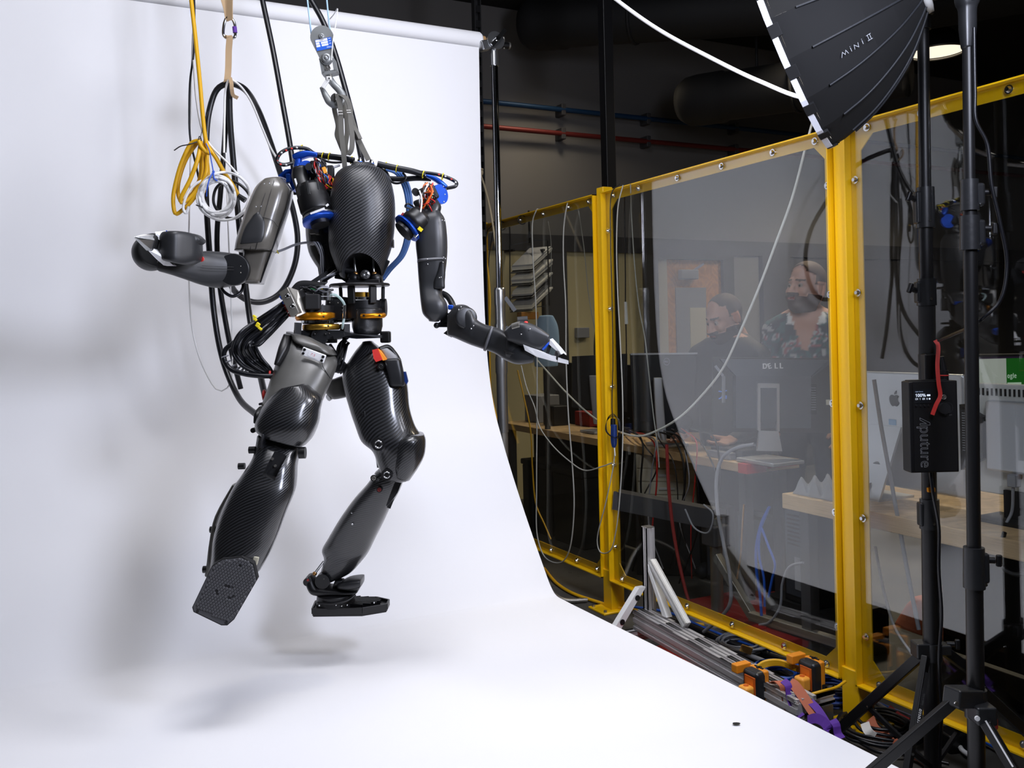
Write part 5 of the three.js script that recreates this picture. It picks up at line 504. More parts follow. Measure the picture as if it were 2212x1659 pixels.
  const bt = solo('blue_tie', 'thin blue plastic tie between the yellow coil and the white coil', 'cable tie', [tube([at(445, 310, yd - 0.03), at(452, 325, yd - 0.04), at(457, 350, yd - 0.04), at(461, 372, yd - 0.045)], 0.0022), tube([at(461, 370, yd - 0.045), at(452, 388, yd - 0.06), at(447, 410, yd - 0.06), at(446, 424, yd - 0.05)], 0.0024), tube([at(461, 372, yd - 0.045), at(463, 386, yd - 0.05), at(470, 391, yd - 0.04)], 0.0024), ball(at(461, 371, yd - 0.045), 0.005)].map(clean), 'bluePlastic');
  // white coil
  const wc = thing('white_cable_coil', 'coil of white cable tied with a blue tie', 'cable', at(480, 475, yd)); for (let k = 0; k < 11; k++) { const big = k > 8, rx = big ? 54 + (k - 9) * 3 : rr(31, 43), ry = big ? 52 : rr(32, 46), cx = big ? 484 : 468 + rr(-4, 4), cy = big ? 424 : 424 + rr(-4, 4), ph = rr(0, 6), pts = []; for (let j = 0; j < 14; j++) { const a = ph + j / 14 * 6.283; pts.push(at(cx + Math.cos(a) * rx * (1 + 0.03 * Math.sin(a * 2 + k)), cy + Math.sin(a) * ry, yd - 0.03 + rr(-0.015, 0.015))); } part(wc, 'cable', loop(pts, big ? 0.005 : 0.0052, 84, 8), 'cableWhite'); } part(wc, 'cable', tube([at(440, 388, yd - 0.02), at(420, 400, yd - 0.03), at(402, 425, yd - 0.04), at(396, 452, yd - 0.04), at(402, 461, yd - 0.04), at(408, 446, yd - 0.04)], 0.005), 'cableWhite'); part(wc, 'black_cable', loop([[520, 400], [540, 425], [538, 450], [515, 470], [485, 468], [462, 440], [468, 405], [495, 390]].map(([x, y]) => at(x, y, yd + 0.02)), 0.0055, 70), 'cableBlack'); part(wc, 'cable_tie', ring(at(432, 446, yd - 0.04), dirCam(0.4, 1, 0), 0.014, 0.0022), 'black');
}
// ================= softboxes, stands, fence clutter, floor clutter =================
function softbox(pos, dir, label, group) {
  const R = 0.3, DEP = 0.36, back = dir.clone().negate(), t = thing('softbox', label, 'softbox', pos.clone().addScaledVector(back, 0.1).add(V(0, -R, 0)), group);
  const prof = [[R, 0], [R * 0.985, 0.035], [R * 0.95, 0.07], [R * 0.86, 0.14], [R * 0.72, 0.21], [R * 0.53, 0.28], [R * 0.34, 0.33], [0.062, DEP]];
  let e = NEAR.clone().addScaledVector(back, -NEAR.dot(back)).normalize(), f = back.clone().cross(e).normalize(); const N = 16, pos3 = [], idx = [], uvs = [];
  const pt = (r, h, a) => pos.clone().addScaledVector(back, h).addScaledVector(e, Math.cos(a) * r).addScaledVector(f, Math.sin(a) * r);
  for (let j = 0; j < N; j++) { const a0 = (j - 0.5) / N * 6.283, a1 = (j + 0.5) / N * 6.283; for (let i = 0; i < prof.length - 1; i++) { const q = [pt(...prof[i], a0), pt(...prof[i], a1), pt(...prof[i + 1], a1), pt(...prof[i + 1], a0)], b = pos3.length / 3; q.forEach((p, k) => { pos3.push(p.x, p.y, p.z); uvs.push(k & 1, k >> 1); }); idx.push(b, b + 1, b + 2, b, b + 2, b + 3); } }
  const g = new THREE.BufferGeometry(); g.setAttribute('position', new THREE.Float32BufferAttribute(pos3, 3)); g.setAttribute('uv', new THREE.Float32BufferAttribute(uvs, 2)); g.setIndex(idx); const gS = toCreasedNormals(g, 0.32);
  const fab = part(t, 'fabric_shell', gS, 'softFabric', 'black fabric shell');
  for (let j = 0; j < N; j++) { const a = (j - 0.5) / N * 6.283; part(fab, 'rod_seam', tube(prof.slice(2).map(([r, h]) => pt(r + 0.0025, h, a)), 0.0034, 30, 6), 'softSeam'); }
  for (let j = 0; j < N; j++) { const a0 = (j - 0.5) / N * 6.283, a1 = (j + 0.5) / N * 6.283, d0 = pt(R + 0.002, -0.004, a0), d1 = pt(R + 0.002, -0.004, a1); part(t, 'rim_edge', bar(d0, d1, 0.005, 0.016, back), 'silverCloth'); part(t, 'rim_tab', bar(d0.clone().lerp(d1, 0.15).addScaledVector(back, 0.006), d0.clone().lerp(d1, 0.45).addScaledVector(back, 0.006), 0.009, 0.03, back, 0.001), 'blackMatte'); }
  part(t, 'diffuser', lathe(pos, dir, [[R * 0.985, -0.012], [R * 0.5, -0.006], [0, -0.004]], 32), 'softGlow', 'glowing white diffuser');
  part(t, 'mount_ring', lathe(pos.clone().addScaledVector(back, DEP - 0.01), back, [[0.062, 0], [0.075, 0.004], [0.075, 0.02], [0.06, 0.024], [0.05, 0.024]], 32), 'aluWhite');
  const lh = part(t, 'lamp_head', lathe(pos.clone().addScaledVector(back, DEP + 0.012), back, [[0.05, 0], [0.052, 0.02], [0.058, 0.03], [0.058, 0.2], [0.05, 0.215], [0, 0.215]], 28), 'black'); for (let k = 0; k < 6; k++) part(lh, 'cooling_fin', ring(pos.clone().addScaledVector(back, DEP + 0.07 + k * 0.022), back, 0.058, 0.003), 'printDark');
  return { t, pt, prof, back, e, f };
}
const sb = softbox(KEY_POS, KEY_DIR, 'black octagon style softbox tilted down towards the robot', 'softboxes lighting the sweep');
{ canvasMat('softText', 512, 128, (x, w, h) => { x.strokeStyle = '#b0b3b8'; x.lineWidth = 5; x.beginPath(); let q = 20; x.moveTo(q, 100); x.lineTo(q + 30, 50); x.lineTo(q + 50, 90); x.lineTo(q + 72, 50); x.lineTo(q + 90, 100); x.moveTo(150, 55); x.lineTo(150, 100); x.moveTo(190, 100); x.lineTo(200, 52); x.lineTo(240, 100); x.lineTo(250, 50); x.moveTo(300, 55); x.lineTo(300, 100); x.moveTo(360, 40); x.lineTo(420, 40); x.moveTo(360, 100); x.lineTo(420, 100); x.moveTo(376, 40); x.lineTo(376, 100); x.moveTo(404, 40); x.lineTo(404, 100); x.stroke(); x.fillStyle = '#b0b3b8'; x.fillRect(147, 38, 7, 7); x.fillRect(297, 38, 7, 7); }, { transparent: true, alphaTest: 0.35 });
  const h = 0.17, r = 0.3 * 0.80, a = 0.39, c = sb.pt(r, h, a), tangent = sb.pt(r, h, a + 0.1).sub(sb.pt(r, h, a - 0.1)).normalize(), along = sb.pt(0.3 * 0.72, 0.21, a).sub(sb.pt(0.3 * 0.95, 0.07, a)).normalize(); let n = along.clone().cross(tangent); if (n.dot(NEAR) < 0) { tangent.negate(); n.negate(); } part(sb.t, 'lettering', sheet(c.addScaledVector(n, 0.004), along, along.clone().cross(tangent).dot(n) > 0 ? tangent : tangent.clone().negate(), 0.12, 0.03, 0.0005), 'softText', 'embroidered lettering on the fabric'); }
softbox(FILL_POS, FILL_DIR, 'black softbox beside the photographer, facing the paper sweep', 'softboxes lighting the sweep');
const lineAt = (a, b) => { const A = at(...a), B = at(...b); return y => A.clone().lerp(B, (y - A.y) / (B.y - A.y)); };
const knob = (parent, c, d, L = 0.03) => part(parent, 'lock_knob', [cyl(c, c.clone().addScaledVector(d, L * 0.7), 0.008), obox(c.clone().addScaledVector(d, L), d.clone().cross(FWD).normalize(), d, [0.03, 0.014, 0.012], 0.004)].map(clean), 'black');
canvasMat('legPrint', 512, 48, (x, w, h) => { x.fillStyle = '#0d0d0f'; x.fillRect(0, 0, w, h); x.fillStyle = '#d8d8d8'; x.font = 'bold 40px sans-serif'; x.fillText('Manfrotto', 20, 37); x.fillStyle = '#6d6d6d'; x.font = '16px sans-serif'; x.fillText('professional stand', 250, 20); x.fillText('made in italy', 250, 40); });
{ // stand 1: carries the softbox
  const d = 2.66, L = lineAt([1994, 60, d], [2012, 1420, d]), Y = py => at(2003, py, d).y, t = thing('light_stand', 'black light stand with a control box, holding the softbox', 'light stand', L(0).setY(0), 'black light stands');
  const tb = (y0, y1, r) => cyl(L(Y(y0)), L(Y(y1)), r, r, 20);
  part(t, 'top_tube', tb(452, 30, 0.0165), 'black'); part(t, 'middle_tube', tb(640, 450, 0.0195), 'black'); part(t, 'sleeve_tube', tb(840, 610, 0.0235), 'blackMatte'); part(t, 'lower_tube', tb(1130, 820, 0.021), 'black'); part(t, 'base_tube', cyl(L(0.06), L(Y(1110)), 0.0235, 0.0235, 20), 'black');
  for (const [a, b, r, kx] of [[405, 492, 0.025, -1], [602, 660, 0.026, -1], [1078, 1142, 0.027, 1]]) { const c = part(t, 'clamp_collar', [cyl(L(Y(b)), L(Y(a)), r * 1.05, r, 20), obox(L(Y((a + b) / 2)).addScaledVector(RIGHT, -0.018), RIGHT, UP, [0.03, (b - a) * d / F * 0.8, 0.03], 0.006)].map(clean), 'printDark'); part(c, 'clamp_screw', cylAt(L(Y(b - 14)).addScaledVector(NEAR, r * 1.05), NEAR, 0.004, 0.004), 'steelBright'); if (kx < 0) knob(c, L(Y(a + 28)).addScaledVector(RIGHT, -0.025), dirCam(-0.8, 0.3, -0.4), 0.035); }
  part(t, 'head_bracket', [cyl(L(Y(64)), L(Y(10)), 0.022), obox(L(Y(14)).addScaledVector(RIGHT, 0.0), RIGHT, UP, [0.05, 0.06, 0.05], 0.006)].map(clean), 'black');
  const hub = part(t, 'leg_hub', [cyl(L(Y(1425)), L(Y(1388)), 0.03, 0.03, 18), obox(L(Y(1402)).addScaledVector(RIGHT, -0.03), RIGHT, UP, [0.045, 0.045, 0.05], 0.005), obox(L(Y(1402)).addScaledVector(RIGHT, 0.035), RIGHT, UP, [0.035, 0.03, 0.04], 0.005)].map(clean), 'printDark'); knob(hub, L(Y(1392)).addScaledVector(RIGHT, 0.045), dirCam(1, 0, -0.2));
  const leg = (a, b, braceTo) => { const l = part(t, 'leg', bar(a, b, 0.018, 0.03, UP, 0.003), 'black'); part(l, 'leg_rivet', cylAt(a.clone().lerp(b, 0.55).addScaledVector(NEAR, 0.012), NEAR, 0.004, 0.01), 'steelBright'); part(l, 'brace', bar(a.clone().lerp(b, 0.55), L(0.09), 0.01, 0.014, UP), 'black'); part(l, 'rubber_foot', ball(b, 0.02), 'rubber'); return l; };
  leg(L(Y(1415)).addScaledVector(RIGHT, -0.03), atY(1785, 1600, 0.02)); leg(L(Y(1405)).addScaledVector(RIGHT, 0.035), atY(2205, 1530, 0.02)); const fa = at(2000, 1418, d - 0.03), fb = at(1934, 1700, d - 0.22); const l3 = leg(fa, fb.clone().setY(0.02)); const ld = fb.clone().setY(0.02).sub(fa).normalize(); part(l3, 'leg_print', sheet(fa.clone().addScaledVector(ld, 0.13).addScaledVector(NEAR, 0.0155), ld.clone().negate(), dirCam(-1, 0, 0), 0.18, 0.018, 0.001), 'legPrint', 'white brand lettering on the leg');
  // control box
  const bc = at(2010, 920, d - 0.055), bxr = RIGHT, w = 0.138, h = 0.262, cbx = thing('light_controller', 'flat black light control box with a small lit display, hung on the stand', 'control box', bc.clone().add(V(0, -h / 2, 0)));
  canvasMat('controllerPrint', 640, 1210, (x, W2, H2) => { x.fillStyle = '#0b0b0d'; x.fillRect(0, 0, W2, H2); x.strokeStyle = '#a9acb0'; x.lineWidth = 4; x.save(); x.translate(120, 480); x.rotate(Math.PI / 2); x.font = '190px sans-serif'; x.strokeText('puture', 105, 0); x.beginPath(); x.moveTo(0, 0); x.lineTo(70, -140); x.lineTo(100, -140); x.lineTo(100, 0); x.lineTo(78, 0); x.lineTo(78, -90); x.lineTo(28, 0); x.closePath(); x.stroke(); x.restore(); x.fillStyle = '#777'; x.font = '22px sans-serif'; x.fillText('Brightness', 470, 455); x.strokeStyle = '#3a3a3c'; x.beginPath(); x.arc(515, 350, 72, 0, 7); x.stroke(); });
  canvasMat('controllerScreen', 256, 200, (x, W2, H2) => { x.fillStyle = '#05070c'; x.fillRect(0, 0, W2, H2); x.fillStyle = '#9fb4d8'; x.font = '22px sans-serif'; x.fillText('Light Storm', 20, 40); x.fillStyle = '#dfeaff'; x.font = 'bold 62px sans-serif'; x.fillText('100%', 18, 108); x.fillRect(190, 74, 50, 26); x.font = 'bold 34px monospace'; x.fillText('CH 1 GR 0', 18, 150); x.beginPath(); x.arc(228, 138, 13, 0, 7); x.fill(); }, { glow: 1.1 });
  part(cbx, 'case', [obox(bc, RIGHT, UP, [w, h, 0.045], 0.003), obox(bc.clone().addScaledVector(RIGHT, -w / 2 + 0.004).add(V(0, 0, 0)), RIGHT, UP, [0.012, h * 0.99, 0.052], 0.003), obox(bc.clone().add(V(0, h / 2, 0)).addScaledVector(RIGHT, -0.01), RIGHT, UP, [w * 0.8, 0.006, 0.03], 0.002)].map(clean), 'black'); part(cbx, 'front_print', sheet(bc.clone().addScaledVector(NEAR, 0.0232), RIGHT, UP, w * 0.94, h * 0.97, 0.0006), 'controllerPrint', 'outlined brand lettering running down the front'); part(cbx, 'display_screen', sheet(at(1993, 856, d - 0.0795), RIGHT, UP, 0.05, 0.04, 0.001), 'controllerScreen', 'lit white on black display'); part(cbx, 'dial', cylAt(at(2039, 882, d - 0.082), NEAR, 0.016, 0.016, 28), 'blackMatte'); part(cbx, 'power_button', [ring(at(2039, 858, d - 0.081), NEAR, 0.006, 0.0015), cylAt(at(2039, 858, d - 0.08), NEAR, 0.004, 0.006)], 'steelDull'); for (let k = 0; k < 4; k++) part(cbx, 'menu_button', cylAt(at(1979 + k * 9, 876, d - 0.08), NEAR, 0.003, 0.006, 10), 'printDark'); part(cbx, 'top_plug', [cyl(at(2040, 824, d - 0.05), at(2039, 800, d - 0.05), 0.012), cyl(at(2039, 800, d - 0.05), at(2034, 770, d - 0.05), 0.009, 0.006)].map(clean), 'black'); part(cbx, 'plug_ring', ring(at(2039, 811, d - 0.05), UP, 0.0115, 0.002), 'red'); part(cbx, 'mount_clamp', obox(L(Y(800)).addScaledVector(NEAR, 0.01), RIGHT, UP, [0.045, 0.1, 0.05], 0.005), 'black');
  solo('red_ribbon', 'red cord ribbon hanging over the light control box', 'ribbon', strap([at(2020, 735, d - 0.05), at(2026, 745, d - 0.06), at(2025, 790, d - 0.08), at(2028, 830, d - 0.095), at(2031, 855, d - 0.1), at(2022, 875, d - 0.1), at(2014, 896, d - 0.095)], dirCam(0.8, 0, -0.6), 0.011, 0.0015), 'red'); part(t, 'cable_clip', [obox(at(2011, 1058, d - 0.03), RIGHT, UP, [0.022, 0.014, 0.012], 0.003)], 'orangeAnod'); solo('controller_cable', 'black cable running from the control box down the stand to the floor', 'cable', tube([at(2010, 1020, d - 0.05), at(2016, 1070, d - 0.06), at(2028, 1140, d - 0.05), at(2028, 1230, d - 0.05), at(2034, 1330, d - 0.05), at(2028, 1430, d - 0.06), at(2034, 1540, d - 0.05), at(2030, 1640, d - 0.05), at(2034, 1760, d - 0.04)], 0.0048), 'cableBlack');
}
{ // stand 2: nearer one, on the right
  const d = 2.26, L = lineAt([2091, 120, d], [2107, 1450, d]), Y = py => at(2099, py, d).y, t = thing('light_stand', 'thick black light stand with side knobs, right of the control box', 'light stand', L(0).setY(0), 'black light stands');
  const tb = (y0, y1, r) => cyl(L(Y(y0)), L(Y(y1)), r, r, 20);
  part(t, 'grip_handle', loft([[-60, 0.028], [0, 0.027], [20, 0.02], [60, 0.019], [96, 0.0155], [102, 0.0145]].map(([py, r]) => ({ c: L(Y(py)), a: RIGHT.clone().multiplyScalar(r), b: FWD.clone().multiplyScalar(r), n: 3 })), 24, 3), 'printDark'); part(t, 'handle_bolt', ball(L(Y(2)).addScaledVector(NEAR, 0.028), 0.007), 'steelBright'); part(t, 'top_tube', tb(420, 98, 0.0135), 'black'); part(t, 'middle_tube', tb(1240, 400, 0.0165), 'black'); part(t, 'base_tube', cyl(L(0.05), L(Y(1200)), 0.0205, 0.0205, 20), 'black');
  for (const [a, b, r] of [[388, 455, 0.022], [466, 540, 0.024], [1182, 1270, 0.026]]) { const c = part(t, 'clamp_collar', [cyl(L(Y(b)), L(Y(a)), r, r * 0.95, 20), obox(L(Y((a + b) / 2)).addScaledVector(RIGHT, 0.018), RIGHT, UP, [0.03, (b - a) * d / F * 0.75, 0.034], 0.008)].map(clean), 'printDark'); knob(c, L(Y(a + 28)).addScaledVector(RIGHT, 0.026), dirCam(1, -0.05, -0.15), 0.034); part(c, 'clamp_screw', cylAt(L(Y(b - 10)).addScaledVector(RIGHT, 0.02).addScaledVector(NEAR, 0.018), NEAR, 0.0035, 0.004), 'steelBright'); }
  part(t, 'leg_hub', [cyl(L(Y(1550)), L(Y(1488)), 0.026, 0.026, 18), bar(L(Y(1505)), at(2054, 1505, d - 0.04), 0.05, 0.045, UP, 0.006), bar(L(Y(1530)), at(2134, 1550, d - 0.06), 0.05, 0.045, UP, 0.006)].map(clean), 'printDark'); part(t, 'hub_lock', obox(at(2145, 1562, d + 0.02), RIGHT, UP, [0.02, 0.03, 0.02], 0.006), 'redDark'); part(t, 'hub_rivet', cylAt(at(2066, 1520, d - 0.07), NEAR, 0.005, 0.004), 'steelBright'); part(t, 'hub_rivet', cylAt(at(2111, 1552, d - 0.09), NEAR, 0.006, 0.004), 'white');
  const leg = (a, b) => { const e = a.clone().add(b.clone().sub(a).multiplyScalar((0.015 - a.y) / (b.y - a.y))); const l = part(t, 'leg', bar(a, e, 0.018, 0.027, UP, 0.003), 'black'); part(l, 'brace', bar(a.clone().lerp(e, 0.5), L(0.07), 0.01, 0.012, UP), 'black'); part(l, 'rubber_foot', ball(e, 0.018), 'rubber'); return l; };
  leg(at(2056, 1518, d - 0.03), at(1905, 1648, d - 0.03)); const l2 = leg(at(2128, 1560, d - 0.06), at(2190, 1665, d - 0.09)); part(l2, 'edge_tape', bar(at(2129, 1556, d - 0.085), at(2188, 1656, d - 0.11), 0.003, 0.004), 'steelBright'); leg(at(2118, 1490, d + 0.03), at(2212, 1576, d + 0.12));
  solo('stand_cable', 'black cable hanging down the right side of the thick light stand', 'cable', tube([at(2104, 60, d - 0.02), at(2106, 200, d - 0.02), at(2108, 260, d - 0.02), at(2132, 310, d - 0.02), at(2142, 400, d - 0.02), at(2160, 480, d - 0.02), at(2175, 570, d - 0.02), at(2160, 650, d - 0.02), at(2120, 690, d), at(2060, 722, d + 0.2), at(2028, 735, d + 0.32)], 0.0048), 'cableBlack');
}
solo('power_cable', 'white cable sagging across the black ducts to the softbox', 'cable', tube([V(at(1250, -70, 3.6).x, CEIL, at(1250, -70, 3.6).z), at(1250, -70, 3.6), at(1330, -2, 3.5), at(1420, 62, 3.4), at(1530, 122, 3.25), at(1640, 175, 3.1), at(1750, 213, 2.95), at(1850, 200, 2.85), at(1965, 60, 2.75)], 0.0075, 90), 'cableWhite');
{ // ---- cords on and behind the fence ----
  const X = FX - 0.05, X2 = FX + 0.06, c = (pts, q) => pts.map(p => atX(p[0], p[1], p[2] ?? q));
  const cord = (label, pts, r, m, q = X) => solo('fence_cord', label, 'cord', tube(c(pts, q), r, pts.length * 8, 6), m);
  cord('long pale cord looped over the left panel down to its bottom rail', [[1164, 452, X2], [1158, 456, FX - 0.045], [1151, 475], [1151, 550], [1157, 650], [1160, 760], [1160, 900], [1159, 1050], [1161, 1160], [1176, 1202], [1212, 1215], [1230, 1188], [1240, 1100], [1236, 1000], [1228, 900], [1223, 780], [1222, 660], [1217, 560], [1218, 490], [1225, 442, FX - 0.045], [1232, 436, X2]], 0.0038, 'cordClear');
  cord('pale cord curving from the left guard panel to the post with the blue adapter', [[1126, 790], [1138, 838], [1155, 880], [1165, 920], [1190, 958], [1225, 992], [1262, 1016], [1300, 1008], [1322, 1000]], 0.0034, 'cordClear'); cord('thin grey cord slanting behind the left guard panel', [[1250, 455], [1262, 540], [1272, 640], [1285, 710], [1300, 770], [1308, 810]], 0.0028, 'cordClear', X2); cord('thin grey cord behind the left guard panel, beside the paper rack', [[1184, 478], [1190, 520], [1190, 620]], 0.0022, 'cordClear', X2); cord('yellow cord hanging behind the left guard panel to the floor', [[1118, 800], [1132, 860], [1146, 930], [1150, 1010], [1158, 1090], [1175, 1130], [1190, 1165]], 0.005, 'cableYellow', X2);
  cord('thin pale cord hanging over the rail of the panel before the two men', [[1362, 398, FX - 0.045], [1364, 460], [1370, 560], [1380, 660], [1393, 730], [1403, 820], [1412, 900], [1420, 960], [1424, 1010]], 0.003, 'cordClear', X2); cord('black cord running down the post to the blue adapter', [[1338, 398, FX - 0.045], [1322, 415, FX - 0.045], [1319, 520], [1322, 640], [1324, 780], [1322, 880], [1325, 920]], 0.0028, 'cableBlack'); cord('grey cord lying down the edge of the post with the blue adapter', [[1346, 400, FX - 0.045], [1336, 440], [1332, 520], [1334, 620], [1340, 740], [1345, 860], [1345, 960], [1340, 1060], [1330, 1150], [1318, 1190], [1296, 1192], [1290, 1170], [1310, 1080], [1326, 1000], [1328, 968]], 0.0032, 'cordClear');
  const u = atX(1325, 940, FX - 0.055), t = thing('usb_adapter', 'blue adapter wrapped in thin black wire, taped to the yellow post', 'adapter', u.clone().add(V(0, -0.06, 0))); part(t, 'body', loft([[918, 0.014], [945, 0.0145], [958, 0.013], [966, 0.008]].map(([py, r]) => ({ c: atX(1326, py, FX - 0.055), a: V(0, 0, r * 1.3), b: V(r * 0.7, 0, 0), n: 4 })), 20, 3), 'blueDark'); part(t, 'plug', loft([[905, 0.011], [920, 0.012]].map(([py, r]) => ({ c: atX(1324, py, FX - 0.055), a: V(0, 0, r * 1.3), b: V(r * 0.7, 0, 0), n: 4 })), 16, 2), 'black'); for (let k = 0; k < 4; k++) part(t, 'wire_loop', loop([[1308 + k, 930], [1312, 908 - k], [1325, 900 - k * 2], [1338 - k, 908], [1339, 935 + k * 3], [1326, 945]].map(([x, y]) => atX(x, y, FX - 0.06 - k * 0.003)), 0.0013, 50, 5), 'cableBlack'); part(t, 'cable_end', cyl(atX(1327, 966, FX - 0.055), atX(1329, 985, FX - 0.055), 0.003), 'whiteDull');
  cord('black cable with a white label hanging behind the panel, left of the wooden door', [[1349, 420], [1350, 520], [1351, 600], [1351, 652], [1352, 700], [1353, 760], [1350, 840]], 0.0035, 'cableBlack', X2); solo('inline_plug', 'small black plug with a white label on the cable behind the panel', 'plug', [cyl(atX(1351, 652, X2), atX(1352, 676, X2), 0.008), cyl(atX(1352, 676, X2), atX(1353, 700, X2), 0.009)], 'whiteDull');
  cord('black cord hooked over the rail of the left panel', [[1050, 520], [1052, 500], [1062, 488, FX - 0.045], [1068, 478], [1056, 560, X], [1058, 640], [1056, 720]], 0.003, 'cableBlack', X); solo('yellow_hose', 'yellow cable drooping behind the paper edge beside the far yellow post', 'cable', tube(c([[1030, 540], [1038, 522], [1050, 560], [1058, 640], [1056, 740], [1058, 830], [1072, 900], [1090, 960]], FX - 0.06), 0.007), 'cableYellow');
  for (const [x, y] of [[1084, 482], [1128, 469]]) solo('black_clip', 'small black tie around the rail of the left guard panel', 'tie', ring(atX(x, y + 6, FX - 0.024), V(0, 0, 1), 0.026, 0.003), 'black', 'ties on the guard rail');
  // braided rope behind the panes
  const rope = tube(c([[1762, 240, 2.9], [1748, 290, 2.62], [1736, 335], [1712, 425], [1676, 525], [1640, 620], [1604, 705], [1562, 795], [1520, 850], [1470, 900], [1420, 930], [1380, 942], [1330, 930], [1280, 900], [1225, 850], [1180, 800], [1160, 778]], X2), 0.0052, 160, 8); solo('braided_rope', 'white braided rope drooping behind the panels from the softbox to the far post', 'rope', rope, 'ropeWhite'); solo('tan_line', 'tan cord tied to the slotted upright above the left guard panel', 'cord', tube([at(1036, 370, 5.3), at(1050, 415, 5.2), at(1062, 470, 5.1), at(1072, 540, 5.0)], 0.006), 'ropeTan'); solo('rope_knot', 'small tan rope knot on the slotted upright', 'knot', [ball(at(1037, 372, 5.3), 0.02, 1.2), ring(at(1038, 380, 5.29), RIGHT, 0.022, 0.006), ring(at(1035, 366, 5.29), UP, 0.02, 0.006)], 'ropeTan');
}
{ // ---- aluminium profile stand and rail on the floor ----
  const prof = (p, q, s, up, name, parent) => { const d = q.clone().sub(p).normalize(), u = up.clone().addScaledVector(d, -up.dot(d)).normalize(), w = d.clone().cross(u), gs = [bar(p, q, s[0] * 0.62, s[1] * 0.62, u)]; const n0 = Math.round(s[0] / 0.04), n1 = Math.round(s[1] / 0.04); for (const [cnt, tot, a, b, other] of [[n0, s[0], w, u, s[1]], [n1, s[1], u, w, s[0]]]) for (let k = 0; k <= cnt; k++) for (const sg of [-1, 1]) { const off = a.clone().multiplyScalar(-tot / 2 + tot * k / cnt + (k === 0 ? 0.007 : k === cnt ? -0.007 : 0)).addScaledVector(b, sg * (other / 2 - 0.005)); gs.push(obox(p.clone().add(q).multiplyScalar(0.5).add(off), d, b, [p.distanceTo(q), 0.01, k === 0 || k === cnt ? 0.014 : 0.018])); } return part(parent, name, gs, 'alu'); };
  const z0 = atX(1398, 1320, 2.27).z, t = thing('aluminium_stand', 'silver slotted aluminium profile upright braced on a floor beam beside the fence', 'frame', V(2.27, 0, z0));
  const A = V(2.27, 0.2, z0), yT = atX(1404, 1140, 2.27).y, B = atX(1600, 1448, 2.16);
  prof(V(2.27, 0.1, z0 + 0.02), V(2.27, yT, z0 + 0.02), [0.04, 0.04], V(1, 0, 0), 'upright', t); prof(V(2.26, 0.16, z0 + 0.0), V(2.17, 0.16, z0 + 1.05), [0.04, 0.08], UP, 'floor_beam', t); prof(V(2.215, 0.16, z0 + 0.0), V(2.125, 0.16, z0 + 1.05), [0.04, 0.08], UP, 'floor_beam', t); prof(V(2.27, 0.1, z0 + 0.02), V(1.95, 0.1, z0 + 0.0), [0.04, 0.04], UP, 'cross_beam', t);
  const br = prof(V(2.265, yT - 0.14, z0 + 0.05), V(2.25, 0.21, z0 + 0.3), [0.03, 0.03], V(1, 0, 0), 'diagonal_brace', t); br.material = M.aluWhite;
  part(t, 'gusset', [plate([V(2.247, 0.4, z0 + 0.045), V(2.247, 0.37, z0 + 0.045), V(2.247, 0.205, z0 + 0.14), V(2.247, 0.205, z0 + 0.17)], V(0.03, 0, 0))], 'aluWhite'); part(t, 'gusset', [plate([V(2.245, 0.3, z0), V(2.21, 0.3, z0), V(2.06, 0.125, z0), V(2.1, 0.125, z0)], V(0, 0, 0.03))], 'aluWhite'); for (const [a, b] of [[2.2, 0.26], [2.12, 0.17]]) part(t, 'gusset_hole', cylAt(V(a, b, z0 + 0.031), V(0, 0, 1), 0.012, 0.004), 'black'); part(t, 'foot', [cyl(V(1.96, 0, z0), V(1.96, 0.08, z0), 0.03)], 'rubber'); part(t, 'foot', cyl(V(2.14, 0, z0 + 1.0), V(2.14, 0.12, z0 + 1.0), 0.03), 'rubber'); part(t, 'end_plate', bx(2.25, 2.29, yT, yT + 0.004, z0, z0 + 0.04), 'steelDull');
  solo('red_box', 'red plastic box under the aluminium beam', 'box', bx(2.04, 2.3, 0.0, 0.055, z0 + 0.06, z0 + 0.3, 0.01), 'red');
  // rail with two orange boxes
  const zr = atX(1720, 1478, 2.26).z, rl = thing('floor_rail', 'short aluminium rail on the floor carrying two orange boxes', 'rail', V(2.2, 0, zr)); prof(V(1.97, 0.1, zr), V(2.42, 0.1, zr), [0.04, 0.04], UP, 'rail', rl); part(rl, 'rail_foot', bx(2.0, 2.05, 0, 0.08, zr - 0.03, zr + 0.03), 'steelDull'); part(rl, 'rail_foot', bx(2.35, 2.4, 0, 0.08, zr - 0.03, zr + 0.03), 'steelDull');
  canvasMat('boxFace', 128, 160, (x, w, h) => { x.fillStyle = '#d8711a'; x.fillRect(0, 0, w, h); x.fillStyle = '#5a2a08'; x.font = 'italic bold 26px sans-serif'; x.save(); x.translate(78, 130); x.rotate(-1.57); x.fillText('power', 0, 0); x.restore(); });
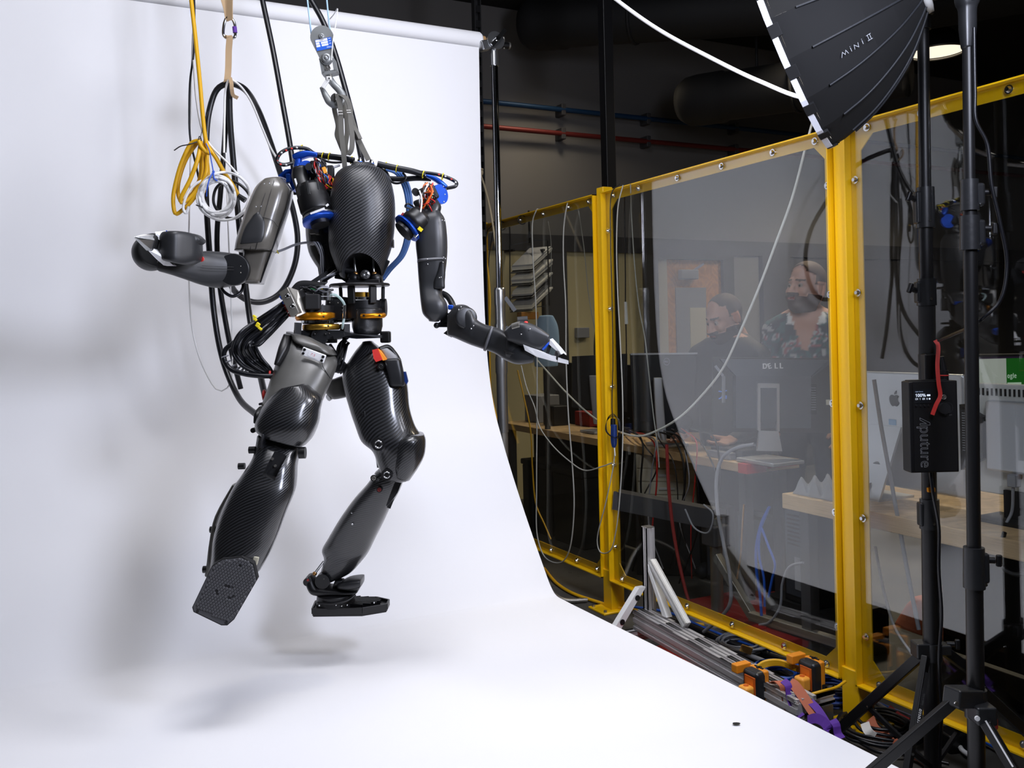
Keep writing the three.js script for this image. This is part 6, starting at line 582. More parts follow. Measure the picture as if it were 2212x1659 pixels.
  for (const [px, py, label] of [[1634, 1478, 'orange and black power box at the paper edge end of the rail'], [1754, 1458, 'orange and black power box at the fence end of the rail']]) {
    const c = atX(px, py, px < 1700 ? 2.12 : 2.3); const b = thing('power_box', label, 'power box', c.clone().add(V(0, -0.06, 0)), 'orange power boxes');
    part(b, 'body', box(c, [0.062, 0.105, 0.075], 0.014), 'printDark'); part(b, 'side_stripe', [bx(c.x + 0.002, c.x + 0.024, c.y - 0.052, c.y + 0.0545, c.z - 0.0385, c.z + 0.0385, 0.006)], 'orange'); part(b, 'top_mark', [box(c.clone().add(V(0.013, 0.056, 0)), [0.006, 0.003, 0.04]), box(c.clone().add(V(0.013, 0.056, 0)), [0.018, 0.003, 0.01])], 'black'); part(b, 'face_plate', bx(c.x - 0.034, c.x - 0.03, c.y - 0.04, c.y + 0.035, c.z - 0.022, c.z + 0.03, 0.001), 'orangeDeep'); part(b, 'face_print', sheet(V(c.x - 0.0345, c.y, c.z + 0.004), V(0, 0, 1), UP, 0.04, 0.06, 0.0005), 'boxFace'); part(b, 'top_bracket', bx(c.x - 0.05, c.x + 0.015, c.y + 0.03, c.y + 0.06, c.z - 0.07, c.z - 0.04, 0.004), 'orange'); part(b, 'rating_plate', sheet(V(c.x + 0.013, c.y - 0.03, c.z + 0.039), V(1, 0, 0), UP, 0.015, 0.016, 0.001), 'blackMatte'); const ft = part(b, 'mount_lug', box(c.clone().add(V(-0.055, -0.015, 0.01)), [0.04, 0.05, 0.045], 0.01), 'orangeLight'); part(ft, 'lug_hole', cylAt(c.clone().add(V(-0.055, 0.01, 0.01)), UP, 0.009, 0.003), 'orangeDeep');
  }
  // yellow cables between the boxes, coils of cable, slings
  for (let k = 0; k < 5; k++) solo('yellow_lead', 'yellow lead bridging the two orange boxes', 'cable', tube([atX(1622, 1462 - k * 2.4, 2.16), atX(1650, 1440 - k * 2.5, 2.2), atX(1685, 1436 - k * 2.2, 2.25), atX(1712, 1445 - k * 2, 2.28), atX(1735, 1452 - k * 2, 2.32)], 0.0055, 40), 'cableYellow', 'yellow leads between the orange boxes'); solo('yellow_lead', 'yellow lead running from the rail end to the fence post', 'cable', tube([atX(1740, 1503, 2.2), atX(1780, 1492, 2.26), atX(1808, 1484, 2.34), atX(1826, 1472, 2.4)], 0.005), 'cableYellow'); solo('yellow_floor_cable', 'yellow cable lying on the floor under the fence beside the paper corner', 'cable', tube([[1175, 1228], [1205, 1262], [1240, 1283], [1290, 1300], [1330, 1312], [1370, 1318], [1420, 1330], [1480, 1345], [1540, 1352], [1580, 1362]].map(([x, y]) => atY(x, y, 0.012)), 0.009, 90), 'cableYellow');
  const coil = (name, label, cx, cy, rx, n, m, r, h = 0.012, flat = 0.45) => { const t2 = thing(name, label, 'cable coil', atY(cx, cy, 0)); const c0 = atY(cx, cy, 0.01); for (let k = 0; k < n; k++) { const R = rx * rr(0.55, 1.05), pts = [], ox = rr(-0.15, 0.15) * rx, oz = rr(-0.15, 0.15) * rx, hh = h + k * r * 0.55; for (let j = 0; j < 12; j++) { const a = j / 12 * 6.283; pts.push(c0.clone().add(V(ox + Math.cos(a) * R * (1 + rr(-0.04, 0.04)), hh + rr(0, r), oz + Math.sin(a) * R * (1 + rr(-0.04, 0.04))))); } part(t2, 'cable_turn', loop(pts, r, 60, 6), m); } return t2; };
  const gc = coil('grey_cable_coil', 'coil of grey cable with a tan tag, on the floor beside the fence rail', 1600, 1404, 0.11, 12, 'cableGrey', 0.0045); part(gc, 'tag', [obox(atY(1612, 1403, 0.085), dirCam(1, -0.4, 0.1), UP, [0.05, 0.03, 0.012], 0.004)], 'tan', 'tan tag'); coil('blue_cable_coil', 'heap of blue cable turns under the orange boxes', 1685, 1470, 0.1, 14, 'cableBlue', 0.0042); const z3 = atY(1785, 1510, 0); coil('blue_cable_coil', 'heap of blue cable turns at the foot of the post behind the softbox', 1790, 1508, 0.13, 16, 'blueDark', 0.0055); coil('black_cable_coil', 'black cable turns on the floor under the left light stand', 1905, 1585, 0.14, 7, 'cableBlack', 0.006);
  for (const [pts, r, m, l] of [[[[1440, 1345], [1500, 1372], [1580, 1402], [1660, 1432], [1740, 1468], [1800, 1486]], 0.011, 'cableGrey', 'thick grey cable along the foot of the fence'], [[[1420, 1330], [1490, 1352], [1580, 1390], [1680, 1420], [1770, 1450]], 0.016, 'cableBlack', 'thick black cable along the foot of the fence, under the bottom rail'], [[[1360, 1310], [1440, 1322], [1530, 1360], [1640, 1400], [1750, 1430], [1830, 1470]], 0.007, 'cableBlue', 'blue cable along the foot of the fence'], [[[1800, 1560], [1850, 1540], [1890, 1560], [1930, 1590], [1990, 1600]], 0.006, 'cableBlack', 'black cable looping at the base of the post behind the softbox'], [[[1790, 1590], [1830, 1560], [1900, 1570], [1960, 1600]], 0.006, 'cableBlack', 'second black cable looping at the base of the post behind the softbox'], [[[1900, 1520], [1960, 1545], [2020, 1570], [2090, 1585], [2160, 1620]], 0.006, 'cableBlue', 'blue cable on the floor behind the light stands'], [[[1880, 1510], [1930, 1540], [1990, 1560], [2030, 1548]], 0.008, 'cableGrey', 'grey cable curving on the floor behind the left light stand'], [[[1950, 1625], [1985, 1640], [2010, 1660]], 0.008, 'cableOrange', 'bright orange cable end between the stand legs'], [[[2080, 1560], [2072, 1590], [2078, 1620], [2095, 1632]], 0.008, 'cableWhite', 'pale cable bending beside the thick light stand'], [[[1850, 1600], [1900, 1625], [1960, 1630], [2050, 1650]], 0.006, 'cableBlack', 'black cable crossing the floor between the stand legs']]) solo('floor_cable', l, 'cable', tube(pts.map(([x, y]) => atY(x, y, 0.02)), r, 60), m);
  const sv = thing('ratchet_sling', 'purple and salmon webbing sling heaped over the floor rail', 'sling', atX(1740, 1560, 2.15)); const wb = (pts, q, side, m, w = 0.035) => part(sv, 'webbing', strap(pts.map(([x, y, z]) => atX(x, y, q + (z || 0))), side, w, 0.003), m);
  wb([[1668, 1476], [1680, 1472], [1692, 1482], [1698, 1510], [1706, 1540]], 2.13, RIGHT, 'webSalmon', 0.028); wb([[1706, 1474], [1716, 1480], [1735, 1505], [1755, 1535], [1770, 1556]], 2.14, dirCam(0.8, 0.6, 0.2), 'webSalmon', 0.034); wb([[1692, 1470], [1702, 1480], [1706, 1505], [1716, 1530], [1732, 1548]], 2.12, dirCam(0.9, 0.4, 0.2), 'webPurple', 0.024); wb([[1750, 1515], [1765, 1530], [1780, 1552], [1792, 1572]], 2.15, dirCam(0.8, 0.5, 0.3), 'webPurple', 0.024); wb([[1745, 1556], [1764, 1552], [1782, 1562], [1790, 1576], [1778, 1580]], 2.1, dirCam(0.3, 0.9, 0.3), 'webPurple', 0.03); wb([[1798, 1555], [1806, 1566], [1810, 1585], [1818, 1596]], 2.12, dirCam(0.9, 0.2, 0.4), 'webPurple', 0.028); for (let k = 0; k < 6; k++) part(sv, 'stitching', obox(atX(1711 + k * 2, 1496 + k * 5, 2.105), V(0, 0, 1), UP, [0.014, 0.003, 0.002]), 'paperWhite');
  solo('orange_strap', 'rust orange strap with a white tag lying between the stand legs', 'strap', [strap([atY(1880, 1552, 0.05), atY(1890, 1575, 0.03), atY(1910, 1590, 0.025), atY(1935, 1610, 0.03), atY(1950, 1602, 0.05)], V(0.2, 0.6, 1), 0.035, 0.003)].map(clean), 'webSalmon'); solo('paper_tag', 'crumpled white paper tag on the rust orange strap', 'tag', [strap([atY(1868, 1562, 0.05), atY(1876, 1580, 0.05), atY(1890, 1592, 0.04)], V(0.3, 0.4, 1), 0.03, 0.002)].map(clean), 'paperWhite'); solo('ink_marker', 'dark red strap tail lying behind the left light stand', 'strap', strap([atY(1918, 1530, 0.03), atY(1940, 1548, 0.03), atY(1962, 1560, 0.03)], V(0.2, 0.5, 1), 0.03, 0.003), 'redDark'); solo('black_adapter', 'black power adapter brick on the floor beside the thick light stand', 'adapter', obox(atY(2070, 1595, 0.03), V(1, 0, 0.3), UP, [0.12, 0.06, 0.08], 0.008), 'black');
}
// ================= behind the fence: desks, computers, people =================
{
  const DH = 0.74;
  const desk = (x0, x1, z0, z1, label, th = 0.045) => { const t = thing('work_desk', label, 'desk', V((x0 + x1) / 2, 0, (z0 + z1) / 2), 'wooden desks behind the fence'); part(t, 'desk_top', bx(x0, x1, DH - th, DH, z0, z1, 0.004), 'deskWood'); for (const x of [x0 + 0.06, x1 - 0.06]) for (const z of [z0 + 0.08, z1 - 0.08]) part(t, 'leg', bx(x - 0.025, x + 0.025, 0, DH - th, z - 0.025, z + 0.025, 0.003), 'frameDark'); part(t, 'modesty_panel', bx(x1 - 0.05, x1 - 0.03, 0.02, DH - th, z0 + 0.12, z1 - 0.12), 'blackMatte'); return t; };
  const cA2 = atY(1620, 1003, DH), cB = atY(1682, 1066, DH);
  const dA = desk(2.98, 3.32, -6.1, cA2.z, 'long pale wooden desk carrying the big black monitors'); part(dA, 'red_edge', bx(2.976, 3.1, DH - 0.046, DH + 0.001, cA2.z - 0.06, cA2.z + 0.002), 'red', 'red tape on the desk corner'); part(dA, 'red_edge', bx(3.0, 3.3, DH - 0.03, DH + 0.001, cA2.z, cA2.z + 0.003), 'red');
  desk(2.575, 3.4, cB.z, -0.9, 'pale wooden desk close behind the fence, carrying the silver computers', 0.06);
  const back = V(-1, 0, 0), ZR = V(0, 0, 1);
  // logos
  canvasMat('makerText', 256, 96, (x, w, h) => { x.fillStyle = '#e6e7ea'; x.font = 'bold 84px sans-serif'; x.fillText('D', 2, 80); x.fillText('L', 126, 80); x.fillText('L', 180, 80); x.save(); x.translate(66, 86); x.rotate(-0.3); x.fillText('E', 0, 0); x.restore(); }, { transparent: true, alphaTest: 0.4 }); canvasMat('makerRing', 128, 128, (x) => { x.strokeStyle = '#8f9298'; x.lineWidth = 5; x.beginPath(); x.arc(64, 64, 54, 0, 7); x.stroke(); x.fillStyle = '#8f9298'; x.font = 'bold 32px sans-serif'; x.fillText('DELL', 22, 76); }, { transparent: true, alphaTest: 0.4 });
  canvasMat('fruitLogo', 128, 160, (x) => { x.fillStyle = '#3a3b40'; x.beginPath(); x.moveTo(64, 58); x.bezierCurveTo(30, 38, 6, 62, 10, 98); x.bezierCurveTo(14, 130, 34, 156, 48, 154); x.bezierCurveTo(56, 152, 60, 149, 66, 149); x.bezierCurveTo(74, 149, 78, 154, 86, 154); x.bezierCurveTo(102, 152, 114, 130, 118, 118); x.bezierCurveTo(94, 106, 94, 76, 114, 64); x.bezierCurveTo(102, 48, 84, 46, 64, 58); x.fill(); x.beginPath(); x.moveTo(64, 48); x.bezierCurveTo(62, 30, 76, 14, 92, 10); x.bezierCurveTo(92, 30, 80, 46, 64, 48); x.fill(); }, { transparent: true, alphaTest: 0.4 });
  canvasMat('runnerIcon', 96, 160, (x) => { x.strokeStyle = '#6f9af0'; x.lineWidth = 16; x.lineCap = 'round'; x.fillStyle = '#6f9af0'; x.beginPath(); x.arc(52, 18, 15, 0, 7); x.fill(); x.beginPath(); x.moveTo(12, 50); x.lineTo(50, 58); x.lineTo(86, 44); x.moveTo(50, 58); x.lineTo(48, 96); x.lineTo(84, 114); x.lineTo(82, 146); x.moveTo(48, 96); x.lineTo(36, 132); x.lineTo(12, 146); x.stroke(); }, { transparent: true, alphaTest: 0.4 });
  // big monitor with lettering
  { const d = 4.4, U = UP, R = RIGHT, t = thing('monitor', 'wide dark grey monitor seen from behind with bold maker lettering and a silver stand', 'monitor', at(1665, 985, d)); const p = (x, y, z = 0) => at(x, y, d + z);
    part(t, 'screen_frame', plate([p(1540, 772), p(1808, 774), p(1808, 935), p(1540, 933)], FWD.clone().multiplyScalar(0.03)), 'monitorBlack'); part(t, 'back_shell', [plate([p(1556, 776, -0.03), p(1790, 778, -0.03), p(1752, 812, -0.06), p(1590, 812, -0.06)], FWD.clone().multiplyScalar(0.03)), plate([p(1590, 812, -0.06), p(1752, 812, -0.06), p(1752, 925, -0.06), p(1590, 925, -0.06)], FWD.clone().multiplyScalar(0.06)), plate([p(1790, 778, -0.028), p(1804, 778, -0.02), p(1754, 815, -0.055), p(1752, 812, -0.06)], FWD.clone().multiplyScalar(0.02))].map(clean), 'monitorGrey'); part(t, 'lettering', sheet(p(1672, 790, -0.052), R, U, 0.118, 0.042), 'makerText', 'light grey maker lettering'); part(t, 'vent_strip', [plate([p(1752, 830, -0.062), p(1764, 830, -0.04), p(1764, 895, -0.04), p(1752, 895, -0.062)], FWD.clone().multiplyScalar(0.01))], 'monitorBlack'); for (let k = 0; k < 10; k++) part(t, 'vent_slot', bar(p(1753, 838 + k * 5.2, -0.064), p(1762, 838 + k * 5.2, -0.05), 0.003, 0.003), 'plasticGrey');
    const st = part(t, 'stand', [plate([p(1637, 828, -0.08), p(1684, 829, -0.08), p(1684, 932, -0.08), p(1678, 932, -0.08), p(1678, 838, -0.08), p(1643, 838, -0.08), p(1643, 932, -0.08), p(1637, 930, -0.08)], FWD.clone().multiplyScalar(0.02)), plate([p(1640, 930, -0.08), p(1682, 932, -0.08), p(1690, 975, -0.09), p(1636, 974, -0.09)], FWD.clone().multiplyScalar(0.02)), box(V(p(1662, 960).x, DH + 0.012, p(1662, 960).z), [0.2, 0.02, 0.26], 0.006)].map(clean), 'silver'); part(st, 'stand_core', plate([p(1644, 838, -0.082), p(1678, 838, -0.082), p(1678, 912, -0.082), p(1644, 912, -0.082)], FWD.clone().multiplyScalar(0.016)), 'monitorGrey'); part(t, 'side_hinge', [bar(p(1545, 790, -0.02), p(1562, 812, -0.03), 0.012, 0.012), bar(p(1563, 812, -0.03), p(1563, 870, -0.03), 0.012, 0.012)], 'plasticGrey'); part(t, 'runner_sticker', sheet(p(1561, 850, -0.004), R, U, 0.045, 0.06), 'runnerIcon', 'pale blue running figure sticker'); part(t, 'label_sticker', sheet(p(1790, 869, -0.006), R, U, 0.026, 0.026), 'cream'); }
  { const d = 5.15, t = thing('monitor', 'black monitor seen from behind with a ring logo and pale edge', 'monitor', at(1440, 945, d)), p = (x, y, z = 0) => at(x, y, d + z); part(t, 'back_shell', plate([p(1362, 765), p(1534, 763), p(1541, 935), p(1370, 930)], FWD.clone().multiplyScalar(0.035)), 'monitorBlack'); part(t, 'edge_strip', [bar(p(1362, 765, -0.004), p(1534, 763, -0.004), 0.01, 0.004, NEAR), bar(p(1534, 763, -0.004), p(1541, 935, -0.004), 0.01, 0.006, NEAR)], 'silver'); part(t, 'ring_logo', sheet(p(1440, 781, -0.004), RIGHT, UP, 0.04, 0.046), 'makerRing'); part(t, 'label_sticker', sheet(p(1526, 854, -0.003), RIGHT, UP, 0.02, 0.022), 'cream'); part(t, 'stand', [limb([[1411, 817, 1430, 817, d - 0.06, 0.012, 6], [1414, 880, 1434, 880, d - 0.07, 0.012, 6], [1420, 950, 1440, 950, d - 0.08, 0.012, 6]], 20, 2), box(V(p(1440, 950).x, DH + 0.01, p(1440, 950).z), [0.16, 0.016, 0.2], 0.005)].map(clean), 'silver'); }
  { const d = 5.9, t = thing('monitor', 'small black monitor seen from behind, at the far end of the long desk', 'monitor', at(1265, 900, d)), p = (x, y, z = 0) => at(x, y, d + z); part(t, 'back_shell', plate([p(1236, 770), p(1355, 764), p(1355, 890), p(1236, 880)], FWD.clone().multiplyScalar(0.04)), 'monitorBlack'); part(t, 'stand', [limb([[1272, 812, 1288, 812, d - 0.05, 0.012, 6], [1276, 860, 1296, 860, d - 0.06, 0.012, 6], [1282, 915, 1300, 915, d - 0.06, 0.012, 6]], 20, 2), box(V(p(1290, 915).x, DH + 0.01, p(1290, 915).z), [0.16, 0.016, 0.18], 0.005)].map(clean), 'plasticGrey'); }
  // silver all-in-one computer
  { const x = 2.86, c0 = atX(2084, 930, x), yT = atX(1985, 806, x).y, yB = atX(1985, 1062, x).y, zR = c0.z, w = 0.52, t = thing('all_in_one_computer', 'silver all in one computer seen from behind with a dark fruit logo', 'computer', V(x, DH, zR - w / 2)); part(t, 'case', bx(x, x + 0.03, yB, yT, zR - w, zR, 0.012), 'silver'); part(t, 'fruit_logo', sheet(atX(1932, 860, x - 0.001), ZR, UP, 0.055, 0.068), 'fruitLogo', 'dark fruit logo'); part(t, 'sticker', sheet(atX(1928, 912, x - 0.001), ZR, UP, 0.035, 0.022), 'ropeBlue'); const sx = atX(1912, 1000, x).z; part(t, 'stand', [plate([V(x - 0.005, atX(1918, 920, x).y, sx - 0.08), V(x - 0.005, atX(1918, 920, x).y, sx + 0.08), V(x - 0.13, DH + 0.006, sx + 0.08), V(x - 0.13, DH + 0.006, sx - 0.08)], V(0.012, 0, 0)), bx(x - 0.13, x + 0.06, DH, DH + 0.008, sx - 0.08, sx + 0.08)].map(clean), 'silver'); part(t, 'cable_hole', cylAt(atX(1898, 1010, x - 0.06), V(1, 0.4, 0), 0.025, 0.01), 'plasticGrey'); }
  // white-silver monitor with black vents
  { const x = 2.78, yT = atX(2150, 833, x).y, yB = atX(2150, 1058, x).y, z0 = atX(2086, 950, x).z, z1 = z0 + 0.58, t = thing('monitor', 'pale silver monitor seen from behind with a black slotted vent panel', 'monitor', V(x, DH, (z0 + z1) / 2)); part(t, 'screen_frame', bx(x + 0.03, x + 0.06, yB - 0.02, yT + 0.004, z0, z1, 0.006), 'whiteDull'); part(t, 'back_shell', bx(x, x + 0.04, yB + 0.06, yT - 0.05, z0 + 0.07, z1 - 0.05, 0.012), 'silver'); const zz = z => z0 + z; part(t, 'vent_panel', plate([V(x - 0.002, yT - 0.07, zz(-0.02)), V(x - 0.002, yT - 0.11, zz(0.065)), V(x - 0.002, yB + 0.1, zz(0.065)), V(x - 0.002, yB + 0.05, zz(-0.02))], V(0.03, 0, 0)), 'black'); for (let k = 0; k < 16; k++) part(t, 'vent_slot', bx(x - 0.004, x, yT - 0.1 - k * 0.0085, yT - 0.0975 - k * 0.0085, zz(-0.01), zz(0.045)), 'plasticGrey'); for (let k = 0; k < 24; k++) part(t, 'top_vent', bx(x + 0.027, x + 0.031, yT - 0.036, yT - 0.012, zz(0.03 + k * 0.016), zz(0.036 + k * 0.016)), 'black'); part(t, 'foot', [bx(x - 0.05, x + 0.1, DH, DH + 0.012, zz(0.05), zz(0.3)), bx(x + 0.02, x + 0.05, DH, yB, zz(0.12), zz(0.2))].map(clean), 'blackMatte'); part(t, 'power_plug', [bx(x - 0.02, x + 0.01, yB + 0.02, yB + 0.06, zz(0.16), zz(0.19), 0.003), tube([V(x - 0.01, yB + 0.02, zz(0.175)), V(x - 0.02, yB - 0.06, zz(0.175)), V(x - 0.04, DH + 0.01, zz(0.17))], 0.005)].map(clean), 'plasticGrey'); }
  { const d = 4.4, t = thing('lit_monitor', 'lit monitor showing a pale and a green window, above the silver monitor', 'monitor', at(2160, 900, d)); canvasMat('greenScreen', 512, 256, (x, w, h) => { x.fillStyle = '#2a1a34'; x.fillRect(0, 0, w, h); x.fillStyle = '#c4cbbf'; x.fillRect(40, 8, 200, h); x.fillStyle = '#1d6a20'; x.fillRect(240, 8, w, h); x.fillStyle = '#cfe8cf'; x.fillRect(244, 120, 90, 12); x.font = 'bold 30px sans-serif'; x.fillText('ogle', 244, 100); x.fillStyle = '#3a9a3e'; for (let k = 0; k < 4; k++) x.fillRect(250, 170 + k * 20, 70, 6); }, { glow: 0.55 }); part(t, 'case', obox(at(2180, 830, d + 0.02), RIGHT, UP, [0.42, 0.3, 0.03], 0.006), 'monitorBlack'); part(t, 'screen', sheet(at(2180, 830, d - 0.0), RIGHT, UP, 0.39, 0.27), 'greenScreen', 'lit screen'); part(t, 'stand', [bar(at(2180, 890, d + 0.03), at(2180, 985, d + 0.03), 0.03, 0.05, NEAR)], 'monitorBlack'); const s = at(2180, 985, d + 0.03); part(t, 'stand_foot', box(V(s.x, s.y, s.z), [0.22, 0.015, 0.18], 0.005), 'monitorBlack'); solo('side_table', 'dark side table under the lit monitor', 'table', [bx(s.x - 0.3, s.x + 0.3, s.y - 0.04, s.y - 0.008, s.z - 0.25, s.z + 0.25), bx(s.x - 0.27, s.x - 0.22, 0, s.y - 0.04, s.z - 0.2, s.z + 0.2), bx(s.x + 0.22, s.x + 0.27, 0, s.y - 0.04, s.z - 0.2, s.z + 0.2)], 'frameDark'); }
  // drawer unit, towers, foam, boxes
  { const p = at(1440, 1025, 5.3), t = thing('drawer_unit', 'small cream drawer unit standing on a black cabinet under the desk', 'drawers', V(p.x, 0.38, p.z)); const R = V(cA * 0.9, 0, sA * 0.9 + 0.2).normalize(), N = V(-R.z, 0, R.x); const cc = V(p.x, 0.535, p.z); part(t, 'case', obox(cc, R, UP, [0.34, 0.31, 0.3], 0.006), 'cream'); const nf = R.clone().cross(UP); for (let k = 0; k < 4; k++) { const fc = cc.clone().addScaledVector(nf, nf.dot(NEAR) > 0 ? 0.152 : -0.152).add(V(0, 0.112 - k * 0.075, 0)); const dr = part(t, 'drawer', obox(fc, R, UP, [0.33, 0.068, 0.012], 0.004), 'cream'); part(dr, 'handle', obox(fc.clone().addScaledVector(NEAR, 0.01), R, UP, [0.09, 0.014, 0.012], 0.003), 'whiteDull'); } solo('black_cabinet', 'low black cabinet under the cream drawer unit', 'cabinet', obox(V(p.x, 0.19, p.z), R, UP, [0.36, 0.378, 0.32], 0.006), 'monitorBlack'); }
  const tower = (x, z, label, y = 0) => { const t = thing('computer_tower', label, 'computer', V(x, y, z), 'computer towers under the desks'); part(t, 'case', bx(x - 0.12, x + 0.12, y, y + 0.44, z - 0.1, z + 0.1, 0.006), 'monitorBlack'); part(t, 'rear_plate', bx(x - 0.123, x - 0.119, y + 0.03, y + 0.42, z - 0.085, z + 0.085), 'monitorGrey'); part(t, 'vent_grid', Array.from({ length: 8 }, (_, k) => bx(x - 0.126, x - 0.122, y + 0.25 + k * 0.018, y + 0.258 + k * 0.018, z - 0.07, z + 0.03)), 'black'); if (label.includes('deep')) { part(t, 'red_led', ball(V(x - 0.125, y + 0.3, z - 0.05), 0.006), 'ledRed'); part(t, 'blue_led', ball(V(x - 0.125, y + 0.2, z - 0.05), 0.007), 'ledBlue'); } part(t, 'port_panel', bx(x - 0.126, x - 0.122, y + 0.06, y + 0.2, z - 0.03, z + 0.07), 'plasticGrey'); };
  { const a = atX(1728, 1160, 2.86), b = atX(1610, 1150, 3.15); tower(2.98, a.z, 'black computer tower with a metal rear plate under the near desk', 0.2); solo('tower_shelf', 'dark shelf box holding the computer tower', 'shelf', bx(2.84, 3.16, 0, 0.2, a.z - 0.2, a.z + 0.2), 'blackMatte'); tower(3.3, b.z, 'black computer tower deep under the long desk'); tower(3.35, b.z - 0.32, 'black computer tower beside the cream drawers'); }
  { // egg-crate foam on the near desk
    const zc = cB.z + 0.16, g = new THREE.PlaneGeometry(0.2, 0.26, 40, 50); g.rotateX(-Math.PI / 2); const p = g.attributes.position; for (let i = 0; i < p.count; i++) { const e = Math.min(1, (0.1 - Math.abs(p.getX(i))) * 60, (0.13 - Math.abs(p.getZ(i))) * 60); p.setY(i, e <= 0.02 ? 0 : 0.035 + 0.028 * Math.sin(p.getX(i) * 88) * Math.sin(p.getZ(i) * 88)); } g.computeVertexNormals(); g.translate(2.7, DH + 0.001, zc); solo('foam_sheet', 'grey egg crate foam sheet on the near desk', 'foam', g, 'foam'); const e = atX(1806, 1075, 2.75); const mk = thing('marker_pen', 'blue marker with a red end lying beside the grey foam', 'marker', V(e.x, DH, e.z)); part(mk, 'barrel', cylAt(V(e.x, DH + 0.012, e.z), V(0, 0, 1), 0.012, 0.06), 'bluePlastic'); part(mk, 'cap', cylAt(V(e.x, DH + 0.0125, e.z - 0.045), V(0, 0, 1), 0.0125, 0.03), 'red'); }
  const clutter = (name, label, px, py, s, m, x = 3.15) => { const p = atX(px, py, x); solo(name, label, name.split('_').pop(), box(V(x, DH + s[1] / 2, p.z), s, 0.006), m); };
  clutter('network_box', 'flat black network box under the wide monitor', 1600, 945, [0.2, 0.05, 0.24], 'monitorGrey'); clutter('patch_box', 'flat grey box with ports on the long desk', 1570, 960, [0.12, 0.035, 0.18], 'plasticGrey', 3.07); clutter('tissue_box', 'patterned box beside the black monitor', 1525, 915, [0.1, 0.06, 0.16], 'webTan', 3.4); clutter('toolbox', 'small red toolbox at the far end of the long desk', 1270, 890, [0.1, 0.1, 0.2], 'redDark', 3.35); clutter('instrument_box', 'pale instrument box at the far end of the long desk', 1170, 850, [0.18, 0.2, 0.22], 'plasticGrey', 3.25); clutter('circuit_board', 'pale circuit board on the long desk', 1650, 975, [0.12, 0.02, 0.12], 'ropeBlue', 3.1);
  solo('dark_partition', 'low black partition behind the far end of the long desk', 'partition', bx(3.62, 3.66, 0, 1.16, -6.2, -4.75, 0.004), 'blackMatte'); for (const [px, py, s, m, l] of [[1200, 880, [0.12, 0.14, 0.16], 'monitorBlack', 'black equipment box on the long desk beside the red toolbox'], [1335, 925, [0.1, 0.05, 0.14], 'rubber', 'black bag on the long desk behind the yellow post']]) clutter('equipment_box', l, px, py, s, m, 3.2); for (const [z, l] of [[-5.6, 'black storage crate under the far end of the long desk'], [-5.15, 'black storage crate beside the first crate under the long desk']]) { const cr = thing('storage_crate', l, 'crate', V(3.15, 0, z), 'crates under the long desk'); part(cr, 'bin', bx(3.0, 3.34, 0, 0.46, z - 0.19, z + 0.19, 0.01), 'blackMatte'); part(cr, 'lid', bx(2.99, 3.35, 0.46, 0.5, z - 0.2, z + 0.2, 0.01), 'rubber'); }
  { const cols = ['cableBlack', 'cableBlack', 'cableGrey', 'cableRed', 'cableBlack', 'rubber']; for (let k = 0; k < 12; k++) { const x0 = 1330 + k * 14, y0 = 915 + rr(0, 25); solo('desk_cable', ['black', 'thin black', 'grey', 'red', 'dark', 'rubbery black'][k % 6] + ' cable straggling over the edge of the long desk', 'cable', tube([atX(x0, y0, 3.2), atX(x0 + 25, 935 + rr(-6, 8), 3.02), atX(x0 + 50 + rr(-20, 20), 955 + rr(-5, 12), 2.94), atX(x0 + 65 + rr(-20, 20), 1010 + rr(-20, 40), 2.93), atX(x0 + 50 + rr(-30, 30), 1120 + rr(-20, 40), 2.95), atX(x0 + 60 + rr(-30, 30), 1230 + rr(-20, 30), 2.98)], rr(0.003, 0.006), 50, 6), cols[k % 6], 'cables straggling over the long desk'); } }
  for (const [pts, r, m, l] of [[[[1630, 960], [1590, 968], [1560, 990], [1548, 1030], [1550, 1100], [1562, 1170], [1576, 1240], [1578, 1300], [1560, 1330], [1520, 1365]], 0.008, 'cableGrey', 'thick grey cable hanging from the long desk to the floor'], [[[1662, 1095], [1645, 1130], [1634, 1180], [1634, 1230], [1642, 1290], [1645, 1330]], 0.006, 'cableBlue', 'bright blue cable hanging under the near desk'], [[[1660, 1100], [1642, 1150], [1640, 1200], [1650, 1250], [1652, 1310]], 0.005, 'cableBlue', 'second bright blue cable hanging under the near desk'], [[[1645, 1140], [1660, 1180], [1674, 1220], [1668, 1250], [1660, 1290]], 0.005, 'cableBlue', 'bright blue cable bulging out under the near desk'], [[[1440, 960], [1445, 1060], [1455, 1150], [1470, 1230], [1485, 1290], [1500, 1330]], 0.008, 'redDark', 'dark red cable hanging from the long desk to the floor'], [[[1735, 1215], [1705, 1225], [1690, 1260], [1685, 1310], [1660, 1345], [1640, 1350]], 0.005, 'cableGrey', 'thin grey cable bending under the near desk'], [[[1888, 820], [1905, 930], [1925, 1040], [1945, 1150], [1965, 1260], [1985, 1360]], 0.007, 'cableGrey', 'pale cable slanting in front of the silver computer to the floor'], [[[1890, 1180], [1910, 1280], [1935, 1360], [1975, 1420]], 0.005, 'cableWhite', 'thin white cable curving to the floor behind the right guard panel'], [[[2170, 1150], [2160, 1190], [2165, 1225], [2190, 1240], [2215, 1240]], 0.007, 'cableBlack', 'black cable loop hanging under the right end of the near desk'], [[[1607, 1090], [1603, 1150], [1600, 1200], [1592, 1250]], 0.004, 'brass', 'brown cable hanging beside the computer tower'], [[[1480, 1100], [1500, 1140], [1530, 1150], [1540, 1110], [1520, 1090]], 0.004, 'cableGrey', 'grey cable ring hanging in front of the drawers']]) solo('hanging_lead', l, 'cable', tube(pts.map(([x, y]) => atX(x, y, FX + 0.1)), r, 60, 8), m);
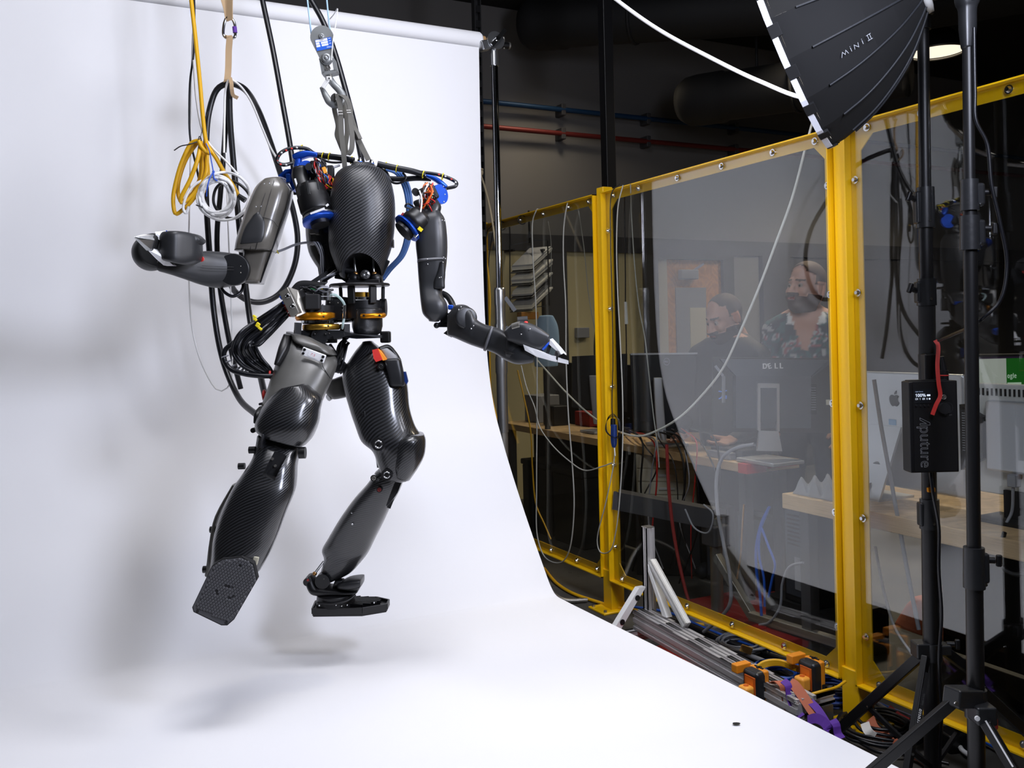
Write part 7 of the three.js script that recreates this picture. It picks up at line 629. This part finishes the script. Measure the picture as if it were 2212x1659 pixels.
  { const k1 = [[1585, 1145], [1640, 1330]], z = atX(1612, 1240, FX + 0.12).z; for (const [a, b, nm] of [[[1548, 1200], [1625, 1330], 'leaning grey profile bar behind the guard panel'], [[1622, 1330], [1850, 1400], 'grey profile bar lying on the floor behind the guard panel']]) solo('profile_bar', nm, 'bar', bar(atX(a[0], a[1], FX + 0.12), atX(b[0], b[1], FX + 0.14), 0.035, 0.035, UP, 0.003), 'steelDull'); const r0 = atY(1720, 1290, 0.0); solo('red_mat', 'red plastic tray on the floor under the near desk', 'tray', box(V(3.0, 0.03, r0.z + 0.1), [0.5, 0.06, 0.4], 0.01), 'redDark'); const sp = at(1545, 1110, 4.3); const vt = thing('vise_column', 'grey machine column with a clamp under the long desk', 'column', V(sp.x, 0, sp.z)); part(vt, 'column', cyl(V(sp.x, 0, sp.z), V(sp.x, 0.5, sp.z), 0.03), 'steelDull'); part(vt, 'clamp', box(V(sp.x, 0.42, sp.z), [0.1, 0.1, 0.1], 0.01), 'frameDark'); part(vt, 'arm', bar(V(sp.x, 0.5, sp.z), V(sp.x - 0.3, 0.56, sp.z - 0.4), 0.08, 0.09), 'frameDark'); part(vt, 'base', box(V(sp.x, 0.01, sp.z), [0.2, 0.02, 0.2]), 'plasticGrey'); for (const [x, l] of [[1910, 'orange tool bag on the dark floor behind the right guard panel'], [1960, 'second orange tool bag beyond the first']]) { const q = atY(x, x === 1910 ? 1385 : 1362, 0); solo('tool_bag', l, 'bag', loft([0, 0.05, 0.1, 0.13].map((h, i) => ({ c: V(q.x + 0.3, h, q.z), a: V(0.1 - i * 0.015, 0, 0), b: V(0, 0, 0.16 - i * 0.03), n: 3 })), 20, 3), 'webSalmon'); } }
  // paper rack
  { const d = 7.45, t = thing('paper_rack', 'black wire rack with four tilted trays stuffed with papers', 'paper rack', at(1145, 672, d)), p = (x, y, z = 0) => at(x, y, d + z); for (const [a, b] of [[[1101, 530], [1102, 670]], [[1150, 520], [1152, 668]], [[1183, 520], [1186, 660]]]) part(t, 'wire_post', bar(p(...a), p(...b), 0.008, 0.008), 'black'); part(t, 'hanger', [bar(p(1100, 470), p(1102, 530), 0.01, 0.01), bar(p(1142, 455), p(1144, 525), 0.012, 0.012)], 'black'); part(t, 'wire_frame', [bar(p(1102, 530), p(1150, 520), 0.006, 0.006), bar(p(1150, 519), p(1183, 519), 0.006, 0.006), bar(p(1102, 670), p(1186, 660), 0.006, 0.006)], 'black'); for (let k = 0; k < 4; k++) { const y = 575 + k * 28; const tr = part(t, 'tray', [plate([p(1102, y + 14, -0.06), p(1150, y + 10, -0.06), p(1150, y + 12, -0.06), p(1102, y + 16, -0.06)], FWD.clone().multiplyScalar(0.01)), plate([p(1102, y + 15, -0.06), p(1150, y + 11, -0.06), p(1185, y - 25, 0.05), p(1140, y - 22, 0.05)], V(0, -0.004, 0))].map(clean), 'black'); for (let j = 0; j < 3; j++) { const o = j * 4 + rr(-1, 1); part(tr, 'paper_stack', plate([p(1104 + rr(0, 3), y + 10 - o, -0.055), p(1149, y + 7 - o, -0.055), p(1190 + rr(-4, 6), y - 32 - o, 0.06), p(1144, y - 28 - o, 0.06)], V(0, 0.014, 0)), ['paperWhite', 'whiteDull', 'plasticGrey'][(j + k) % 3]); } } part(t, 'wall_bracket', [bar(p(1110, 540), V(p(1110, 540).x, p(1110, 540).y, BACK + 0.001), 0.02, 0.02)], 'black'); part(t, 'wall_bracket', [bar(p(1175, 540), V(p(1175, 540).x, p(1175, 540).y, BACK + 0.001), 0.02, 0.02)], 'black'); part(t, 'tray_box', box(p(1140, 682), [0.16, 0.06, 0.08], 0.004), 'doorWood'); }
  { const p = at(1362, 715, 6.0), q = at(1366, 660, 7.2); solo('wall_socket', 'grey socket box on the cream wall left of the wooden door', 'socket', box(V(q.x, atZ(1372, 716, -BACK - 0.03).y, BACK + 0.04), [0.12, 0.09, 0.06], 0.006), 'plasticGrey'); solo('blue_gown', 'pale blue cloth hanging below the paper rack', 'cloth', loft([[684, 0.05], [705, 0.08], [740, 0.09], [790, 0.08]].map(([y, r]) => ({ c: at(1180, y, 6.2), a: RIGHT.clone().multiplyScalar(r), b: FWD.clone().multiplyScalar(0.03), n: 2.4 })), 20, 3), 'ropeBlue'); const c0 = at(1180, 790, 6.2); solo('coat_pole', 'dark pole behind the pale blue cloth', 'pole', cyl(V(c0.x, 0, c0.z), V(c0.x, at(1180, 690, 6.2).y, c0.z), 0.02), 'frameDark'); const ch = at(1298, 750, 7.4); const chair = thing('office_chair', 'dark office chair with a rounded back against the cream wall', 'chair', V(ch.x, 0, ch.z)); part(chair, 'backrest', loft([[700, 0.03], [715, 0.05], [750, 0.06], [790, 0.055]].map(([y, r]) => ({ c: at(1298, y, 7.4), a: RIGHT.clone().multiplyScalar(r), b: FWD.clone().multiplyScalar(0.03), n: 2.4 })), 20, 3), 'frameDark'); part(chair, 'post', cyl(V(ch.x, 0.08, ch.z), V(ch.x, 1.2, ch.z), 0.025), 'blackMatte'); part(chair, 'seat', box(V(ch.x + 0.2, 0.5, ch.z), [0.45, 0.07, 0.45], 0.03), 'frameDark'); for (let k = 0; k < 5; k++) part(chair, 'leg', bar(V(ch.x, 0.1, ch.z), V(ch.x + Math.cos(k * 1.257) * 0.28, 0.03, ch.z + Math.sin(k * 1.257) * 0.28), 0.04, 0.03), 'blackMatte'); }
}
// ================= two men behind the desks =================
{
  const smin = (a, b, k) => { const h = Math.max(k - Math.abs(a - b), 0) / k; return Math.min(a, b) - h * h * k * 0.25; };
  const cap = (x, y, z, a, b, r0, r1) => { const bx = b[0] - a[0], by = b[1] - a[1], bz = b[2] - a[2], t = Math.max(0, Math.min(1, ((x - a[0]) * bx + (y - a[1]) * by + (z - a[2]) * bz) / (bx * bx + by * by + bz * bz))); return Math.hypot(x - a[0] - bx * t, y - a[1] - by * t, z - a[2] - bz * t) - (r0 + (r1 - r0) * t); };
  const ell = (x, y, z, c, r) => { const k = Math.hypot((x - c[0]) / r[0], (y - c[1]) / r[1], (z - c[2]) / r[2]); return (k - 1) * Math.min(...r); };
  function head(o) { // local axes: x left-right, y up, z towards the face; origin between the ears at eye height
    const fn = (x, y, z) => { const ax = Math.abs(x); let d = ell(x, y, z, [0, 0.035, -0.012], [0.076, 0.092, 0.098]); d = smin(d, ell(x, y, z, [0, -0.05, 0.022], [0.056, 0.072, 0.068]), 0.03); d = smin(d, ell(x, y, z, [0, -0.1, 0.05], [0.03, 0.022, 0.03]), 0.02); d = smin(d, cap(ax, y, z, [0.012, 0.026, 0.084], [0.04, 0.026, 0.07], 0.013, 0.012), 0.012); d = smin(d, cap(x, y, z, [0, 0.012, 0.088], [0, -0.03, 0.11], 0.009, 0.0135), 0.012); d = smin(d, ell(ax, y, z, [0.012, -0.034, 0.1], [0.01, 0.008, 0.01]), 0.008); d = Math.max(d, -(Math.hypot(ax - 0.033, y - 0.002, z - 0.1) - 0.019)); d = smin(d, Math.hypot(ax - 0.032, y - 0.002, z - 0.078) - 0.0125, 0.003); d = smin(d, ell(ax, y, z, [0.042, -0.028, 0.068], [0.02, 0.02, 0.02]), 0.02); d = smin(d, ell(x, y, z, [0, -0.063, 0.085], [0.023, 0.011, 0.012]), 0.01); d = Math.max(d, -(ell(x, y, z, [0, -0.0635, 0.098], [0.022, 0.002, 0.006]))); d = smin(d, ell(ax, y, z, [0.079, 0.0, -0.012], [0.009, 0.034, 0.02]), 0.008); d = smin(d, cap(x, y, z, [0, -0.06, -0.03], [0, -0.2, -0.055], 0.055, 0.062), 0.03);
      const bd = beard(x, y, z); if (bd > 0) d -= 0.009 * bd; if (hair(x, y, z)) d -= o.hairThick; return d; };
    const beard = (x, y, z) => z > -0.02 && y < -0.035 && y > -0.16 && z > -0.02 - 0 && !(Math.abs(x) < 0.02 && Math.abs(y + 0.062) < 0.008 && z > 0.08) && (y < -0.05 || z > 0.0 || true) && !(y > -0.05 && Math.abs(x) > 0.03 && z > 0.06) && Math.hypot(x, (y + 0.06) * 0.8, z - 0.0) > 0.055 && y > -0.15 + (0.1 - z) * 0.3 ? 1 : 0;
    const hair = (x, y, z) => (y > o.line + (z > 0.03 ? (z - 0.03) * 0.55 : 0) && !(z > o.front && Math.abs(x) < 0.06)) || (z < -0.025 && y > -0.06 && Math.hypot(x, z) > 0.055) || (Math.abs(x) > 0.062 && z < 0.02 && y > 0.015 && z > -0.05);
    const col = (x, y, z) => { const ax = Math.abs(x); if (Math.hypot(ax - 0.032, y - 0.002, z - 0.078) < 0.0145 && z > 0.08) return Math.hypot(ax - 0.032, y - 0.001) < 0.006 ? 0x1c1410 : 0x8f827a; if (y > 0.022 && y < 0.034 && ax > 0.012 && ax < 0.052 && z > 0.07) return o.hair; if (y > -0.069 && y < -0.056 && ax < 0.022 && z > 0.085) return 0x9c5148; if (beard(x, y, z)) return o.beard; if (Math.abs(y + 0.05) < 0.008 && ax < 0.03 && z > 0.08) return o.beard; if (ax > 0.08 && y < 0.03 && y > -0.04) return 0xc08468; if (hair(x, y, z)) return o.hair; return o.skin; };
    return field(fn, [-0.11, -0.22, -0.14], [0.11, 0.16, 0.15], 0.0052, col);
  }
  function hand(side, skin) { const fn = (x, y, z) => { let d = ell(x, y, z, [0, -0.045, 0], [0.042, 0.05, 0.016]); const L = [0.07, 0.082, 0.078, 0.062]; for (let k = 0; k < 4; k++) { const fx = -0.03 + k * 0.02; d = smin(d, cap(x, y, z, [fx, -0.08, 0], [fx * 1.1, -0.08 - L[k] * 0.55, 0.012], 0.0092, 0.0085), 0.006); d = smin(d, cap(x, y, z, [fx * 1.1, -0.08 - L[k] * 0.55, 0.012], [fx * 1.1, -0.08 - L[k], 0.032], 0.0085, 0.0075), 0.003); } d = smin(d, cap(x, y, z, [-side * 0.035, -0.025, 0.004], [-side * 0.062, -0.06, 0.02], 0.013, 0.0105), 0.008); d = smin(d, cap(x, y, z, [-side * 0.062, -0.06, 0.02], [-side * 0.06, -0.09, 0.034], 0.0105, 0.009), 0.003); return smin(d, cap(x, y, z, [0, 0.03, 0], [0, -0.02, 0], 0.028, 0.026), 0.015); }; return field(fn, [-0.1, -0.19, -0.06], [0.1, 0.05, 0.07], 0.0045, () => skin); }
  function man(o) { // body axes: z = facing of the chest
    const eye = o.eye, H2 = eye + 0.11, sh = eye - o.drop, hip = H2 * 0.52, kn = H2 * 0.28, fn = (x, y, z) => { const ax = Math.abs(x), sg = x < 0 ? 0 : 1, A = o.arms[sg]; let d = ell(x, y, z, [0, sh - 0.14, 0], [0.185, 0.23, 0.125]); d = smin(d, ell(x, y, z, [0, hip + 0.1, 0], [0.165, 0.2, 0.115]), 0.1); d = smin(d, cap(ax, y, z, [0.06, sh + 0.035, -0.015], [0.18, sh - 0.02, -0.01], 0.062, 0.066), 0.06); d = smin(d, cap(x, y, z, [0, sh, -0.02], [0, sh + 0.1, 0.0], 0.07, 0.06), 0.04); d = smin(d, cap(x, y, z, A[0], A[1], 0.06, 0.047), 0.03); d = smin(d, cap(x, y, z, A[1], A[2], 0.046, 0.033), 0.02); d = smin(d, cap(ax, y, z, [0.085, hip, 0], [0.1, kn, 0.02], 0.085, 0.062), 0.05); d = smin(d, cap(ax, y, z, [0.1, kn, 0.02], [0.11, 0.09, -0.01], 0.06, 0.045), 0.02); d = smin(d, cap(ax, y, z, [0.11, 0.045, -0.03], [0.125, 0.04, 0.14], 0.045, 0.04), 0.03); if (o.hood) d = smin(d, cap(ax, y, z, [0.03, sh + 0.06, -0.09], [0.09, sh + 0.05, -0.04], 0.045, 0.04), 0.04); return d; };
    const pants = y => y < hip + 0.02, col = (x, y, z) => { if (y < 0.085) return 0x15151a; if (pants(y)) return 0x23262e; if (o.neckline(x, y, z, sh)) return o.skin; return o.cloth(x, y, z, sh); };
    const body = field(fn, [-0.42, -0.02, -0.25], [0.42, sh + 0.13, 0.5], 0.0125, col), m = basis(o.right, UP, o.face, V(o.pos.x, 0, o.pos.z)); body.applyMatrix4(m);
    const hg = head(o.head); const hm = basis(...o.headAxes, V(0, 0, 0)); hg.scale(1.08, 1.08, 1.08); hg.applyMatrix4(hm); const hp = V(0, eye, 0.03).applyMatrix4(m); hg.translate(hp.x, hp.y, hp.z);
    const hands = [0, 1].map(k => { const g = hand(k ? 1 : -1, o.skin), A = o.arms[k], d = V(...A[2]).sub(V(...A[1])).normalize(), yd = d.clone().negate(), xd = V(1, 0, 0).addScaledVector(yd, -yd.x).normalize(), zd = xd.clone().cross(yd); return g.applyMatrix4(basis(xd, yd, zd, V(...A[2]))).applyMatrix4(m); });
    const all = [body, hg, ...hands].map(g => { const h = g.toNonIndexed(); return h; }); return mergeGeometries(all);
  }
  const skinM = new THREE.MeshStandardMaterial({ vertexColors: true, roughness: 0.72 }); skinM.name = 'person_surface';
  const axes = (f, tilt = 0) => { const z = f.clone().normalize(), x = UP.clone().cross(z).normalize(), y = z.clone().cross(x); if (tilt) { const c = Math.cos(tilt), s = Math.sin(tilt), x2 = x.clone().multiplyScalar(c).addScaledVector(y, s); y.multiplyScalar(c).addScaledVector(x, -s); return [x2, y, z]; } return [x, y, z]; };
  const flat = v => v.clone().setY(0).normalize();
  { const p = at(1570, 688, 5.1), f = flat(dirCam(-0.62, 0, -0.78)), hf = dirCam(-0.86, -0.34, -0.4); const g = man({ pos: p, eye: p.y, face: f, right: UP.clone().cross(f).normalize(), headAxes: axes(hf), skin: 0xb08672, drop: 0.19, hood: true, head: { skin: 0xb48c7a, hair: 0x33251e, beard: 0x2b1d17, line: 0.075, front: 0.045, hairThick: 0.003 }, neckline: (x, y, z, sh) => y > sh + 0.085 && z > 0.0, cloth: () => 0x1b1c21, arms: [[[-0.19, p.y - 0.31, 0], [-0.24, p.y - 0.58, 0.06], [-0.16, p.y - 0.64, 0.3]], [[0.19, p.y - 0.31, 0], [0.24, p.y - 0.58, 0.06], [0.16, p.y - 0.64, 0.3]]] }); solo('person', 'bearded man in a black hooded top looking down at the screens', 'person', g, skinM); }
  { const p = at(1742, 622, 4.95), f = flat(dirCam(-0.42, 0, -0.9)), hf = dirCam(-0.82, 0.1, -0.55); const pal = [0x242c38, 0x1f2733, 0x242c38, 0x26303c, 0x263440, 0x2d5457, 0x242c38, 0xa4a5a4, 0x8a4a52, 0x41655f, 0x242c38]; const g = man({ pos: p, eye: p.y, face: f, right: UP.clone().cross(f).normalize(), headAxes: axes(hf, -0.05), skin: 0xb58a76, drop: 0.21, head: { skin: 0xb98f7d, hair: 0x4a3527, beard: 0x4a3326, line: 0.062, front: 0.06, hairThick: 0.009 }, neckline: (x, y, z, sh) => z > 0.03 && Math.abs(x) < 0.012 + (y - (sh - 0.13)) * 0.34 && y > sh - 0.13 || y > sh + 0.075, cloth: (x, y, z, sh) => { if (y > sh + 0.01 && z > 0.02 && Math.abs(x) > 0.035 && Math.abs(x) < 0.1) return 0xd9d9d6; const k = n16((x + z * 0.6) * 26 + 40, y * 26) * 0.7 + n32((x - z * 0.4) * 60 + 20, y * 60) * 0.5; return pal[Math.max(0, Math.min(10, Math.floor(k * 9.6)))]; }, arms: [[[-0.19, p.y - 0.31, 0], [-0.25, p.y - 0.6, 0.04], [-0.2, p.y - 0.76, 0.22]], [[0.19, p.y - 0.31, 0], [0.25, p.y - 0.6, 0.04], [0.2, p.y - 0.76, 0.22]]] }); solo('person', 'bearded man in a dark flowered shirt watching the robot', 'person', g, skinM); }
}
scene.traverse(o => { if (o.isMesh) { o.castShadow = true; o.receiveShadow = true; } });
renderer.render(scene, camera);
